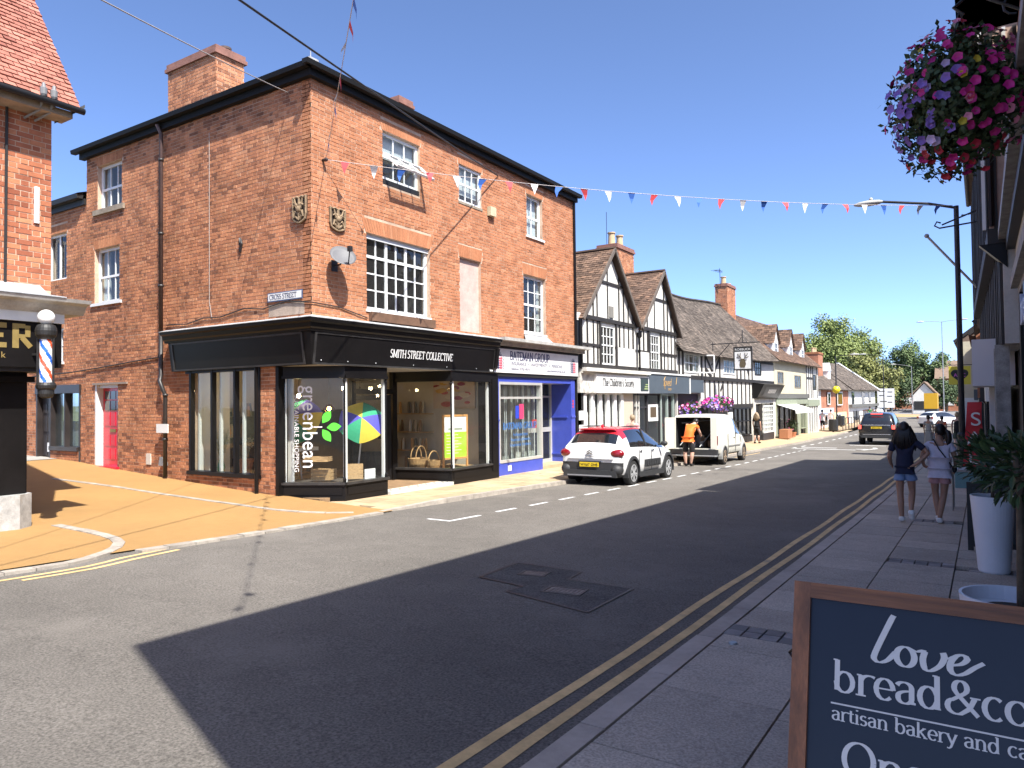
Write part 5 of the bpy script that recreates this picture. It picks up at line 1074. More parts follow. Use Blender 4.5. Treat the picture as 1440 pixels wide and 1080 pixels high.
def glazed_shop(parent, u0, u1, z0, z1, n, frame, d=.02, wbar=.09, tr=None, label=None):
    m = MB()
    for k in range(n + 1): u = u0 + (u1 - u0) * k / n; FP.box(m, u - wbar / 2, u + wbar / 2, z0, z1, d - .1, d)
    FP.box(m, u0, u1, z0 - .06, z0, d - .1, d + .02); FP.box(m, u0, u1, z1, z1 + .06, d - .1, d)
    if tr: FP.box(m, u0, u1, tr - .03, tr + .03, d - .09, d - .01)
    o = m.build('shop_window', frame, parent)
    for k in range(n): a, b = u0 + (u1 - u0) * k / n, u0 + (u1 - u0) * (k + 1) / n; m = MB(); m.quad(FP.pt(a, z0, d - .05), FP.pt(b, z0, d - .05), FP.pt(b, z1, d - .05), FP.pt(a, z1, d - .05)); m.build('pane', G_SHOP, o)
    return o
# charity shop under the first gable
cs = thing('charity_shopfront', 'white charity shopfront signed The Children\'s Society', 'shopfront', (FX, 23, plz(23)))
def add(parent, name, mat, *bx, P=FP): m = MB(); [P.box(m, *b) for b in bx]; return m.build(name, mat, parent)
add(cs, 'cornice', M('off_white_paint', (.62, .60, .54), .7, var=.2, vs=4), (20.6, 25.95, 2.62, 2.74, 0, .3), (20.6, 25.95, 2.56, 2.62, 0, .16)); add(cs, 'side_panel', M('peeling_white', (.6, .58, .52), .85, var=.25, vs=6, wear=((.35, .33, .3), 7, .5, .6)), (20.5, 21.5, 1.93, 2.56, 0, .1))
sgn = add(cs, 'sign_board', WHITE, (21.5, 25.98, 1.93, 2.56, .04, .2)); add(sgn, 'sign_end', M('dark_green_grey', (.035, .05, .05), .5), (25.15, 25.9, 2.0, 2.5, .2, .206)); add(sgn, 'sign_print', M('pale_green_print', (.4, .5, .2), .5), (25.5, 25.85, 2.08, 2.11, .206, .209), (25.55, 25.85, 2.16, 2.19, .206, .209), (25.62, 25.85, 2.24, 2.27, .206, .209))
pen_text("The Children's Society", FP, 21.95, 2.17, .34, .205, M('dark_print', (.03, .03, .03), .5), sgn, .15, .08, sx=.83)
glazed_shop(cs, 21.0, 23.9, -.15, 1.88, 5, WHITE, d=.03, wbar=.2); add(cs, 'stall_riser', M('grey_render', (.4, .38, .34), .9), (20.5, 23.9, -.8, -.2, -.1, .05)); add(cs, 'beige_lobby_wall', M('beige_paint', (.5, .42, .34), .8), (23.9, 24.9, -.6, 1.93, -.1, .0)); add(cs, 'display_case', BLACKM, (20.5, 20.95, -.4, 1.9, -.08, .02))
for z, h in ((.55, .35), (1.05, .3)): add(cs, 'notice_card', WHITE, (20.56, 20.9, z, z + h, .02, .026))
m = MB(); m.quad(FP.pt(20.6, -.6, -1.2), FP.pt(25, -.6, -1.2), FP.pt(25, 2, -1.2), FP.pt(20.6, 2, -1.2)); m.build('shop_back', INT, cs)
for k in range(5): add(cs, 'window_poster', WHITE, (21.15 + .58 * k, 21.45 + .58 * k, .4 + .2 * (k % 2), 1.3 + .3 * (k % 2), -.12, -.115))
# navy shop
ns = thing('navy_shopfront', 'slate blue shopfront with gold script logo under the second gable', 'shopfront', (FX, 28, plz(28))); NAVY = M('slate_blue_paint', (.075, .095, .115), .5, var=.1)
s1 = add(ns, 'sign_board', NAVY, (26.02, 30.5, 1.93, 2.68, .02, .2)); add(ns, 'small_sign', NAVY, (30.75, 32.55, 1.98, 2.55, .02, .16)); add(ns, 'sign_edge', WHITE, (26.0, 30.6, 2.68, 2.74, .0, .24), (30.62, 30.74, 1.93, 2.6, .02, .18))
GO = M('gold_print', (.5, .3, .1), .4); pen_text('loved', FP, 27.45, 2.24, .4, .205, GO, s1, .1, .05, sx=1.0, slant=.25); text_mesh('SHOP', FP, 28.15, 2.05, .14, .203, GO, s1)
m = MB(); m.tube([FP.pt(27.6, 2.1, .21), FP.pt(27.5, 2.45, .21), FP.pt(27.65, 2.6, .21)], .012, 4); m.tube([FP.pt(28.85, 2.3, .21), FP.pt(28.95, 2.6, .21)], .012, 4); m.build('logo_flourish', GO, s1)
glazed_shop(ns, 24.95, 27.6, -.4, 1.85, 2, M('charcoal_frame', (.03, .03, .033), .5), d=.0, wbar=.1, tr=1.4); glazed_shop(ns, 27.6, 29.0, -.4, 1.85, 2, M('pale_green_frame', (.35, .42, .38), .5), d=.05, wbar=.06); add(ns, 'dark_entrance', BLACKM, (29.0, 32.5, -.6, 1.93, -.2, -.1)); m = MB(); m.quad(FP.pt(24.9, -.6, -1.5), FP.pt(29, -.6, -1.5), FP.pt(29, 2, -1.5), FP.pt(24.9, 2, -1.5)); m.build('shop_back', M('green_dark_wall', (.06, .08, .075), .8), ns)
add(ns, 'window_poster', WHITE, (26.3, 27.3, .85, 1.5, .01, .02)); add(ns, 'poster_print', M('poster_dark', (.1, .07, .04), .6), (26.5, 27.1, 1.0, 1.4, .02, .026))
# ---- the inn
inn = thing('inn', 'long low timber framed inn with sagging weathered tile roof', 'inn', (-13, 38, plz(38)))
iw = [(30.4, 32.35, 2.86, 3.72, 3, 2), (36.1, 38.2, 2.95, 3.68, 4, 2), (42.1, 43.5, 3.05, 3.85, 3, 2)]
m = MB(); cut_wall(m, FP, 29.56, 46.5, -1.2, 3.95, [w_[:4] for w_ in iw] + [(29.6, 32.6, -1.2, 1.95), (37.6, 40.8, -.2, 1.15)], -.2, 0); m.box(-17.5, FX - .2, 46.3, 46.5, -1, 3.9); m.prism([(FX - .2, 46.4, 3.9), (-17.5, 46.4, 3.9), (-14.1, 46.4, 7.6)], (0, .1, 0)); m.build('plaster_wall', PLASTER, inn)
for i, w_ in enumerate(iw): window(inn, FP, *w_, d=.03, fw=.07, bar=.04, frame=WHITE if i < 2 else BLACKM, room=1, roomcol=INT if i < 2 else INTD, curtain=[(.0, .3), (.7, 1)] if i < 2 else None)
m = MB(); q = [(FX + .05, 32.3, 2.9), (FX + .6, 32.75, 2.9), (FX + .6, 32.75, 3.68), (FX + .05, 32.3, 3.68)]
for i in range(4): m.bar(q[i], q[(i + 1) % 4], .07, .05)
m.build('open_casement', WHITE, inn)
for u in (29.8, 30.25, 32.75, 33.3, 34.6, 35.5, 38.5, 39.2, 40.0, 40.8, 41.5): timber(inn, FP, (u, 2.7), (u, 3.8), .15)
for u in (33.2, 33.9, 34.6, 35.3, 36.0, 36.8, 37.6, 38.5, 39.3, 40.1, 40.9): timber(inn, FP, (u, 1.35), (u, 2.62), .14)
timber(inn, FP, (29.6, 2.66), (46.4, 2.66), .2, d1=.08, name='jetty_beam'); timber(inn, FP, (29.6, 3.82), (46.4, 3.82), .14, name='wall_plate'); timber(inn, FP, (32.6, 1.32), (41.3, 1.32), .2, d1=.08, name='ground_beam')
for a, b in (((33.3, 3.75), (34.4, 2.95)), ((35.5, 3.75), (34.65, 2.95)), ((33.4, 3.1), (34.2, 2.75)), ((35.6, 2.1), (36.1, 2.55)), ((40.2, 3.7), (40.8, 3.0))): timber(inn, FP, a, b, .14, name='brace')
add(inn, 'brick_pier', BRICKO, (32.6, 33.3, .3, 1.25, 0, .06)); add(inn, 'dark_ground_floor', BLACKM, (33.3, 37.5, -1.2, 1.22, -.02, .04), (37.5, 41.2, -1.2, -.3, -.02, .05)); add(inn, 'dark_back', INTD, (37.5, 40.9, -.4, 1.3, -1, -.9)); glazed_shop(inn, 37.6, 40.8, -.2, 1.15, 4, BLACK, d=.1, wbar=.12, tr=.5); add(inn, 'white_corner_post', WHITE, (36.6, 37.3, -.6, 1.2, .04, .1))
# ---- roof of the inn
A, B, Cc, D = (FX + .35, 29.4, 3.72), (FX + .35, 46.7, 3.98), (-14.1, 46.7, 7.7), (-14.1, 29.4, 7.75); tiles(inn, A, B, D, Cc, TILEG, tw=.26, gauge=.13, seed=61, sag=.28); m = MB()
for i in range(16):
    s0, s1 = i / 16, (i + 1) / 16; L = lambda p, q, s: Vector(p).lerp(Vector(q), s); sg_ = lambda s, t: Vector((0, 0, .28 * math.sin(math.pi * s) * (.4 + .6 * t) + .28 * .25 * math.sin(9 * s + 3 * t) * t + .03))
    m.quad(L(A, B, s0) - sg_(s0, 0), L(A, B, s1) - sg_(s1, 0), L(D, Cc, s1) - sg_(s1, 1), L(D, Cc, s0) - sg_(s0, 1)); m.quad(L(D, Cc, s0) - sg_(s0, 1), L(D, Cc, s1) - sg_(s1, 1), (-17.6, 29.4 + 17.3 * s1, 3.8), (-17.6, 29.4 + 17.3 * s0, 3.8))
m.build('roof', TILEG, inn); m = MB(); m.tube([(-14.1, 29.4 + 17.3 * k / 24, 7.76 - .28 * math.sin(math.pi * k / 24) - .07 * math.sin(9 * k / 24 + 3)) for k in range(25)], .09, 6); m.build('ridge_tiles', TILEG, inn)
chs = thing('chimney_stack', 'red brick chimney with buff pot and aerial at the far end of the inn roof', 'chimney', (-14, 48, 6)); chimney(chs, -14.5, -13.7, 47.0, 48.9, 5.5, 9.2, BRICKD, [(-14.1, 47.6, .55, .17), (-14.1, 48.7, .25, .15)]); m = MB(); m.tube([(-14.1, 46.9, 8.9), (-14.1, 46.8, 10.2)], .02, 5); m.bar((-14.1, 45.6, 9.9), (-14.1, 47.4, 10.1), .03)
for k in range(5): m.bar((-14.1 - .3 + .05 * k, 45.9 + .3 * k, 9.95), (-13.8 - .05 * k, 45.9 + .3 * k, 9.95), .015)
m.build('aerial', IRON, chs)
# hanging inn sign
hs = thing('inn_sign', 'hanging inn sign with a stag head on white, on an iron bracket', 'sign', (-9.3, 34.2, 3.0)); SY = 34.2; S_ = PL((0, SY, 0), (1, 0, 0), (0, -1, 0))
m = MB(); S_.box(m, -9.72, -8.86, 3.02, 4.12, -.04, .04); m.build('frame', BLACKM, hs); m = MB(); S_.box(m, -9.66, -8.92, 3.08, 3.88, .04, .046); m.build('panel', WHITE, hs); text_mesh('ROEBUCK', S_, -9.29, 3.94, .14, .042, WHITE, hs, sx=1.1)
m = MB(); stag = M('stag_brown', (.11, .085, .05), .8, var=.3, vs=12); pts = [(-9.4, 3.14), (-9.2, 3.14), (-9.14, 3.3), (-9.18, 3.46), (-9.22, 3.55), (-9.36, 3.55), (-9.42, 3.42), (-9.44, 3.26)]; m.prism([S_.pt(x, z, .047) for x, z in pts], (0, -.01, 0)); m.build('stag_head', stag, hs); m = MB()
for s in (-1, 1):
    for path in ([(0.06, 3.53), (.12, 3.66), (.1, 3.82)], [(.11, 3.64), (.2, 3.72), (.22, 3.8)], [(.1, 3.6), (.2, 3.6), (.26, 3.66)], [(.07, 3.5), (.18, 3.5)]): m.tube([S_.pt(-9.29 + s * x, z, .052) for x, z in path], .016, 5)
m.build('antlers', stag, hs)
m = MB(); m.tube([(FX, SY, 4.3), (-8.5, SY, 4.3)], .025, 6); m.tube([(FX, SY, 3.3), (-9.9, SY, 4.28)], .02, 6); m.tube([(-9.3, SY, 4.3), (-9.3, SY, 4.9)], .02, 6); m.tube([(-9.5, SY, 4.32), (-9.3, SY, 4.62), (-9.1, SY, 4.32)], .015, 6); m.tube([(FX + .1, SY, 3.0), (FX + .1, SY, 4.4)], .02, 6)
for x in (-9.6, -9.0): m.tube([(x, SY, 4.12), (x, SY, 4.3)], .012, 5)
m.build('iron_bracket', IRON, hs)
# ---- small black shop at the end of the inn
bs2 = thing('small_black_shop', 'narrow black shopfront with tilted sign and white lattice bay window', 'shopfront', (FX, 44, plz(44)))
m = MB(); m.prism([FP.pt(41.4, 1.7, .05), FP.pt(41.4, 1.75, .3), FP.pt(41.4, 2.5, .7), FP.pt(41.4, 2.6, .05)], (0, 5.0, 0)); fs_ = m.build('canopy_fascia', BLACK, bs2); m = MB(); m.quad(*[FP.pt(u, z, d) for u, z, d in ((42.2, 1.85, .37), (45.6, 1.85, .37), (45.6, 2.35, .63), (42.2, 2.35, .63))]); m.build('sign_panel', M('dark_sign', (.04, .04, .042), .4), fs_); m = MB(); [m.quad(*[FP.pt(u, z, d + .006) for u, z, d in ((43.1 + .3 * k, 2.0, .452), (43.3 + .3 * k, 2.0, .452), (43.3 + .3 * k, 2.22, .565), (43.1 + .3 * k, 2.22, .565))]) for k in range(6)]; m.build('sign_lettering', WHITE, fs_)
add(bs2, 'surround', M('off_white_paint'), (41.3, 41.75, -1, 1.7, 0, .12), (45.8, 46.45, -1, 1.7, 0, .12), (41.75, 45.8, 1.4, 1.7, 0, .1)); window(bs2, FP, 43.0, 45.4, -.3, 1.3, 6, 6, d=.25, fw=.08, bar=.05, frame=WHITE, room=.6, roomcol=INTD); add(bs2, 'stall_riser', M('charcoal_frame'), (42.9, 45.5, -1.1, -.32, 0, .22)); add(bs2, 'door', BLACKM, (41.8, 42.85, -1.1, 1.35, -.05, .02))
# ---- cream house with dormers
cr_ = thing('cream_house', 'cream rendered house with three dormers and a green shopfront', 'house', (-13, 51, plz(51))); cw = [(47.55, 49.2, 2.62, 3.42, [0, .33, .66, 1], 1), (52.5, 54.6, 2.4, 3.3, 3, 1)]
m = MB(); cut_wall(m, FP, 46.52, 56.3, -1.4, 4.1, [w_[:4] for w_ in cw] + [(46.95, 56.2, -1.2, 1.3)], -.2, 0); m.build('rendered_wall', CREAM, cr_)
for w_ in cw: window(cr_, FP, *w_, d=.02, fw=.07, bar=.06, frame=M('grey_brown_frame', (.22, .19, .15), .7), room=1, roomcol=INTD)
def pitched(parent, u0, u1, ez, rx, rzt, mat, seed, tw=.3, g=.16, o=.35, sag=.05, back=-18):
    tiles(parent, (FX + o, u0, ez), (FX + o, u1, ez), (rx, u0, rzt), (rx, u1, rzt), mat, tw=tw, gauge=g, seed=seed, sag=sag); m = MB(); m.quad((FX + o, u0, ez - .05), (FX + o, u1, ez - .05), (rx, u1, rzt - .06), (rx, u0, rzt - .06)); m.quad((rx, u0, rzt - .06), (rx, u1, rzt - .06), (back, u1, ez), (back, u0, ez)); m.poly([(FX, u0 + .05, ez - .1), (rx, u0 + .05, rzt - .1), (back, u0 + .05, ez - .1)]); m.poly([(FX, u1 - .05, ez - .1), (rx, u1 - .05, rzt - .1), (back, u1 - .05, ez - .1)]); m.build('roof', mat, parent)
pitched(cr_, 46.72, 61.2, 4.08, -14.6, 7.75, TILE, 71)
def dormer(parent, u, w, zb, zt, d0, mat):
    m = MB(); hw = w / 2; P0 = FP.pt; m.hexa([P0(u - hw, zb, d0 - 2.2), P0(u + hw, zb, d0 - 2.2), P0(u + hw, zt, d0 - 2.2), P0(u - hw, zt, d0 - 2.2), P0(u - hw, zb, d0), P0(u + hw, zb, d0), P0(u + hw, zt, d0), P0(u - hw, zt, d0)]); m.prism([P0(u - hw, zt, d0), P0(u + hw, zt, d0), P0(u, zt + .75 * w, d0)], FP.n * -.1); d_ = m.build('dormer', WHITE, parent)
    for s in (-1, 1): tiles(d_, P0(u + s * (hw + .15), zt - .12, d0 + .15), P0(u + s * (hw + .15), zt - .12, d0 - 2.6), P0(u, zt + .75 * w + .05, d0 + .15), P0(u, zt + .75 * w + .05, d0 - 2.6), TILE, tw=.3, gauge=.16, seed=int(u * 3) + s)
    window(d_, FP, u - hw * .62, u + hw * .62, zb + .15, zt - .05, 2, 2, d=d0 + .04, fw=.06, bar=.03, frame=WHITE, room=None); m = MB(); FP.box(m, u - hw * .62, u + hw * .62, zb + .15, zt - .05, d0 - .02, d0 - .005) if False else FP.box(m, u - hw * .6, u + hw * .6, zb + .17, zt - .07, d0 + .001, d0 + .004); m.build('dark_backing', INTD, d_)
for u in (49.2, 53.6, 57.6): dormer(cr_, u, 1.5, 4.45, 5.4, -.45, TILE)
SAGE = M('sage_paint', (.27, .30, .21), .6, var=.1); add(cr_, 'jetty_moulding', M('dark_grey_moulding', (.12, .12, .11), .8), (46.6, 56.3, 1.7, 2.0, 0, .2)); add(cr_, 'green_fascia', SAGE, (46.6, 56.3, 1.3, 1.7, 0, .14)); add(cr_, 'green_post', SAGE, (46.6, 46.95, -1.2, 1.3, 0, .1)); add(cr_, 'green_post', SAGE, (52.6, 53.0, -1.2, 1.3, 0, .1)); add(cr_, 'green_post', SAGE, (55.8, 56.3, -1.2, 1.3, 0, .1)); glazed_shop(cr_, 46.95, 52.6, -.8, 1.3, 4, BLACKM, d=-.05); add(cr_, 'green_door', SAGE, (53.0, 54.3, -1.2, 1.2, -.1, .0)); glazed_shop(cr_, 54.3, 55.8, -.4, 1.25, 2, SAGE, d=.04); add(cr_, 'dark_back', INTD, (46.9, 55.8, -1.2, 1.3, -.6, -.5))
aw = thing('shop_awning', 'pale fabric awning over the green shopfront', 'awning', (FX, 49.5, 1.2)); m = MB()
for k in range(6): a, b = 46.8 + k * .95, 46.8 + (k + 1) * .95; m.quad(FP.pt(a, 1.32, .1), FP.pt(b, 1.32, .1), FP.pt(b, .95, 1.2), FP.pt(a, .95, 1.2)); m.quad(FP.pt(a, .95, 1.2), FP.pt(b, .95, 1.2), FP.pt(b, .75, 1.22), FP.pt(a, .75, 1.22))
m.build('canvas', M('awning_canvas', (.62, .62, .60), .85, var=.1), aw); m = MB(); m.tube([FP.pt(46.8, 1.3, .1), FP.pt(46.8, .95, 1.2)], .02, 5); m.tube([FP.pt(52.5, 1.3, .1), FP.pt(52.5, .95, 1.2)], .02, 5); m.build('arms', IRON, aw)
# ---- narrow timbered house at the end
nh = thing('narrow_timbered_house', 'narrow white timber framed house beyond the cream house', 'house', (-13, 58.7, plz(58))); m = MB(); cut_wall(m, FP, 56.32, 61, -1.4, 4.1, [(59.0, 60.3, 2.3, 3.5), (56.8, 60.4, -.9, 1.1)], -.2, .02); m.box(-16, FX - .2, 60.8, 61, -1.4, 4); m.build('plaster_wall', PLASTER, nh); window(nh, FP, 59.0, 60.3, 2.3, 3.5, 2, 1, d=.0, fw=.08, frame=BLACKM, room=1, roomcol=INTD)
for u in (56.5, 57.3, 58.1, 58.8, 60.5): timber(nh, FP, (u, 1.7), (u, 4.05), .16, d1=.05)
timber(nh, FP, (56.4, 3.2), (58.8, 3.2), .14, d1=.05); add(nh, 'green_fascia', SAGE, (56.4, 60.9, 1.1, 1.6, 0, .15)); glazed_shop(nh, 56.8, 60.4, -.9, 1.1, 4, WHITE, d=.1, wbar=.16); add(nh, 'stall_riser', M('charcoal_frame'), (56.4, 60.9, -1.5, -.95, 0, .12)); add(nh, 'dark_back', INTD, (56.5, 60.8, -1.4, 1.1, -.5, -.4))
# ---- end pair: brick house and white corner shop, set along a line that swings in
EP, EL = line_plane((-11.9, 65.5), (-10.2, 97)); EPo = EP
eb = thing('far_brick_house', 'far red brick house with pale shopfronts and slate grey roof', 'house', (-14, 72, -1)); ez = 2.45
def eadd(parent, name, mat, *bx): return add(parent, name, mat, *bx, P=EP)
eadd(eb, 'brick_wall', M('far_brick', (.38, .16, .09), .9, var=.3, vs=1.5), (0, 13.5, -1.6, ez, -6, 0)); eadd(eb, 'white_gable', PLASTER, (0, 2.2, -1.5, ez, .0, .03)); eadd(eb, 'blue_white_shopfront', M('pale_blue_paint', (.5, .56, .66), .6), (.3, 6.3, .35, .8, .0, .2)); eadd(eb, 'white_shopfront', WHITE, (.3, 6.3, -1.4, .35, .0, .1)); eadd(eb, 'yellow_shopfront', M('pale_yellow_paint', (.6, .54, .3), .6), (6.6, 12, -1.4, .35, .0, .12)); eadd(eb, 'pink_poster', M('pink_poster', (.7, .12, .25), .6), (1.3, 2.6, -.4, .3, .1, .12))
for a, b, z0, z1 in ((2.9, 4.0, -.7, .2), (4.7, 5.7, -.7, .25), (7.6, 8.3, -.8, .15), (8.5, 9.3, -.8, .15), (4.4, 5.2, 1.2, 2.1), (8.3, 10.2, 1.1, 2.2)): f_ = eadd(eb, 'window', WHITE, (a - .15, b + .15, z0 - .1, z1 + .1, .1, .14)); eadd(f_, 'pane', G_CAR, (a, b, z0, z1, .14, .145))
tiles(eb, EP.pt(-.2, ez, .4), EP.pt(13.6, ez, .4), EP.pt(-.2, 5.1, -3), EP.pt(13.6, 5.3, -3), TILEG, tw=.4, gauge=.2, seed=81); m = MB(); m.quad(EP.pt(-.2, ez - .05, .4), EP.pt(13.6, ez - .05, .4), EP.pt(13.6, 5.2, -3), EP.pt(-.2, 5.05, -3)); m.quad(EP.pt(-.2, ez, -6.3), EP.pt(13.6, ez, -6.3), EP.pt(13.6, 5.2, -3), EP.pt(-.2, 5.05, -3)); m.poly([EP.pt(-.1, ez, 0), EP.pt(-.1, ez, -6), EP.pt(-.1, 5, -3)]); m.build('roof', TILEG, eb)
dm = MB(); EP.box(dm, 9.3, 10.3, 3.3, 4.3, -2, -.9); dm.prism([EP.pt(9.2, 4.3, -.85), EP.pt(10.4, 4.3, -.85), EP.pt(9.8, 5.1, -.85)], EP.n * -2); dm.build('dormer', WHITE, eb)
chs = thing('chimney_stack', 'tall red brick chimney with pale pots above the far brick house', 'chimney', (-13, 74, 4)); chimney(chs, -14.0, -12.7, 72.3, 74.6, 2.5, 6.0, BRICK, [(-13.3, 73, .5, .16), (-13.3, 74, .5, .16)], bricks=False); [setattr(o_, 'active_material', M('far_brick')) for o_ in chs.children]
wc = thing('white_corner_shop', 'far white shop with black uprights and curved black cornice', 'house', (-14, 86, -1)); eadd(wc, 'white_wall', PLASTER, (13.55, 28, -1.5, 2.5, -6, .02)); eadd(wc, 'cornice', M('dark_grey_moulding'), (13.6, 28.4, .75, 1.05, 0, .35))
for a, b, z0, z1 in ((15, 16.2, 1.1, 2.3), (20.2, 21.6, 1.1, 2.3), (24, 25.2, 1.2, 2.3), (15.6, 18.6, -1, .35), (20.6, 23.4, -1, .4), (24.4, 26.8, -1, .4)): eadd(wc, 'window', G_CAR, (a, b, z0, z1, .02, .06))
tiles(wc, EP.pt(13.5, 2.5, .5), EP.pt(28.6, 2.5, .5), EP.pt(13.5, 5.3, -3), EP.pt(23.5, 5.6, -3), TILEG, tw=.45, gauge=.22, seed=83); m = MB(); m.quad(EP.pt(13.5, 2.44, .5), EP.pt(28.6, 2.44, .5), EP.pt(23.5, 5.5, -3), EP.pt(13.5, 5.2, -3)); m.add([EP.pt(28.6, 2.44, .5), EP.pt(28.6, 2.44, -6), EP.pt(23.5, 5.5, -3)], [(0, 1, 2)]); m.build('roof', TILEG, wc)
m = MB(); m.bar(EP.pt(28.6, 2.5, .5), EP.pt(23.5, 5.65, -3), .35, .12); m.build('white_verge', WHITE, wc)
# ================================================================== the right-hand row, in shade
RP = lambda x: PL((x, 0, 0), (0, 1, 0), (-1, 0, 0))
def radd(P, parent, name, mat, *bx): m = MB(); [P.box(m, *b) for b in bx]; return m.build(name, mat, parent)
r1 = thing('bakery_building', 'tall shaded building with black shopfront at the right edge', 'building', (3, 7, 0)); P1 = RP(.62); GR = M('grey_old_paint', (.34, .32, .29), .8, var=.4, vs=6)
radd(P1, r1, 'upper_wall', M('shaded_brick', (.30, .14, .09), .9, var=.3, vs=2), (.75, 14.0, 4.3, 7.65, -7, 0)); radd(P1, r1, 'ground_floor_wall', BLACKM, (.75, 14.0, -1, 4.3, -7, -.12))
m = MB(); m.prism([(-.2, .5, 7.6), (.62, .5, 7.6), (4.0, .5, 11.0), (7.6, .5, 7.6)], (0, 13.46, 0)); m.build('roof', TILE, r1); m = MB(); m.prism([(-.2, .5, 7.59), (.63, .5, 7.59), (.76, .5, 3.6), (.74, .5, 3.6), (.56, .5, 4.4)], (0, .4, 0)); m.build('shadow_edge_block', M('shaded_brick', (.30, .14, .09), .9, var=.3, vs=2), r1)  # last prism: unseen block added to slant the near end of the road shadow
radd(P1, r1, 'lead_gutter', M('old_lead', (.30, .29, .28), .6, var=.4, vs=8), (1.5, 13.9, 4.16, 4.3, -.1, .34)); radd(P1, r1, 'cornice', BLACKM, (1.5, 13.9, 3.98, 4.16, -.1, .24)); fz = radd(P1, r1, 'fascia', M('cream_fascia', (.45, .42, .34), .7), (1.5, 13.8, 3.5, 3.98, -.1, .12)); radd(P1, r1, 'architrave', GR, (1.5, 13.8, 3.34, 3.5, -.1, .2), (1.5, 13.8, 3.24, 3.34, -.1, .1))
for y in (2.2, 5.0, 7.4, 9.8, 12.2, 13.6): radd(P1, r1, 'pilaster', BLACK, (y - .16, y + .16, -.5, 3.24, -.12, .1))
for a, b in ((2.4, 4.8), (5.2, 7.2), (7.6, 9.6), (10, 12.0)): radd(P1, r1, 'shop_pane', G_CAR, (a, b, .3, 3.0, -.1, -.06)); radd(P1, r1, 'stall_riser', BLACK, (a, b, -.6, .3, -.12, .02))
text_mesh('bread&co', P1, 10.6, 2.62, .62, .12, M('pale_blue_white', (.55, .6, .75), .5), r1, ext=.03, sx=-1.2)
r2 = thing('jettied_house', 'tall jettied timber framed house beyond the bakery on the shaded side', 'house', (3, 20, -.5)); sk_ = Vector((-.30, 13.4, 0)).normalized(); P2 = PL(Vector((.34, 14, 0)) - sk_ * 14, sk_, (-sk_.y, sk_.x, 0))
radd(P2, r2, 'first_floor_wall', M('grey_plaster', (.58, .54, .48), .9, var=.15), (14.05, 27.4, 2.5, 4.2, -7, 0)); radd(P2, r2, 'ground_floor_wall', BLACKM, (14.05, 27.4, -1.2, 2.5, -7, -.3)); P2b = PL(Vector((.17, 14, 0)) - sk_ * 14, sk_, (-sk_.y, sk_.x, 0)); radd(P2b, r2, 'second_floor_wall', M('pinkish_plaster', (.42, .29, .23), .9, var=.2), (14.05, 27.4, 4.35, 7.7, -7, 0)); radd(P2, r2, 'jetty_bressumer', TIMBER, (14.0, 27.4, 4.12, 4.36, -.5, .2))
for k in range(24): timber(r2, P2, (14.2 + k * .57, 2.5), (14.2 + k * .57, 4.12), .14, d1=.04); timber(r2, P2b, (14.2 + k * .57, 4.4), (14.2 + k * .57, 7.5), .12, d1=.03)
Pe = PL((0, 14.05, 0), (1, 0, 0), (0, -1, 0))
for x in (.1, .26, .42, .58): timber(r2, Pe, (x, 4.36), (x, 7.6), .05, mat=WHITE if x in (.1, .42) else TIMBER)
m = MB(); m.tube([(.2, 13.98, 7.5), (.2, 13.98, 4.4)], .04, 8); m.build('downpipe', BLACK, r2); m = MB(); m.prism([(.02, 14.02, 4.12), (.4, 14.02, 3.72), (.4, 14.02, 4.12)], (0, .2, 0)); m.build('corbel', BLACK, r2)
m = MB(); m.prism([(-.2, 14.0, 7.8), (.3, 14.0, 7.6), (4, 14.0, 11.2), (7.4, 14.0, 7.6)], (0, 13.5, 0)); m.build('roof', TILE, r2); m = MB(); m.tube([(-.22, 14, 7.82), (-.22, 27.5, 7.82)], .06, 8); m.build('gutter', BLACKM, r2)
radd(P2, r2, 'orange_board', M('orange_board', (.55, .22, .05), .6), (15.5, 21, 2.45, 2.56, .0, .02)); wb = radd(RP(.34), r2, 'white_shop_box', M('white_panel', (.62, .62, .64), .7), (16.5, 19.5, 1.86, 2.75, -.2, .48)); radd(RP(.34), r2, 'white_post', WHITE, (16.6, 16.85, -.6, 1.86, -.1, .1), (19.2, 19.45, -.6, 1.86, -.1, .2)); radd(RP(.34), r2, 'dark_doorway', BLACK, (17, 19, -.6, 1.8, -.1, -.02))
radd(RP(.3), r2, 'grey_post', GR, (14.3, 14.5, -.6, 2.5, -.1, .1), (15.4, 15.55, -.6, 2.5, -.1, .1))
m = MB(); m.tube([(.5, 7.05, 4.95), (-.02, 7.0, 4.95), (-.12, 7.0, 4.88), (-.05, 7.0, 4.8)], .014, 6); m.tube([(.55, 7.05, 4.6), (.05, 7.0, 4.93)], .012, 6); m.tube([(.3 + .08 * math.cos(a), 7.03, 4.8 + .08 * math.sin(a)) for a in [k * .6 for k in range(9)]], .01, 5); bkb = m
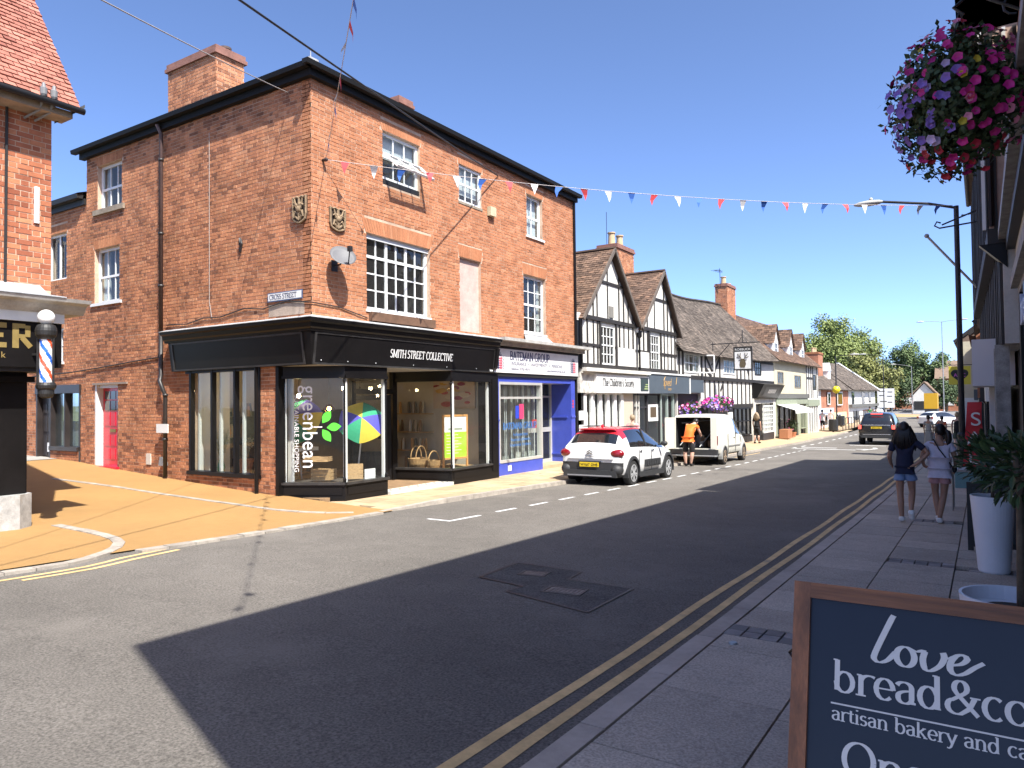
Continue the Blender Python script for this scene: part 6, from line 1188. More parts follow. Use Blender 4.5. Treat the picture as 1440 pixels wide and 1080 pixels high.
# lower houses beyond
for k, (y0, y1, x, ez, rzt, lab, mt) in enumerate([(27.5, 33, .25, 4.3, 6.6, 'low white shop beyond the jettied house on the shaded side', PLASTER), (33.1, 40, .1, 4.5, 7.2, 'low house with black shopfront further down the shaded side', M('dull_plaster', (.4, .36, .3), .9, var=.15)), (40.1, 50, -.15, 4.6, 7.4, 'low brick house behind the yellow heart sign', M('far_brick')), (50.1, 62, -1.0, 4.9, 7.5, 'far gabled house with cream front on the right', CREAM)]):
    t = thing('low_house', lab, 'house', (x + 3, (y0 + y1) / 2, rightz(y0))); P = RP(x); g0 = rightz((y0 + y1) / 2) - .3
    radd(P, t, 'front_wall', mt, (y0, y1, 1.6, ez, -6, 0)); radd(P, t, 'shopfront', [BLACKM, BLACK, BLACKM, WHITE][k], (y0, y1, g0, 1.6, -6, -.05)); radd(P, t, 'fascia', [WHITE, BLACKM, NAVY, BLACKM][k], (y0 + .2, y1 - .2, 1.5, 2.0, 0, .15))
    tiles(t, (x - .3, y0, ez), (x - .3, y1, ez), (x + 3, y0, rzt), (x + 3, y1, rzt), TILE, tw=.4, gauge=.2, seed=90 + k); m = MB(); m.quad((x - .3, y0, ez - .05), (x - .3, y1, ez - .05), (x + 3, y1, rzt - .05), (x + 3, y0, rzt - .05)); m.quad((x + 6.3, y0, ez), (x + 6.3, y1, ez), (x + 3, y1, rzt - .05), (x + 3, y0, rzt - .05)); m.poly([(x - .2, y0 + .01, ez - .1), (x + 3, y0 + .01, rzt - .1), (x + 6.2, y0 + .01, ez - .1)]); m.build('roof', M('far_verge_tile', (.2, .14, .1), .9, var=.2), t)
    m = MB(); m.bar((x - .3, y0, ez), (x + 3, y0, rzt), .1, .18); m.build('barge_board', TIMBER, t)
    for i in range(int((y1 - y0) / 2)): a = y0 + .7 + i * 2; f_ = radd(P, t, 'window', WHITE, (a, a + 1.0, 2.5, 3.7, -.01, .04)); radd(P, f_, 'pane', G_CAR, (a + .1, a + .9, 2.6, 3.6, .04, .045)); radd(P, t, 'shop_pane', G_CAR, (a - .2, a + 1.2, g0 + .8, 1.4, -.05, .0))
chs = thing('chimney_stack', 'red brick chimney with clay pot rising behind the shaded houses', 'chimney', (1.2, 33, 5)); chimney(chs, .35, 1.0, 32.6, 33.6, 4.5, 7.2, BRICKD, [(.7, 33.1, .5, .15)], bricks=False); [setattr(o_, 'active_material', M('far_brick')) for o_ in chs.children if 'stack' in o_.name]; m = MB(); m.tube([(.1, 32.5, 5.5), (.1, 32.5, 9.1)], .02, 5); m.bar((-.5, 32.5, 8.6), (.4, 32.5, 8.6), .03); [m.bar((-.45 + .2 * k, 32.35, 8.6), (-.45 + .2 * k, 32.65, 8.6), .015) for k in range(5)]; m.build('aerial', IRON, chs)
# ================================================================== vehicles
RUB = M('tyre_rubber', (.016, .016, .016), .85, bump=.3, bs=60); ALLOY = M('alloy', (.42, .43, .44), .35, metal=.2, var=.15); DPLAS = M('dark_plastic', (.03, .031, .033), .6, var=.15, vs=8); WPT = M('white_car_paint', (.74, .75, .75), .28, coat=.7); RPT = M('red_car_paint', (.55, .02, .035), .25, coat=.7); KPT = M('black_car_paint', (.01, .01, .012), .2, coat=.9); CRM = M('cream_van_paint', (.72, .71, .62), .35, coat=.4); LRED = M('red_lens', (.22, .006, .012), .15, coat=.8); LBR = M('brake_lens', (.7, .06, .05), .2, emit=(1, .12, .08), es=.6); PLY = M('yellow_plate', (.70, .50, .02), .45); CHR = M('chrome', (.6, .6, .62), .15, metal=1)
def evaluated(o):
    dg = bpy.context.evaluated_depsgraph_get(); me = bpy.data.meshes.new_from_object(o.evaluated_get(dg)); bpy.data.objects.remove(o); return me
def split_by_mat(me, root, names, mats):
    vs = [v.co.copy() for v in me.vertices]; out = {}
    for i, (nm, mt) in enumerate(zip(names, mats)):
        fs = [tuple(p.vertices) for p in me.polygons if p.material_index == i]
        if not fs: continue
        used = sorted({k for f in fs for k in f}); mp = {k: j for j, k in enumerate(used)}; m2 = bpy.data.meshes.new(nm); m2.from_pydata([vs[k] for k in used], [], [[mp[k] for k in f] for f in fs]); m2.materials.append(mt)
        m2.polygons.foreach_set('use_smooth', [True] * len(m2.polygons)); o = bpy.data.objects.new(nm, m2); link(o, root); out[nm] = o
    return out
def car_shell(st, pick, cuts, root, names, mats, level=2):
    """st: rows (y, zb, zm, zbelt, zr, wb, wm, wbelt, wr); pick(y0, y1, j) gives the material of a face"""
    mb = MB(); rings = []
    for y, zb, zm, zt, zr, wb, wm, wt, wr in st:
        h = [(0, zb), (wb * .75, zb), (wb, zb + .04), (wm, zm), (wt, zt), ((wt + wr) / 2, (zt + zr) / 2 + .01), (wr, zr - .035), (wr * .72, zr), (0, zr + .012)]
        rings.append([(x, y, z) for x, z in h] + [(-x, y, z) for x, z in h[-2:0:-1]])
    n = len(rings[0])
    for r in rings: mb.v.extend(r)
    for i in range(len(rings) - 1):
        for k in range(n): mb.f.append((i * n + k, i * n + (k + 1) % n, (i + 1) * n + (k + 1) % n, (i + 1) * n + k)); j = k if k < 8 else 15 - k; mb.m.append(pick((st[i][0] + st[i + 1][0]) / 2, j)); mb.r.append(0)
    for b, e in ((0, st[0][0]), ((len(rings) - 1) * n, st[-1][0])):
        for k in range(8):
            f = (b + k, b + k + 1, b + (16 - k - 1), b + (16 - k) % 16); f = tuple(dict.fromkeys(f)); mb.f.append(f); mb.m.append(pick(e, k)); mb.r.append(0)
    me = mb.mesh('shell', mats); bm = bmesh.new(); bm.from_mesh(me); bmesh.ops.recalc_face_normals(bm, faces=bm.faces); bm.to_mesh(me); bm.free()
    o = bpy.data.objects.new('shell', me); C.objects.link(o); s = o.modifiers.new('s', 'SUBSURF'); s.levels = level; s.render_levels = level
    tmp = []
    for cutter in cuts:
        c = bpy.data.objects.new('c', cutter.mesh('c', [mats[-1]])); bm = bmesh.new(); bm.from_mesh(c.data); bmesh.ops.recalc_face_normals(bm, faces=bm.faces); bm.to_mesh(c.data); bm.free(); C.objects.link(c); tmp.append(c)
        b = o.modifiers.new('b', 'BOOLEAN'); b.operation = 'DIFFERENCE'; b.object = c; b.solver = 'EXACT'
        try: b.material_mode = 'TRANSFER'
        except Exception: pass
    me = evaluated(o); [bpy.data.objects.remove(c) for c in tmp]; nm = [m_.name if m_ else '' for m_ in me.materials]
    idx = {m_.name: i for i, m_ in enumerate(mats)}
    for p in me.polygons: p.material_index = idx.get(nm[p.material_index], len(mats) - 1) if p.material_index < len(nm) else len(mats) - 1
    return split_by_mat(me, root, names, mats)
def drum(x0, x1, y, z, r, n=28): return MB().lathe([(r, x0), (r, x1)], (0, y, z), n, 'x')
def wheel(root, x, y, r, w, side, spokes=10, rim=None):
    t = MB(); t.lathe([(r * .66, -w / 2), (r * .9, -w / 2), (r, -w * .35), (r, w * .35), (r * .9, w / 2), (r * .66, w / 2)], (x, y, r), 28, 'x'); tb_ = t.build('tyre', RUB, root, smooth=True); xo = x + side * w * .46
    m = MB(); m.lathe([(r * .67, -w * .3), (r * .67, w * .3)], (x, y, r), 28, 'x'); m.build('wheel_barrel', DPLAS, tb_); m = MB(); m.lathe([(r * .67, -.01), (r * .67, .012), (r * .6, .015), (r * .6, -.01)], (xo, y, r), 28, 'x'); m.lathe([(r * .15, -.02), (r * .13, .02 * side + .005)], (xo, y, r), 14, 'x')
    for k in range(spokes): a = 2 * math.pi * k / spokes + (.12 if k % 2 else -.12); m.bar((xo, y + math.cos(a) * r * .12, r + math.sin(a) * r * .12), (xo, y + math.cos(a) * r * .62, r + math.sin(a) * r * .62), r * .13, .025, up=(1, 0, 0))
    m.build('rim', rim or ALLOY, tb_)
def arch(root, x, y, r, side, w=.07, mat=None):
    m = MB(); n = 14
    for k in range(n):
        a0, a1 = -.25 + (math.pi + .5) * k / n, -.25 + (math.pi + .5) * (k + 1) / n; z0 = .33
        q = [(x, y + rr * math.cos(a), z0 + rr * math.sin(a)) for rr, a in ((r, a0), (r + w, a0), (r + w, a1), (r, a1))]; m.hexa([(p[0] - side * .12, p[1], p[2]) for p in q] + [(p[0] + side * (.012 if i in (1, 2) else .022), p[1], p[2]) for i, p in enumerate(q)])
    m.build('arch_trim', mat or DPLAS, root)
def lbox(root, name, mat, *bx):
    m = MB(); [m.box(*b) for b in bx]; return m.build(name, mat, root)
def lump(root, name, mat, c, r, sx, sy, sz): m = MB(); m.ball(c, r, 16, 10, sx, sy, sz); return m.build(name, mat, root, smooth=True)
def plate_text(root, txt, x, y, z, size): Pq = PL((0, y, 0), (1, 0, 0), (0, -1, 0)); text_mesh(txt, Pq, x, z, size, .002, M('plate_black', (.01, .01, .01), .5), root, 'plate_lettering')
# --- the white hatchback with a red roof
hb = thing('hatchback', 'small white hatchback with red roof parked nearest the camera', 'car'); hw = .87
S = [(0.0, .34, .6, .9, .92, .62, .72, .66, .55), (.05, .26, .6, .95, .97, .74, .82, .74, .64), (.14, .22, .6, .98, 1.04, .8, .855, .78, .66), (.42, .2, .6, 1.0, 1.36, .8, .87, .80, .60), (.58, .2, .6, 1.0, 1.44, .8, .87, .81, .60), (1.1, .2, .6, .99, 1.485, .8, .87, .82, .61), (1.7, .2, .6, .97, 1.485, .8, .87, .82, .60), (2.25, .2, .6, .95, 1.41, .8, .87, .82, .58), (2.75, .2, .6, .94, 1.14, .8, .87, .81, .62), (3.0, .2, .6, .93, 1.0, .8, .87, .80, .66), (3.5, .2, .58, .88, .91, .79, .86, .76, .6), (3.85, .22, .55, .78, .8, .7, .8, .68, .52), (3.99, .3, .5, .7, .72, .58, .68, .56, .42)]
def pk(y, j):
    if j <= 1: return 3
    if y < .12 and j == 2: return 3
    if j in (4, 5) and .62 < y < 2.9: return 1
    if j >= 4 and .14 < y < .5: return 1 if j >= 6 else 0
    if j >= 6 and 2.3 < y < 2.95: return 1
    if j >= 6 and .5 <= y <= 2.3: return 2
    if j == 5 and .4 < y < .7: return 2
    return 0
cuts = [drum(.5 * s, 1.1 * s, y, .33, .37) if s > 0 else drum(-1.1, -.5, y, .33, .37) for s in (1, -1) for y in (.74, 3.28)]
pp_ = car_shell(S, pk, cuts, hb, ['body', 'glazing', 'roof', 'lower_cladding'], [WPT, G_CAR, RPT, DPLAS])
for s in (1, -1):
    for y in (.74, 3.28): wheel(hb, s * .765, y, .325, .2, s); arch(hb, s * .862, y, .355, s)
    lbox(hb, 'sill_cladding', DPLAS, (s * .80 - .06, s * .80 + .075 if s > 0 else s * .80 + .06, 1.12, 2.9, .2, .33)) if s > 0 else lbox(hb, 'sill_cladding', DPLAS, (-.875, -.74, 1.12, 2.9, .2, .33))
    m = MB(); m.box(s * .872 - .02, s * .872 + .016, 1.5, 2.6, .44, .63); b_ = m.build('door_bump_panel', DPLAS, hb)
    for k in range(6): lbox(b_, 'air_pocket', DPLAS, (s * .882, s * .882 + s * .018, 1.58 + k * .165, 1.7 + k * .165, .48, .59))
    for y in (1.28, 2.12): lump(hb, 'door_handle', DPLAS, (s * .855, y, .86), .05, .3, 1.5, .4)
    m = MB(); m.ball((s * .98, 2.62, 1.02), .09, 12, 8, 1.1, .7, .8); m.box(s * .86 - .05, s * .86 + .05, 2.6, 2.66, .97, 1.01); m.build('mirror', DPLAS, hb, smooth=True)
    lump(hb, 'tail_light', LRED, (s * .67, .1, .83), .165, 1.25, .66, .72); lump(hb, 'roof_rail', DPLAS, (s * .56, 1.3, 1.49), .03, .7, 22, .6)
    m = MB(); m.bar((s * .80, 1.72, .98), (s * .655, 1.66, 1.43), .07, .03, up=(1, 0, 0)); m.build('door_pillar', DPLAS, hb)
    for yy in (1.1, 1.95): lbox(hb, 'door_seam', DPLAS, (s * .868 - .01, s * .868 + .005, yy, yy + .006, .36, .9))
lbox(hb, 'rear_bumper', DPLAS, (-.72, .72, -.045, .2, .25, .42)); [lump(hb, 'bumper_corner', DPLAS, (s * .68, .12, .43), .2, .8, .85, .75) for s in (1, -1)]
lbox(hb, 'bumper_strip', M('grey_strip', (.25, .25, .26), .4), (-.6, .6, -.055, -.04, .27, .3)); pl_ = lbox(hb, 'number_plate', PLY, (-.26, .26, -.052, -.04, .5, .61)); plate_text(hb, 'WX67 OHS', 0, -.054, .525, .09); lbox(hb, 'plate_recess', DPLAS, (-.3, .3, -.042, .02, .61, .64)); lbox(hb, 'tailgate_seam', M('seam', (.2, .2, .2), .7), (-.62, .62, -.025, .03, .688, .694))
m = MB(); Pq = PL((0, -.015, 0), (1, 0, 0), (0, -1, 0))
for z in (.80, .85): Pq.bar(m, (-.08, z), (0, z + .05), .022, 0, .015); Pq.bar(m, (0, z + .05), (.08, z), .022, 0, .015)
Pq.box(m, -.11, .11, .755, .767, 0, .012); m.build('chevron_badge', CHR, hb); lump(hb, 'shark_fin', RPT, (0, .75, 1.5), .06, .5, 1.2, .8); lbox(hb, 'rear_wiper', DPLAS, (-.02, .3, .2, .22, 1.1, 1.12)); lump(hb, 'spoiler', RPT, (0, .46, 1.42), .1, 5.6, 1.2, .35)
hb.location = (-8.22, 16.22, rz(17.5) + .0); hb.rotation_euler = (-.024, 0, R(1.2))
# --- the white van with open rear doors
vn = thing('delivery_van', 'cream white panel van with open rear doors and cluttered load bay', 'van')
S = [(0, .42, .7, 1.1, 1.72, .8, .86, .84, .68), (.05, .36, .7, 1.1, 1.78, .84, .89, .86, .72), (.25, .34, .7, 1.1, 1.81, .85, .9, .87, .73), (1.6, .32, .7, 1.1, 1.83, .85, .9, .87, .73), (2.5, .32, .7, 1.08, 1.82, .85, .9, .87, .72), (2.95, .32, .7, 1.08, 1.7, .85, .9, .87, .68), (3.45, .32, .7, 1.06, 1.25, .85, .9, .85, .7), (3.65, .32, .68, 1.02, 1.1, .84, .89, .82, .68), (4.1, .32, .65, .92, .95, .82, .87, .76, .6), (4.35, .36, .6, .8, .82, .7, .78, .66, .5), (4.42, .42, .6, .75, .77, .6, .68, .56, .42)]
def pk(y, j):
    if j <= 1: return 2
    if j in (4, 5) and 2.45 < y < 3.4: return 1
    if j >= 6 and 2.95 < y < 3.6: return 1
    return 0
cuts = [drum(*((.5, 1.2) if s > 0 else (-1.2, -.5)), y, .33, .37) for s in (1, -1) for y in (.85, 3.6)]; cav = MB(); cav.box(-.62, .66, -.3, 1.9, .62, 1.7); cuts.append(cav)
car_shell(S, pk, cuts, vn, ['body', 'glazing', 'underbody'], [CRM, G_CAR, DPLAS])
for s in (1, -1):
    for y in (.85, 3.6): wheel(vn, s * .80, y, .325, .2, s, 6, M('rusty_rim', (.36, .27, .19), .6, metal=.3, var=.3, vs=10))
    for y in (.85, 3.6): arch(vn, s * .885, y, .355, s, .05, M('grey_trim', (.3, .3, .29), .6))
    lbox(vn, 'side_rub_strip', M('grey_trim'), (s * .9 - .015, s * .9 + .012, 1.4, 3.1, .66, .7)); lump(vn, 'mirror', DPLAS, (s * 1.0, 3.1, 1.08), .1, .9, .6, .9); lbox(vn, 'door_seam', DPLAS, (s * .885 - .01, s * .885 + .008, 2.38, 2.39, .45, 1.7)); lbox(vn, 'door_seam', DPLAS, (s * .892 - .01, s * .892 + .008, 1.3, 1.31, .45, 1.1))
    lbox(vn, 'tail_light', LRED, (s * .80 - .075, s * .80 + .07, -.03, .07, .74, 1.06)); lbox(vn, 'tail_light_amber', M('amber_lens', (.35, .16, .1), .3), (s * .80 - .07, s * .80 + .065, -.035, -.028, .9, 1.02)); lump(vn, 'door_handle', DPLAS, (s * .885, 2.2, .95), .05, .4, 1.5, .4)
lbox(vn, 'rear_bumper', DPLAS, (-.8, .86, -.1, .12, .38, .58)); m = MB(); m.tube([(-.75, -.16, .36), (.8, -.16, .36), (.86, -.05, .36)], .03, 6); m.build('step_bar', GALV, vn)
m = MB(); m.box(-.72, -.67, -.86, -.02, .6, 1.7); m.build('rear_door', CRM, vn, label='rear door swung open on the pavement side'); m = MB(); m.box(.64, .86, -.045, -.03, .6, 1.7); m.build('rear_door', CRM, vn); lbox(vn, 'bay_lining', M('ply_lining', (.1, .075, .05), .9, var=.3), (-.61, .65, 1.8, 1.89, .63, 1.69)); m = MB(); rg = random.Random(4)
for k in range(14):
    x, z, h = rg.uniform(-.55, .5), .64, rg.uniform(.1, .6); y = rg.uniform(.3, 1.5); b_ = lbox(vn, 'cargo_box', M('cargo_%d' % (k % 4), [(.1, .1, .11), (.3, .27, .22), (.16, .1, .06), (.4, .4, .4)][k % 4], .8), (x, x + rg.uniform(.1, .3), y, y + .3, z, z + h))
for a, b in (((-.5, .1, .7), (-.2, .9, 1.4)), ((-.45, .2, 1.5), (.3, 1.2, 1.6)), ((.2, .1, .66), (.55, .8, 1.3))): m = MB(); m.tube([a, b], .02, 6); m.build('cargo_pole', GALV, vn)
vn.location = (-8.58, 24.95, rz(26)); vn.rotation_euler = (-.02, 0, R(1.8))
# --- the black four-by-four
sv = thing('black_suv', 'black four-by-four driving away with brake lights on', 'car')
S = [(0, .5, .8, 1.1, 1.14, .78, .86, .8, .68), (.05, .42, .8, 1.14, 1.2, .86, .93, .86, .72), (.15, .4, .8, 1.16, 1.3, .9, .97, .88, .72), (.38, .38, .8, 1.17, 1.74, .9, .98, .89, .68), (.6, .36, .8, 1.17, 1.8, .9, .98, .9, .70), (1.8, .36, .8, 1.17, 1.84, .9, .98, .91, .70), (2.7, .36, .8, 1.15, 1.8, .9, .98, .91, .68), (3.3, .36, .8, 1.14, 1.35, .9, .98, .9, .72), (3.5, .36, .8, 1.13, 1.2, .9, .98, .9, .76), (4.4, .38, .8, 1.08, 1.11, .88, .96, .86, .7), (4.75, .42, .75, .98, 1.0, .78, .88, .76, .6), (4.85, .5, .7, .9, .92, .7, .78, .66, .5)]
def pk(y, j):
    if j <= 1: return 2
    if j in (4, 5) and .75 < y < 3.2: return 1
    if j >= 6 and .12 < y < .4: return 1
    if j >= 6 and 2.75 < y < 3.35: return 1
    return 0
car_shell(S, pk, [drum(*((.5, 1.3) if s > 0 else (-1.3, -.5)), y, .38, .43) for s in (1, -1) for y in (.95, 3.85)], sv, ['body', 'glazing', 'underbody'], [KPT, G_CAR, DPLAS])
for s in (1, -1):
    [wheel(sv, s * .86, y, .38, .26, s, 10) for y in (.95, 3.85)]; lbox(sv, 'tail_light', LBR, (s * .84 - .08, s * .84 + .07, -.02, .1, .9, 1.12)); lump(sv, 'mirror', KPT, (s * 1.08, 2.95, 1.2), .12, 1, .6, .8)
lbox(sv, 'high_brake_light', LBR, (-.3, .3, .2, .26, 1.72, 1.77)); pl_ = lbox(sv, 'number_plate', PLY, (-.27, .27, -.04, -.02, .92, 1.03)); plate_text(sv, 'BX12 VCL', 0, -.042, .945, .09); lbox(sv, 'chrome_strip', CHR, (-.7, .7, -.03, .02, 1.1, 1.14)); lbox(sv, 'bumper_strip', CHR, (-.7, .7, -.04, .02, .58, .62)); lbox(sv, 'bumper', DPLAS, (-.8, .8, -.06, .1, .42, .55)); sv.location = (-4.95, 44.9, rz(46)); sv.rotation_euler = (-.01, 0, R(-1))
# --- small far cars
def far_car(label, paint, loc, rot, tall=1.0, light=LRED):
    t = thing('far_car', label, 'car'); S = [(0, .3, .6, .9, .93, .7, .8, .72, .6), (.1, .25, .6, .96, 1.0, .78, .85, .78, .64), (.4, .24, .6, .97, 1.35 * tall, .8, .87, .8, .6), (1.4, .24, .6, .96, 1.46 * tall, .8, .87, .8, .6), (2.3, .24, .6, .94, 1.38 * tall, .8, .87, .8, .58), (2.95, .24, .6, .92, .98, .8, .87, .78, .64), (3.8, .26, .55, .8, .83, .72, .8, .66, .5), (3.98, .34, .5, .7, .72, .6, .68, .56, .42)]
    car_shell(S, lambda y, j: 2 if j <= 1 else (1 if (j in (4, 5) and .6 < y < 2.8) or (j >= 6 and (.12 < y < .42 or 2.35 < y < 2.9)) else 0), [drum(*((.5, 1.2) if s > 0 else (-1.2, -.5)), y, .33, .36) for s in (1, -1) for y in (.7, 3.2)], t, ['body', 'glazing', 'underbody'], [paint, G_CAR, DPLAS], level=1)
    for s in (1, -1): [wheel(t, s * .77, y, .32, .2, s, 5) for y in (.7, 3.2)]; lbox(t, 'tail_light', light, (s * .68 - .1, s * .68 + .1, -.0, .1, .78, .98)); lbox(t, 'head_light', CHR, (s * .55 - .12, s * .55 + .12, 3.85, 3.95, .62, .72))
    t.location = loc; t.rotation_euler = (0, 0, rot); return t
far_car('white hatchback turning across the far end of the street', WPT, (-4.3, 74, rz(75)), R(-35)); far_car('pale silver car waiting beyond the roundabout', M('silver_paint', (.5, .52, .53), .3, coat=.6), (-13.5, 118, rz(118)), R(150)); far_car('white van facing the camera beyond the roundabout', WPT, (-11.2, 106, rz(106)), R(178), 1.45)
# ================================================================== people
SK1 = M('skin_tan', (.36, .20, .13), .55, var=.1); SK2 = M('skin_fair', (.56, .34, .25), .55, var=.1); HAIR = M('dark_hair', (.012, .008, .007), .45, var=.4, vs=30, stretch=(6, 6, .6)); HAIRB = M('fair_hair', (.32, .24, .15), .6, var=.3, vs=30); SHOE = M('white_trainer', (.72, .72, .70), .6, var=.08); SOLE = M('shoe_sole', (.45, .44, .42), .7)
def skin_mesh(name, pts, edges, mat, parent, root=0, lv=2, smooth=True):
    """pts: name -> (x, y, z, rx, ry)"""
    keys = list(pts); me = bpy.data.meshes.new(name); me.from_pydata([pts[k][:3] for k in keys], [(keys.index(a), keys.index(b)) for a, b in edges], []); o = bpy.data.objects.new(name, me); C.objects.link(o)
    sm = o.modifiers.new('skin', 'SKIN'); sm.use_smooth_shade = True; sm.branch_smoothing = .4
    for i, k in enumerate(keys): d = me.skin_vertices[0].data[i]; d.radius = (pts[k][3], pts[k][4]); d.use_root = (i == root)
    ss = o.modifiers.new('sub', 'SUBSURF'); ss.levels = ss.render_levels = lv; me2 = evaluated(o); me2.materials.clear(); me2.materials.append(mat); o2 = bpy.data.objects.new(name, me2); link(o2, parent); return o2
BASE = {'pel': (0, 0, .93, .13, .1), 'spi': (0, 0, 1.12, .115, .085), 'che': (0, 0, 1.3, .14, .095), 'nek': (0, -.01, 1.46, .05, .05), 'hed': (0, .01, 1.56, .068, .078), 'top': (0, .0, 1.66, .06, .072),
 'shR': (.165, 0, 1.385, .055, .055), 'elR': (.21, -.02, 1.12, .04, .04), 'wrR': (.2, .06, .88, .028, .026), 'haR': (.2, .08, .79, .02, .032), 'shL': (-.165, 0, 1.385, .055, .055), 'elL': (-.21, -.02, 1.12, .04, .04), 'wrL': (-.2, .06, .88, .028, .026), 'haL': (-.2, .08, .79, .02, .032),
 'hiR': (.085, 0, .88, .085, .09), 'knR': (.09, .02, .49, .052, .055), 'caR': (.09, -.015, .34, .054, .058), 'anR': (.09, -.02, .09, .032, .036), 'toR': (.1, .14, .03, .035, .022), 'hiL': (-.085, 0, .88, .085, .09), 'knL': (-.09, .02, .49, .052, .055), 'caL': (-.09, -.015, .34, .054, .058), 'anL': (-.09, -.02, .09, .032, .036), 'toL': (-.1, .14, .03, .035, .022)}
EDG = [('pel', 'spi'), ('spi', 'che'), ('che', 'nek'), ('nek', 'hed'), ('hed', 'top')] + [e for s in 'RL' for e in (('che', 'sh' + s), ('sh' + s, 'el' + s), ('el' + s, 'wr' + s), ('wr' + s, 'ha' + s), ('pel', 'hi' + s), ('hi' + s, 'kn' + s), ('kn' + s, 'ca' + s), ('ca' + s, 'an' + s), ('an' + s, 'to' + s))]
def person(label, loc, h, pose, shirt, legs, skin, hair, rot=0, sleeve=.55, hem=0, skirt=False, shoes=None, fingers=True, strap=None, group=None, tank=False, cap=None, boxy=0):
    t = thing('person', label, 'person'); P = {k: list(v) for k, v in BASE.items()}
    for k, v in pose.items():
        if k in P: P[k][:len(v)] = v
    pts = {k: tuple(v) for k, v in P.items()}; ed = list(EDG)
    if fingers:
        for s in 'RL':
            w_, hh = Vector(P['wr' + s][:3]), Vector(P['ha' + s][:3]); d = (hh - w_).normalized(); sd = d.cross(Vector((0, 1, .2))).normalized()
            if sd.length < .5: sd = Vector((1, 0, 0))
            fw_ = sd.cross(d).normalized()
            for k, (o_, ln) in enumerate(((-.024, .06), (-.008, .075), (.009, .07), (.025, .055))): a = hh + fw_ * o_ + d * .02; b = a + d * ln * .6; c_ = b + d * ln * .3 + sd * -.02; pts['f%s%da' % (s, k)] = (*b, .0085, .0085); pts['f%s%db' % (s, k)] = (*c_, .007, .007); ed += [('ha' + s, 'f%s%da' % (s, k)), ('f%s%da' % (s, k), 'f%s%db' % (s, k))]
            b = w_.lerp(hh, .6) + fw_ * .045; pts['t' + s] = (*b, .0095, .0095); pts['u' + s] = (*(b + d * .035 + fw_ * .008), .008, .008); ed += [('ha' + s, 't' + s), ('t' + s, 'u' + s)]
    skin_mesh('body', pts, ed, skin, t)
    hd, tp_ = Vector(P['hed'][:3]), Vector(P['top'][:3]); fc = Vector(pose.get('face', (0, 1, 0))).normalized(); sd = fc.cross(Vector((0, 0, 1))).normalized(); up = (tp_ - hd).normalized(); mid = hd.lerp(tp_, .35)
    m = MB(); m.ball(mid + fc * .095 - up * .02, .018, 8, 6, .8, 1, 1.3); [m.ball(mid - up * .03 + sd * s_ * .078, .022, 8, 6, .5, .8, 1.3) for s_ in (1, -1)]; m.build('nose_and_ears', skin, t, smooth=True)
    m = MB(); [m.ball(mid + fc * .083 + sd * s_ * .032 + up * .01, .010, 6, 5) for s_ in (1, -1)]; m.build('eyes', M('eye', (.02, .015, .01), .3), t, smooth=True); m = MB(); m.ball(mid + fc * .082 - up * .065, .018, 8, 5, 1.1, .5, .35); m.build('mouth', M('lips', (.35, .1, .09), .5), t, smooth=True)
    # hair
    m = MB(); m.ball(mid + up * .03 - fc * .022, .103, 18, 12, .9, 1.0, 1.08); rg = random.Random(int(h * 100)); 
    if hair[1] == 'long':
        for k in range(70):
            a = math.pi * (k + .5) / 70; rt = mid + up * .06 + sd * math.cos(a) * .085 - fc * math.sin(a) * .085; w_ = rg.uniform(.8, 1.25)
            q = [rt, rt - up * .12 + sd * math.cos(a) * .045 * w_ - fc * .02, rt - up * .26 + sd * math.cos(a) * .085 * w_ - fc * (.03 + rg.uniform(-.01, .02)), rt - up * rg.uniform(.34, .44) + sd * math.cos(a) * rg.uniform(.05, .1) - fc * .03]; m.tube(q, [.02, .024, .02, .006], 5)
    elif hair[1] == 'tail':
        b = mid + up * .02 - fc * .1; m.tube([b, b - fc * .05 - up * .03, b - fc * .06 - up * .15, b - fc * .035 - up * .27, b - fc * .03 - up * .34], [.035, .045, .048, .036, .01], 10)
        for k in range(16): a = rg.uniform(-.03, .03); m.tube([b - fc * .06 - up * .08 + sd * a, b - fc * .05 - up * .24 + sd * a * 1.4, b - fc * .03 - up * rg.uniform(.3, .37) + sd * a], [.016, .016, .004], 5)
    elif hair[1] == 'bun': m.ball(mid + up * .1 - fc * .06, .062, 12, 8)
    m.build('hair', hair[0], t, smooth=True)
    # clothes: the same joints, a little wider
    q = lambda k, e, dz=0: (P[k][0], P[k][1], P[k][2] + dz, P[k][3] + e, P[k][4] + e); g = .018
    sp = {'hem': (P['pel'][0], P['pel'][1], P['pel'][2] + .045 + hem, P['pel'][3] + .022 + boxy, P['pel'][4] + .03 + boxy), 'spi': q('spi', .02 + boxy), 'che': q('che', g), 'col': (P['nek'][0], P['nek'][1], P['nek'][2] - .035, .058, .055)}; se = [('hem', 'spi'), ('spi', 'che'), ('che', 'col'), ('he2', 'hem')]; hv = sp['hem']; sp['he2'] = (hv[0], hv[1], hv[2] - .012, hv[3], hv[4])
    for s in 'RL':
        if tank: continue
        a, b = Vector(P['sh' + s][:3]), Vector(P['el' + s][:3]); e = a.lerp(b, sleeve if sleeve <= 1 else 1); sp['s' + s] = q('sh' + s, .014); sp['e' + s] = (*e, .058 + boxy * .6, .058 + boxy * .6); sp['x' + s] = (*(e + (b - a).normalized() * .01), .058 + boxy * .6, .058 + boxy * .6); se += [('che', 's' + s), ('s' + s, 'e' + s), ('e' + s, 'x' + s)]
        
    skin_mesh('top', sp, se, shirt, t)
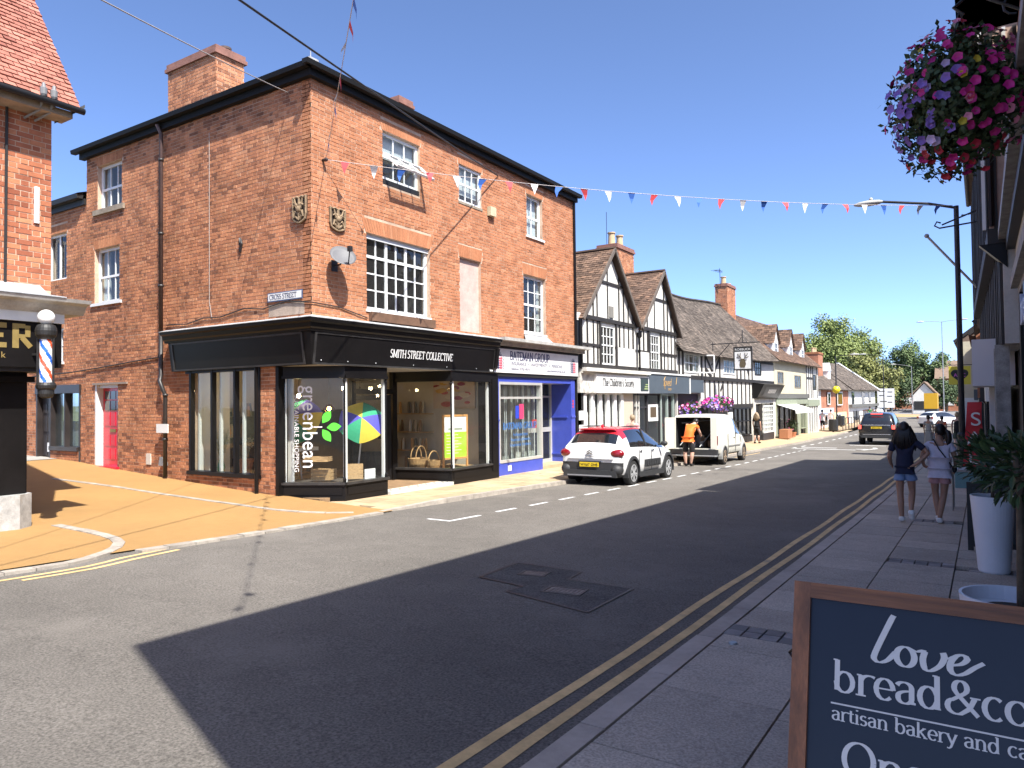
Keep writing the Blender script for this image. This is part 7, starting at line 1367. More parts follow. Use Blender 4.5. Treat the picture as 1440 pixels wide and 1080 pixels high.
    if skirt:
        m = MB(); n = 20; pr_ = [(.13, P['pel'][2] + .06), (.17, .75), (.21, .4), (.25, .16)]
        for i, (r_, z) in enumerate(pr_): m.v.extend([(r_ * (1 + .08 * math.sin(5 * a)) * math.cos(a), r_ * .8 * (1 + .08 * math.sin(5 * a)) * math.sin(a), z) for a in [2 * math.pi * k / n for k in range(n)]])
        for i in range(3):
            for k in range(n): m.f.append((i * n + k, i * n + (k + 1) % n, (i + 1) * n + (k + 1) % n, (i + 1) * n + k)); m.m.append(0); m.r.append(0)
        m.build('skirt', legs[0], t, smooth=True)
    else:
        lp = {'wai': q('pel', .014, .06), 'pel': q('pel', .02)}; le = [('wai', 'pel')]
        for s in 'RL':
            a, b = Vector(P['hi' + s][:3]), Vector(P['kn' + s][:3]); e = a.lerp(b, min(1.05, legs[1] + .16)); lp['h' + s] = q('hi' + s, .02); lp['k' + s] = (*e, .118 - .03 * min(1, legs[1]), .12 - .03 * min(1, legs[1])); lp['x' + s] = (*(e + (b - a).normalized() * .012), *lp['k' + s][3:]); le += [('pel', 'h' + s), ('h' + s, 'k' + s)] + ([('k' + s, 'x' + s)] if legs[1] <= 1 else [])
            if legs[1] > 1: del lp['x' + s]
            if legs[1] > 1: lp['a' + s] = q('an' + s, .02); le.append(('k' + s, 'a' + s))
        skin_mesh('shorts' if legs[1] <= 1 else 'trousers', lp, le, legs[0], t)
    for s in 'RL':
        a, b = Vector(P['an' + s][:3]), Vector(P['to' + s][:3]); d = (b - a).normalized(); hl = a - Vector((0, .03, .045)) if b.z < .06 and a.z < .12 else a - d.cross(Vector((1, 0, 0))).normalized() * -.0 - Vector((0, .03, .03))
        sh = skin_mesh('shoe', {'hl': (*hl, .052, .05), 'an': (*(a + Vector((0, .0, -.03))), .056, .055), 'md': (*a.lerp(b, .6), .054, .042), 'to': (*b, .052, .036)}, [('hl', 'an'), ('an', 'md'), ('md', 'to')], shoes or SHOE, t, lv=2)
    if strap: m = MB(); m.tube([(-.1, .1, 1.44), (-.08, -.08, 1.46), (.0, -.13, 1.3), (.12, -.135, 1.12), (.2, -.1, .98)], .011, 5); m.build('bag_strap', strap, t); m = MB(); m.ball((.22, -.02, .95), .08, 10, 8, .5, 1, .8); m.build('bag', strap, t, smooth=True)
    s = h / 1.72; t.scale = (s, s, s); t.location = loc; t.rotation_euler = (0, 0, rot); return t
cl = lambda n, c, r=.85: M(n, c, r, var=.12, vs=10, bump=.3, bs=50)
NVY, DEN, LIL, PNK, DRK, ORG = cl('navy_cotton', (.012, .016, .045)), cl('pale_denim', (.22, .32, .52)), cl('lilac_cotton', (.58, .54, .62)), cl('pink_cotton', (.55, .30, .30)), cl('black_cotton', (.012, .012, .013)), M('hi_vis_orange', (.85, .17, .02), .7, var=.1, vs=8)
gr = rightz(12.8) + .008
person('girl in navy t-shirt and pale denim shorts with long dark hair, walking away', (-1.02, 12.72, gr), 1.53, {'elR': (.37, -.03, 1.2), 'wrR': (.2, -.1, 1.02), 'haR': (.12, -.1, .97), 'elL': (-.24, .02, 1.13), 'wrL': (-.23, .16, .98), 'haL': (-.22, .22, .95), 'knR': (.1, .06, .52), 'caR': (.1, -.1, .42), 'anR': (.1, -.26, .24), 'toR': (.11, -.2, .07), 'knL': (-.08, -.01, .49), 'caL': (-.07, -.05, .34), 'anL': (-.06, -.06, .09), 'toL': (-.065, .1, .03)}, NVY, (DEN, .25), SK1, (HAIR, 'long'), sleeve=.6)
person('girl in lilac top and pink shorts with ponytail, head turned left', (-.56, 12.82, gr), 1.5, {'face': (-1, .35, 0), 'elL': (-.27, -.04, 1.15), 'wrL': (-.24, .05, .98), 'haL': (-.18, .1, .95), 'elR': (.24, .02, 1.12), 'wrR': (.23, .14, .95), 'haR': (.22, .2, .9), 'knR': (.05, .05, .49), 'caR': (.02, .0, .34), 'anR': (-.02, -.04, .09), 'toR': (-.03, .12, .03), 'knL': (-.08, .1, .5), 'caL': (-.06, .06, .35), 'anL': (-.04, .04, .12), 'toL': (-.02, .2, .06)}, LIL, (PNK, .28), SK1, (HAIR, 'tail'), sleeve=.5, strap=DRK, boxy=.035)
# the man at the van, bending in
person('man in orange hi-vis vest and dark shorts bending into the van', (-8.48, 24.2, rz(24.3) + .01), 1.76, {'pel': (0, -.02, .95), 'spi': (.02, .05, 1.14, .14, .1), 'che': (.03, .22, 1.3, .165, .12), 'nek': (.06, .36, 1.4), 'hed': (.08, .43, 1.44), 'top': (.09, .51, 1.47), 'face': (.2, .6, -.6), 'shR': (.2, .25, 1.34), 'elR': (.26, .38, 1.1), 'wrR': (.2, .55, 1.0), 'haR': (.18, .63, .98), 'shL': (-.14, .27, 1.36), 'elL': (-.2, .42, 1.12), 'wrL': (-.14, .6, 1.0), 'haL': (-.12, .68, .98), 'hiR': (.1, -.02, .9, .1, .105), 'hiL': (-.1, -.02, .9, .1, .105), 'knR': (.13, .02, .5, .065, .07), 'caR': (.13, -.02, .35, .066, .07), 'knL': (-.11, .02, .5, .065, .07), 'caL': (-.11, -.02, .35, .066, .07)}, ORG, (DRK, .85), SK2, (HAIR, 'short'), sleeve=.25, rot=R(-5), boxy=.03, shoes=DRK)
far = [('woman in black vest top with fair hair in a bun on the shaded pavement', (-.95, 38.4), 1.72, DRK, (cl('camo_cotton', (.06, .08, .06)), .7), SK2, (HAIRB, 'bun'), dict(tank=True)), ('person in pale blue top beside the woman in the black vest', (-.35, 39.6), 1.66, cl('pale_blue_cotton', (.4, .5, .6)), (DRK, 1.1), SK2, (HAIR, 'short'), {}), ('person in orange top further along the shaded pavement', (-1.75, 43.5), 1.62, cl('orange_cotton', (.6, .14, .06)), (DRK, 1.1), SK1, (HAIR, 'short'), {}), ('woman in long grey dress stepping off the shaded kerb', (-2.25, 41.5), 1.66, cl('grey_cotton', (.3, .29, .27)), (cl('grey_cotton', (.3, .29, .27)), 1), SK1, (HAIR, 'bun'), dict(skirt=True)), ('person in black beside the small black shop', (-10.1, 39.6), 1.66, DRK, (DRK, 1.1), SK2, (HAIRB, 'long'), {}), ('person in pink top on the pavement behind the hatchback', (-9.7, 22.3), 1.62, cl('rose_cotton', (.7, .3, .32)), (cl('cream_cotton', (.5, .45, .38)), 1.1), SK2, (HAIRB, 'short'), {}), ('person in white top outside the far pale shopfront', (-10.9, 63.2), 1.68, cl('white_cotton', (.65, .64, .62)), (DRK, 1.1), SK2, (HAIR, 'short'), {}), ('person in cream top by the pink poster of the far shop', (-11.0, 67.8), 1.66, cl('cream_cotton', (.5, .45, .38)), (NVY, 1.1), SK2, (HAIR, 'short'), {}), ('person in white shirt crossing beyond the black four-by-four', (-8.7, 79), 1.72, cl('white_cotton', (.65, .64, .62)), (DRK, 1.1), SK1, (HAIR, 'short'), {}), ('person in green top beyond the black four-by-four', (-9.6, 82), 1.7, cl('green_cotton', (.05, .28, .1)), (DRK, 1.1), SK1, (HAIR, 'short'), {})]
for lab, (x, y), h, sh, lg, sk, hr, kw in far:
    z = rightz(y) if x > -1.7 else (rz(y) if x > -8.9 else leftz(x, y)); person(lab, (x, y, z + .008), h, {'knR': (.09, .08, .49), 'anR': (.09, .06, .09), 'toR': (.1, .22, .03), 'anL': (-.09, -.12, .1), 'caL': (-.09, -.1, .34), 'toL': (-.1, .03, .03)}, sh, lg, sk, hr, shoes=DRK, fingers=True, rot=R(random.Random(lab).uniform(-25, 25)), **kw)
# ================================================================== things on the pavement and in the air
# --- the bakery's A-board
class Tilt(PL):
    def pt(s, u, z, d=0): a = R(16); return Vector((-.4 + u, 1.9, 1.2)) + Vector((0, math.sin(a), math.cos(a))) * z + Vector((0, -math.cos(a), math.sin(a))) * d
TP = Tilt((0, 0, 0), (1, 0, 0), (0, -1, 0)); ab = thing('pavement_sign', 'dark blue A-board in a brown wooden frame lettered love bread and co', 'sign', (-.1, 1.75, rightz(1.8)))
WD = M('stained_wood', (.23, .088, .036), .5, var=.6, vs=1.3, bump=.4, bs=5, stretch=(14, 14, .8)); WDH = M('stained_wood_rail', (.23, .088, .036), .5, var=.6, vs=1.3, bump=.4, bs=5, stretch=(.8, 14, 14)); W_, H_ = .66, 1.16
for n_, b in (('stile', (0, .038, -H_, 0)), ('stile', (W_ - .038, W_, -H_, 0)), ('rail', (.038, W_ - .038, -.036, 0)), ('rail', (.038, W_ - .038, -H_ + .1, -H_ + .14))): m = MB(); TP.box(m, *b, -.035, 0); m.build(n_, WD if n_ == 'stile' else WDH, ab)
m = MB(); TP.box(m, .038, W_ - .038, -H_ + .14, -.036, -.02, -.012); m.build('panel', M('navy_board', (.009, .012, .024), .3, var=.1, vs=3, spec=.35), ab)
m = MB(); a = R(16)
for u in (.0, W_ - .04): m.hexa([(-.4 + u, 1.93, 1.15), (-.36 + u, 1.93, 1.15), (-.36 + u, 1.96, 1.15), (-.4 + u, 1.96, 1.15), (-.4 + u, 2.25, rightz(2.2)), (-.36 + u, 2.25, rightz(2.2)), (-.36 + u, 2.29, rightz(2.2)), (-.4 + u, 2.29, rightz(2.2))])
m.build('back_leg', WD, ab); m = MB(); m.tube([TP.pt(-.002, -.165, -.02), TP.pt(-.012, -.172, -.03), TP.pt(-.002, -.18, -.02)], .004, 6); m.build('hook', BLACK, ab)
VY = M('white_board_lettering', (.58, .56, .55), .45); script = [[(.33, 1.0), (.3, .95), (.06, .2), (.05, .05), (.12, 0), (.24, .07), (.36, .26)], _arc(.5, .2, .13, .2, 60, 420, 24), [(.56, .38), (.66, .34), (.74, .38), (.8, .37)], [(.78, .37), (.75, .2), (.78, .02), (.86, 0), (.99, .13), (1.05, .3), (1.03, .4)], [(1.03, .36), (1.1, .3), (1.17, .34)], [(1.13, .17), (1.28, .23), (1.36, .34), (1.31, .41), (1.22, .38), (1.14, .24), (1.13, .08), (1.2, 0), (1.32, .05), (1.46, .2), (1.58, .31)]]
m = MB()
for k_, st_ in enumerate(script): pen_strokes(m, PL_ := type('T2', (Tilt,), {'pt': lambda s, u, z, d=0: TP.pt(.172 + u * 1.32, z, d)})((0, 0, 0), (1, 0, 0), (0, -1, 0)), [(p.x, p.y) for p in smooth_path(st_, .04)], .105, 0, -.16, -.010 + k_ * .0004, .095, .03)
m.build('script_lettering', VY, ab)
pen_text('bread&co', TP, .09, -.238, .0955, -.0098, VY, ab, .115, .034); m = MB(); TP.box(m, .088, .57, -.268, -.2645, -.0115, -.0098); m.build('rule', VY, ab); pen_text('artisan bakery and cafe', TP, .09, -.3015, .0425, -.0098, VY, ab, .11, .045); pen_text('Open', TP, .112, -.412, .1, -.0098, VY, ab, .115, .034)
# --- bay trees in white tubs
TUB = M('white_tub', (.70, .71, .74), .4, var=.04); SOIL = M('soil', (.06, .045, .03), .95, var=.4, vs=20); BARK = M('bark', (.13, .10, .07), .9, var=.4, vs=12); LEAFD = M('laurel_leaf', (.045, .085, .028), .42, var=.35, vs=5, obj=.3, spec=.6); LEAFM = M('leaf_mass', (.04, .075, .025), .5, var=.4, vs=4, spec=.5)
def leaf_mesh(L, w, mat, name='leaf'):
    m = MB(); m.add([(0, 0, 0), (w * .5, L * .35, .02 * L), (w * .42, L * .7, -.02 * L), (0, L, -.15 * L), (-w * .42, L * .7, -.02 * L), (-w * .5, L * .35, .02 * L), (0, L * .35, -.04 * L), (0, L * .7, -.07 * L)], [(0, 1, 6), (1, 2, 7, 6), (2, 3, 7), (0, 6, 5), (6, 7, 4, 5), (7, 3, 4)]); return m.mesh(name, mat)
def rand_rot(rg, d): return d.to_track_quat('Y', 'Z').to_matrix().to_4x4() @ Matrix.Rotation(rg.uniform(-.8, .8), 4, 'Y')
def bay(label, x, y, rr, zc, ht, stem_x=0, n_ind=110, n=520, seed=1, cx=0, rx=.36, rzv=.27, L0=.1):
    g = rightz(y); t = thing('bay_tree', label, 'plant', (x, y, g)); tb = MB(); tb.lathe([(rr * .66, g), (rr * .72, g + .02), (rr, g + ht), (rr * .94, g + ht), (rr * .9, g + ht - .06)], (x, y, 0), 40); tb.build('tub', TUB, t, smooth=False); m = MB(); m.lathe([(rr * .92, g + ht - .07), (rr * .3, g + ht - .05)], (x, y, 0), 20); m.build('soil', SOIL, t); m = MB(); m.tube([(x + stem_x, y, g + ht - .08), (x + stem_x + .01, y, zc - .1), (x + stem_x * .6, y, zc + .1)], [.017, .016, .01], 8)
    rg = random.Random(seed)
    for k in range(16): d = Vector((rg.gauss(0, 1), rg.gauss(0, 1), rg.gauss(.3, .8))).normalized(); m.tube([(x + stem_x * .6, y, zc - .05), Vector((x + cx, y, zc)) + d * .6 * min(rx, rzv)], [.008, .003], 5)
    m.build('stem', BARK, t, smooth=True); lm = [leaf_mesh(L0 * L, L0 * L * .34, LEAFD) for L in (.85, 1, 1.2)]; mb = MB()
    for k in range(n):
        d = Vector((rg.gauss(0, 1), rg.gauss(0, 1), rg.gauss(0, 1))).normalized(); p = Vector((x + cx, y, zc)) + Vector((d.x * rx, d.y * rx, d.z * rzv)) * rg.uniform(.45, 1.0); e = (d + Vector((rg.uniform(-.6, .6), rg.uniform(-.6, .6), rg.uniform(-.2, .7)))).normalized(); mx = rand_rot(rg, e)
        if k < n_ind: o = bpy.data.objects.new('leaf', lm[k % 3]); link(o, t); o.matrix_local = Matrix.Translation(p - WO[t.name]) @ mx
        else: src = lm[k % 3]; b = len(mb.v); mb.v.extend([tuple(p + mx @ v.co) for v in src.vertices]); [(mb.f.append(tuple(b + i for i in q.vertices)), mb.m.append(0), mb.r.append(0)) for q in src.polygons]
    mb.build('foliage', LEAFM, t, kind='stuff')
bay('bay tree in a tall white tub standing beside the dark framed board', .07, 9.05, .2, 1.0, .79, seed=2, n_ind=60, L0=.1, rx=.3); bay('nearer bay tree in a white tub just behind the A-board', .1, 4.1, .215, 1.33, .75, stem_x=.03, seed=3, cx=.14, rx=.27, rzv=.16, L0=.075, n=620)
fb = thing('framed_board', 'dark framed board standing on the pavement behind the white tub', 'sign', (.05, 10.4, rightz(10.4))); g = rightz(10.4); Pf = PL((0, 10.4, 0), (1, 0, 0), (0, -1, 0))
for n_, b in (('frame_side', (-.18, -.12, g, .62)), ('frame_side', (.32, .38, g, .62)), ('frame_top', (-.12, .32, .56, .62)), ('frame_bottom', (-.12, .32, g + .05, g + .12)), ('panel', (-.12, .32, g + .12, .56))): m = MB(); Pf.box(m, *b, -.03, 0 if n_ != 'panel' else -.015); m.build(n_, BLACKM if n_ != 'panel' else M('dark_panel', (.03, .035, .04), .4), fb)
tb = thing('display_table', 'small pavement table with turquoise cloth beyond the bay tree', 'table', (-.25, 15, rightz(15))); g = rightz(15); m = MB(); m.box(-.5, .1, 14.7, 15.3, .36, .4); m.build('top', M('grey_table', (.35, .35, .34), .6), tb); m = MB(); m.box(-.42, .06, 14.72, 15.28, .08, .36); m.build('cloth', M('turquoise_cloth', (.18, .36, .38), .8, var=.15), tb); [(lambda mm: mm.build('leg', GALV, tb))(MB().tube([(x, yy, g), (x, yy, .36)], .018, 6)) for x in (-.46, .06) for yy in (14.74, 15.26)]
sf = thing('sale_flag', 'red feather flag lettered SALE on the shaded pavement', 'flag', (-.2, 19, rightz(19))); Ps = PL((0, 19, 0), (1, 0, 0), (0, -1, 0)); m = MB(); n = 14; g = rightz(19)
for i in range(n):
    z0, z1 = g + .05 + 1.9 * i / n, g + .05 + 1.9 * (i + 1) / n; l0, l1 = -.42 + .15 * (i / n), -.42 + .15 * ((i + 1) / n); r0, r1 = .02 + .03 * math.sin(i * .4), .02 + .03 * math.sin((i + 1) * .4); m.hexa([(l0, 19 + .03 * math.sin(i), z0), (r0, 19, z0), (r1, 19, z1), (l1, 19 + .03 * math.sin(i + 1), z1)] + [(l0, 19.008 + .03 * math.sin(i), z0), (r0, 19.008, z0), (r1, 19.008, z1), (l1, 19.008 + .03 * math.sin(i + 1), z1)])
m.build('cloth', M('red_flag', (.55, .03, .04), .7, var=.12, vs=3), sf); [text_mesh(c, Ps, -.12 - .03 * k, 1.02 - .42 * k, .42, .04, WHITE, sf, ext=.002, sx=1.1) for k, c in enumerate('SALE')]; m = MB(); m.tube([(.05, 19.02, g), (.05, 19.02, 1.5), (.0, 19.02, 1.55)], .012, 6); m.build('pole', GALV, sf)
# --- hanging baskets
def flower_mesh(r, mat):
    m = MB(); n = 10; m.v = [(0, 0, -r * .5)] + [(r * (1 if k % 2 else .82) * math.cos(2 * math.pi * k / n), r * (1 if k % 2 else .82) * math.sin(2 * math.pi * k / n), r * .1 * (-1) ** k) for k in range(n)] + [(r * .4 * math.cos(2 * math.pi * k / n), r * .4 * math.sin(2 * math.pi * k / n), -r * .12) for k in range(n)]
    for k in range(n): j = (k + 1) % n; m.f += [(1 + k, 1 + j, 11 + j, 11 + k), (0, 11 + k, 11 + j)]; m.m += [0, 0]; m.r += [0, 0]
    return m.mesh('flower', mat, smooth=True)
FC = {k: M('petal_' + k, c, .55, var=.15, vs=20, obj=.2) for k, c in dict(magenta=(.55, .02, .24), violet=(.24, .14, .52), red=(.42, .02, .05), pale=(.5, .4, .66), yellow=(.6, .5, .05), pink=(.7, .25, .4)).items()}
def basket(t, c, rx, ry, rzz, pick, nf, nl, seed, fr_=.034, ls=.055, leafmat=None):
    rg = random.Random(seed); c = Vector(c); m = MB()
    for k in range(nl):
        d = Vector((rg.gauss(0, 1), rg.gauss(0, 1), rg.gauss(0, 1))).normalized(); rad = rg.uniform(.25, 1.02) * (1 + .12 * math.sin(5 * d.x + 3 * d.z) * math.cos(4 * d.y)); p = c + Vector((d.x * rx, d.y * ry, d.z * rzz)) * rad - Vector((0, 0, .12 * max(0, rg.random() - .6))); e = Vector((rg.gauss(0, 1), rg.gauss(0, 1), rg.gauss(0, 1))).normalized(); f_ = e.cross(d).normalized() if e.cross(d).length > .1 else Vector((1, 0, 0)); L = ls * rg.uniform(.6, 1.3); m.add([p, p + e * L * .5 + f_ * L * .3, p + e * L, p + e * L * .5 - f_ * L * .3], [(0, 1, 2, 3)])
    m.build('foliage', leafmat or M('basket_leaf', (.05, .085, .03), .6, var=.4, vs=6), t, kind='stuff'); lib = {}
    for k in range(nf):
        d = Vector((rg.gauss(0, 1), rg.gauss(-.4, 1), rg.gauss(0, .9))).normalized(); p = c + Vector((d.x * rx, d.y * ry, d.z * rzz)) * rg.uniform(.95, 1.12); col = pick(d, rg); key = (col, k % 2)
        if key not in lib: lib[key] = flower_mesh(fr_ * (1 if k % 2 else .8), FC[col])
        o = bpy.data.objects.new('flower', lib[key]); link(o, t); e = (d + Vector((rg.uniform(-.5, .5), rg.uniform(-.6, .2), rg.uniform(-.3, .4)))).normalized(); o.matrix_local = Matrix.Translation(p - WO[t.name]) @ e.to_track_quat('Z', 'Y').to_matrix().to_4x4()
hbk = thing('hanging_basket', 'large hanging basket of pink, purple and red petunias on a scrolled bracket', 'hanging basket', (-.15, 7, 3.5))
def pkc(d, rg):
    if d.z < -.72: return rg.choice(['red', 'red', 'magenta'])
    if d.x < .05 and d.z < .35: return rg.choice(['violet'] * 5 + ['pale', 'magenta'])
    if d.z > .75: return rg.choice(['magenta', 'red', 'pink'])
    return rg.choice(['magenta'] * 9 + ['pink', 'pink', 'yellow', 'red'])
basket(hbk, (-.12, 7, 4.1), .49, .47, .60, pkc, 250, 10500, 5, .043, .058); bkb.build('scroll_bracket', IRON, hbk); m = MB(); m.lathe([(.02, 3.72), (.17, 3.8), (.24, 3.95), (.25, 4.02)], (-.12, 7, 0), 16); m.build('bowl', M('moss_liner', (.03, .035, .02), .95), hbk); m = MB(); [m.tube([(-.12 + .24 * math.cos(a), 7 + .24 * math.sin(a), 4.0), (-.08, 7, 4.85)], .006, 4) for a in (0, 2.1, 4.2)]; m.build('chains', IRON, hbk)
pk2 = lambda d, rg: rg.choice(['magenta', 'pink', 'magenta', 'violet'] if d.z > .0 else ['violet', 'pale', 'violet', 'pink'])
h2 = thing('hanging_basket', 'ring shaped hanging basket of pink and violet flowers by the inn door', 'hanging basket', (-10.2, 29.4, .8)); basket(h2, (-10.2, 29.4, 1.24), .4, .7, .42, pk2, 80, 700, 6, .062, .085)
h3 = thing('flower_trough', 'long trough of bright pink and violet flowers on the inn front', 'flower trough', (-10.3, 33.6, 1.0)); basket(h3, (-10.3, 33.6, 1.46), .4, 1.9, .38, pk2, 170, 1300, 7, .072, .09); m = MB(); m.box(-10.75, -10.2, 31.8, 35.6, 1.05, 1.3); m.build('trough', BLACKM, h3)
# --- bunting
FW, FR, FB = [M('flag_' + n_, c, .7, var=.08) for n_, c in (('white', (.72, .72, .72)), ('red', (.55, .05, .06)), ('blue', (.04, .14, .50)))]
def bunting(label, A, B, sag, step, cols_, size=(.17, .24), start=.3, wind=.3):
    A, B = Vector(A), Vector(B); t = thing('bunting', label, 'bunting', A); n = 40; pt = lambda s: A.lerp(B, s) - Vector((0, 0, sag * 4 * s * (1 - s))); m = MB(); m.tube([pt(k / n) for k in range(n + 1)], .006, 5); m.build('string', M('bunting_string', (.55, .5, .48), .8), t); L = (B - A).length; s = start; k = 0; rg = random.Random(9)
    while s < L - .2:
        p, q = pt(s / L), pt((s + size[0]) / L); mid = (p + q) / 2; sd = Vector((rg.uniform(-.12, .12), rg.uniform(-.12, .12), 0)); tip = mid - Vector((0, 0, size[1])) + sd * wind * 2; mm = MB(); mm.add([p, q, p.lerp(tip, .5) + sd * .3, q.lerp(tip, .5) + sd * .3, tip, p + Vector((0, .002, 0)), q + Vector((0, .002, 0)), tip + Vector((0, .002, 0))], [(0, 1, 3, 2), (2, 3, 4)]); mm.build('flag', cols_[k % len(cols_)], t); s += step; k += 1
bunting('bunting of red, white and blue flags strung across the street to the lamp post', (-10.72, 9.9, 6.46), (-.5, 21.4, 6.5), .25, .56, [FR, FW, FB]); bunting('bunting running from the brick corner overhead towards the right', (-10.72, 9.92, 6.46), (.3, .9, 7.2), .12, .52, [FR, FB, FW]); m = MB(); m.lathe([(.03, 0), (.03, .1)], (FX, 9.91, 6.46), 8, 'x'); m.ball((FX + .1, 9.91, 6.46), .04, 8, 6); m.build('bunting_hook', IRON, main)
for lab, A, B in (('thick black overhead cable crossing above the brick front', (-10.78, 16.08, 7.74), (-2.87, 1.1, 4.2)), ('thin overhead cable running to the side street eaves', (-11.37, 9.58, 7.82), (-4.5, .6, 4.4))):
    A, B = Vector(A), Vector(B); 
    d = {0: (355, 0), 1: (167, 0)}[0 if A.y > 12 else 1]; ray = (_R * ((d[0] - 720) / F) + _U * (540 / F) + _f); tgt = Vector((0, 0, CZ)) + ray * 8; E_ = A + (tgt - A) * 2.2; m = MB(); n = 16; m.tube([A.lerp(E_, k / n) - Vector((0, 0, .1 * 4 * (k / n) * (1 - k / n))) for k in range(n + 1)], .014 if A.y > 12 else .008, 6); solo(m, 'overhead_cable', cm if A.y > 12 else M('pale_cable', (.3, .28, .27), .7), lab, 'cable')
# --- lamp posts, poles
def lamp_post(label, x, y, z1, arm, group=None, r=.055, mat=None, twin=False):
    g = rz(y) + .08; t = thing('street_lamp', label, 'street lamp', (x, y, g), group); m = MB(); m.tube([(x, y, g), (x, y, g + 1.2), (x, y, g + 1.25), (x, y, z1)], [r * 1.6, r * 1.6, r, r * .8], 10); m.build('post', mat or IRON, t, smooth=False); ax, az = arm
    for s in ((1, -1) if twin else (1,)): m = MB(); m.tube([(x, y, z1 - .05), (x + s * ax * .3, y, z1 + az * .4), (x + s * ax * .85, y, z1 + az)], r * .45, 8); m.build('arm', mat or IRON, t); m = MB(); m.ball((x + s * ax, y, z1 + az), .17, 14, 8, 2.2, .7, .45); m.ball((x + s * ax * .97, y, z1 + az + .1), .05, 8, 6); m.build('lantern', M('lantern_grey', (.42, .42, .38), .5), t, smooth=True)
    return t
lamp_post('tall black street lamp on the right pavement with lantern arm over the road', -.43, 21.5, 6.5, (-2.0, .38), r=.075); bl = lamp_post('street lamp with yellow beacon globe on the left pavement', -9.7, 62.5, 5.0, (1.4, .1), mat=IRON); m = MB(); m.ball((-9.7, 62.5, 2.35), .3, 14, 10); m.build('yellow_globe', M('beacon_yellow', (.65, .52, .02), .4), bl, smooth=True)
lamp_post('tall dark twin-arm lamp near the far sign board', -9.1, 90, 6.3, (-2.0, .3)); lamp_post('grey lamp post beyond the far roundabout', -7.9, 112, 5.9, (-2.2, .35), mat=GALV); lamp_post('twin headed lamp rising behind the right-hand roofs', -3.2, 85, 9.3, (1.9, .1), mat=GALV, twin=True)
m = MB(); m.tube([(-1.12, 22, 5.92), (.1, 22.2, 4.3)], .03, 8); m.ball((-1.12, 22, 5.92), .06, 8, 6); solo(m, 'flagpole', GALV, 'bare flagpole slanting out from the right-hand houses', 'flagpole'); m = MB(); m.tube([(.3, 20, 6.1), (-.7, 20, 5.75)], .02, 6); m.tube([(.3, 20, 5.75), (-.75, 20, 5.68), (-.85, 20, 5.75), (-.8, 20, 5.84), (-.72, 20, 5.8)], .02, 6); solo(m, 'iron_bracket', IRON, 'empty scrolled iron sign bracket on the right-hand houses', 'bracket')
hs = thing('heart_sign', 'yellow projecting sign with a black heart on the right-hand side', 'sign', (-1.0, 40, 2.3)); Ph = PL((0, 40, 0), (1, 0, 0), (0, -1, 0)); m = MB(); Ph.box(m, -1.28, -.4, 2.24, 3.1, -.03, .03); m.build('board', M('sign_yellow', (.62, .52, .04), .5), hs); m = MB(); m.poly([Ph.pt(-.84 + .022 * 16 * math.sin(a) ** 3, 2.68 + .022 * (13 * math.cos(a) - 5 * math.cos(2 * a) - 2 * math.cos(3 * a) - math.cos(4 * a)), .035) for a in [2 * math.pi * k / 40 for k in range(40)]]); m.build('heart', BLACKM, hs); text_mesh('ARC', Ph, -.84, 2.6, .24, .04, M('sign_pink', (.6, .12, .5), .5), hs); m = MB(); m.tube([(-1.3, 40, 3.16), (.2, 40, 3.16)], .02, 6); m.build('bracket', IRON, hs)
for x, y, lab in ((-9.75, 61.0, 'black litter bin beside the beacon lamp'), (-10.6, 70.5, 'black litter bin outside the far yellow shop')):
    g = leftz(x, y) if y < 66 else plz(y) + .05; t = thing('litter_bin', lab, 'bin', (x, y, g)); m = MB(); m.lathe([(.28, g + .1), (.32, g + .15), (.32, g + .95), (.26, g + 1.0)], (x, y, 0), 14); m.build('drum', BLACKM, t); m = MB(); m.tube([(x, y, g), (x, y, g + .12)], .06, 8); m.build('foot', BLACKM, t); m = MB(); [m.box(x - .34 + .0, x - .31, y - .02 + .0, y + .02, g + .2, g + .9)]; m.build('slat', IRON, t)
for k in range(5): m = MB(); x, y = -9.35 - .0 * k, 63 + 3.2 * k; g = plz(y); [m.tube([(x, y + d, g), (x, y + d, g + 1)], .03, 6) for d in (0, 1.5, 3)]; m.tube([(x, y, g + 1), (x, y + 3, g + 1)], .03, 6); m.tube([(x, y, g + .5), (x, y + 3, g + .5)], .02, 6); solo(m, 'guard_rail', IRON, ['guard rail length nearest the beacon lamp', 'second guard rail length past the beacon lamp', 'middle guard rail length along the far kerb', 'guard rail length by the far yellow shop', 'farthest guard rail length on the left kerb'][k], 'railing', group='far guard rail lengths')
m = MB(); t = thing('shop_planter', 'wooden planter and potted shrubs outside the green shop', 'planter', (-10.1, 47, plz(47))); m.box(-10.4, -9.9, 46.0, 47.2, plz(47), plz(47) + .55); m.build('box', M('orange_planter', (.35, .15, .07), .8), t); basket(t, (-10.2, 48.6, plz(48) + .75), .35, .9, .5, lambda d, rg: 'pink', 10, 500, 8, .06, .1); m = MB(); m.lathe([(.2, 0), (.28, .3)], (-10.2, 48.6, plz(48)), 12); m.build('pot', M('terracotta'), t)
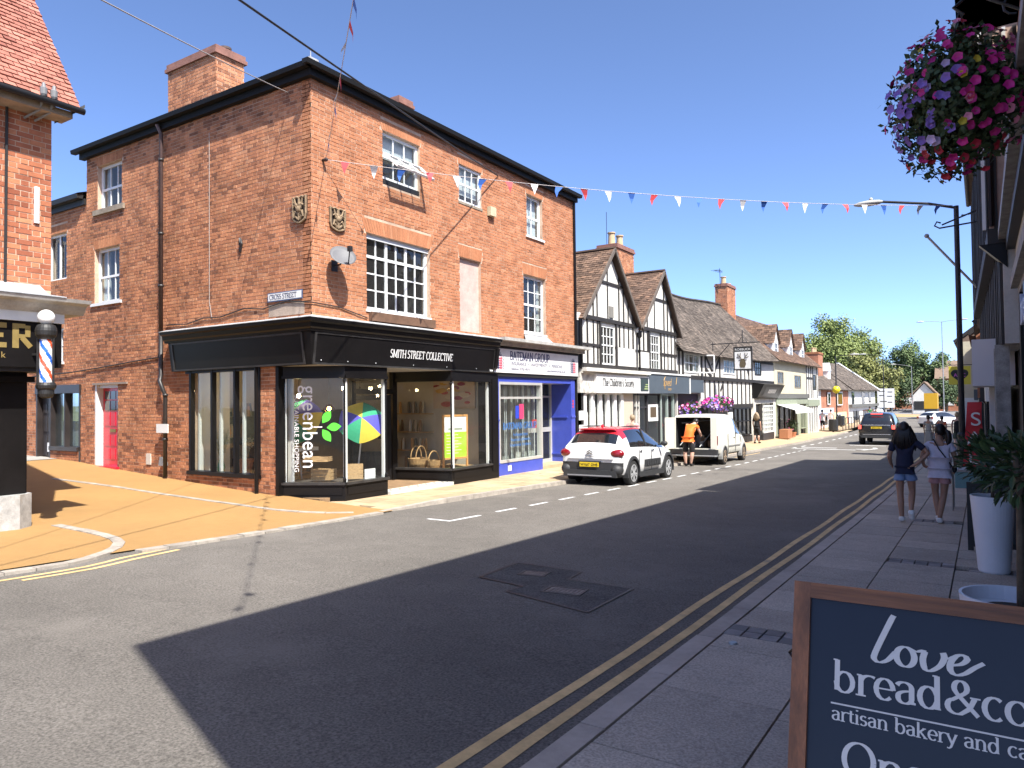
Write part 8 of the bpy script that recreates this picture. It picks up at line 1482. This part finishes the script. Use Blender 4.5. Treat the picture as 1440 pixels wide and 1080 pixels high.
# ================================================================== the far end: roundabout, signs, trees
m = MB(); m.lathe([(5.5, 0), (5.3, .12), (.1, .3)], (-10.5, 110, rz(110)), 40); o = solo(m, 'roundabout', M('pale_orange_resin', (.42, .26, .13), .9, var=.15), 'x', 'x'); del o['label']; del o['category']; o['kind'] = 'structure'
sb = thing('direction_sign', 'large white direction sign board near the roundabout', 'sign', (-9.4, 95, rz(95))); Pb = PL((0, 95, 0), (1, 0, 0), (0, -1, 0)); m = MB(); Pb.box(m, -10.3, -8.5, .5, 2.75, -.04, 0); m.build('board', WHITE, sb); [(lambda mm: (Pb.box(mm, u, u + w_, z, z + .09, 0, .01), mm.build('sign_line', M('sign_black', (.03, .03, .03), .5), sb)))(MB()) for u, z, w_ in ((-10.1, 2.4, .6), (-9.2, 2.3, .5), (-10.1, 1.9, .5), (-9.25, 1.8, .5), (-10.0, 1.2, .7), (-9.2, 1.1, .45))]; [(lambda mm: mm.build('post', GALV, sb))(MB().tube([(u, 95.1, rz(95)), (u, 95.1, 2.7)], .05, 6)) for u in (-10, -8.8)]
yv = thing('yellow_truck', 'yellow box truck seen from behind at the far right', 'truck', (-5, 98, rz(98))); g = rz(98); m = MB(); m.box(-5.7, -4.35, 98, 101, g + 1.2, 2.15); m.build('box_body', M('truck_yellow', (.5, .28, .01), .5, var=.06), yv); m = MB(); m.box(-5.65, -4.4, 98.02, 103, g + .5, g + 1.2); m.build('chassis', DPLAS, yv); m = MB(); m.box(-5.6, -4.45, 101.1, 103, g + 1.2, 1.9); m.build('cab', WPT, yv); [(lambda mm: mm.build('wheel', RUB, yv))(drum(x0, x0 + .3, yy, g + .4, .4, 16)) for x0 in (-5.68, -4.67) for yy in (98.6, 102.3)]
gb = thing('white_gable_house', 'small white gabled house at the far end of the street', 'house', (-7.2, 125, rz(125))); Pg = PL((0, 125, 0), (1, 0, 0), (0, -1, 0)); m = MB(); m.prism([Pg.pt(u, z, 0) for u, z in ((-8.7, -1), (-5.7, -1), (-5.7, 2), (-7.2, 3.8), (-8.7, 2))], (0, 8, 0)); m.build('wall', PLASTER, gb); m = MB(); [m.hexa([(-7.2, 124.7, 3.95), (-7.2 + s * 1.85, 124.7, 1.8), (-7.2 + s * 1.85, 133, 1.8), (-7.2, 133, 3.95), (-7.2, 124.7, 4.1), (-7.2 + s * 1.95, 124.7, 1.95), (-7.2 + s * 1.95, 133, 1.95), (-7.2, 133, 4.1)]) for s in (1, -1)]; m.build('roof', M('far_verge_tile', (.2, .14, .1), .9, var=.2), gb); m = MB(); Pg.box(m, -8.6, -5.8, -.2, 1.1, .01, .05); m.build('dark_front', BLACKM, gb)
for k, (x, y, w_, h, lab) in enumerate(((-13.5, 150, 9, 4.5, 'far red brick house left of the white gable'), (-2.5, 135, 7, 5.2, 'far red brick house right of the white gable'))): t = thing('far_house', lab, 'house', (x, y, rz(y))); g = rz(y); m = MB(); m.box(x - w_ / 2, x + w_ / 2, y, y + 8, g - .5, g + h); m.build('wall', M('far_brick'), t); m = MB(); m.prism([(x - w_ / 2 - .3, y - .4, g + h), (x - w_ / 2 - .3, y + 8.4, g + h), (x - w_ / 2 - .3, y + 4, g + h + 3)], (w_ + .6, 0, 0)); m.build('roof', M('far_verge_tile'), t); [(lambda mm: (mm.box(x + d - .6, x + d + .6, y - .06, y - .01, g + z, g + z + 1.2), mm.build('window', WHITE, t)))(MB()) for d in (-w_ / 4, w_ / 4) for z in (.9, 3)]
LT = [M('tree_leaf_%d' % k, c, .7, var=.3, vs=.5, trans=0) for k, c in enumerate(((.20, .25, .07), (.12, .175, .06), (.21, .22, .065), (.075, .115, .045)))]
def tree(label, x, y, zt, rx, rzz, zc, mat, n, seed, group=None, lobes=9):
    g = rz(y); t = thing('broadleaf_tree', label, 'tree', (x, y, g), group); rg = random.Random(seed); m = MB(); m.tube([(x, y, g), (x + .1, y, g + (zc - g) * .5), (x, y, zc)], [rx * .07, rx * .05, rx * .03], 8); cen = []
    for k in range(lobes * 6): d = Vector((rg.gauss(0, 1), rg.gauss(0, 1), rg.gauss(.1, .9))).normalized(); cen.append((Vector((x, y, zc)) + Vector((d.x * rx, d.y * rx * .8, d.z * rzz)) * rg.uniform(.35, .95), rg.uniform(.13, .3) * rx))
    for c_, r_ in cen[:lobes * 2]: m.tube([(x, y, zc - rzz * .5), c_], [rx * .02, rx * .006], 5)
    m.build('trunk', BARK, t); mb = MB(); per = n // len(cen)
    for c_, r_ in cen:
        for k in range(per): d = Vector((rg.gauss(0, 1), rg.gauss(0, 1), rg.gauss(0, 1))).normalized(); p = c_ + d * r_ * rg.uniform(.3, 1.05) * Vector((1, 1, .75)).length / 1.6; e = Vector((rg.gauss(0, 1), rg.gauss(0, 1), rg.gauss(0, 1))).normalized(); f_ = (e.cross(d + Vector((0, 0, .7)))).normalized(); L = rg.uniform(.2, .42); mb.add([p, p + e * L * .5 + f_ * L * .35, p + e * L, p + e * L * .5 - f_ * L * .35], [(0, 1, 2, 3)])
    mb.build('crown', mat, t, kind='stuff')
tree('largest pale green tree rising above the far roofs', -17.8, 112, 12.5, 7.2, 5.6, 7.0, LT[0], 42000, 1); tree('yellowish green tree in front of the large tree', -12.6, 104, 8, 4.4, 3.8, 4.0, LT[2], 20000, 2); tree('darker feathery tree right of the gap in the trees', -9.2, 140, 11, 6.0, 5.8, 6.2, LT[1], 30000, 3); tree('dark tree below the feathery tree', -12.5, 134, 6, 4.2, 3.4, 2.8, LT[3], 9000, 4); tree('dark tree behind the far brick house', -22, 120, 9, 6, 5, 4.5, LT[1], 9000, 5); tree('small dark tree behind the yellow truck', -4.6, 131, 6, 3, 2.8, 2.2, LT[3], 6000, 6)
m = MB(); rg = random.Random(12)
for k in range(14000): x = rg.uniform(-90, 60); y = 175 + rg.uniform(0, 12); z = rz(y) + rg.uniform(0, 1) ** 1.3 * (4.2 + 1.5 * math.sin(x * .3) + math.sin(x * .11)); e = Vector((rg.gauss(0, 1), rg.gauss(0, 1), rg.gauss(0, 1))).normalized() * rg.uniform(.5, 1.1); f_ = e.cross(Vector((rg.gauss(0, 1), rg.gauss(0, 1), 1))).normalized() * .4; p = Vector((x, y, z)); m.add([p, p + e * .5 + f_, p + e, p + e * .5 - f_], [(0, 1, 2, 3)])
o = m.build('far_wood', LT[1]); tag(o, 'distant line of trees beyond the houses', 'trees', kind='stuff')
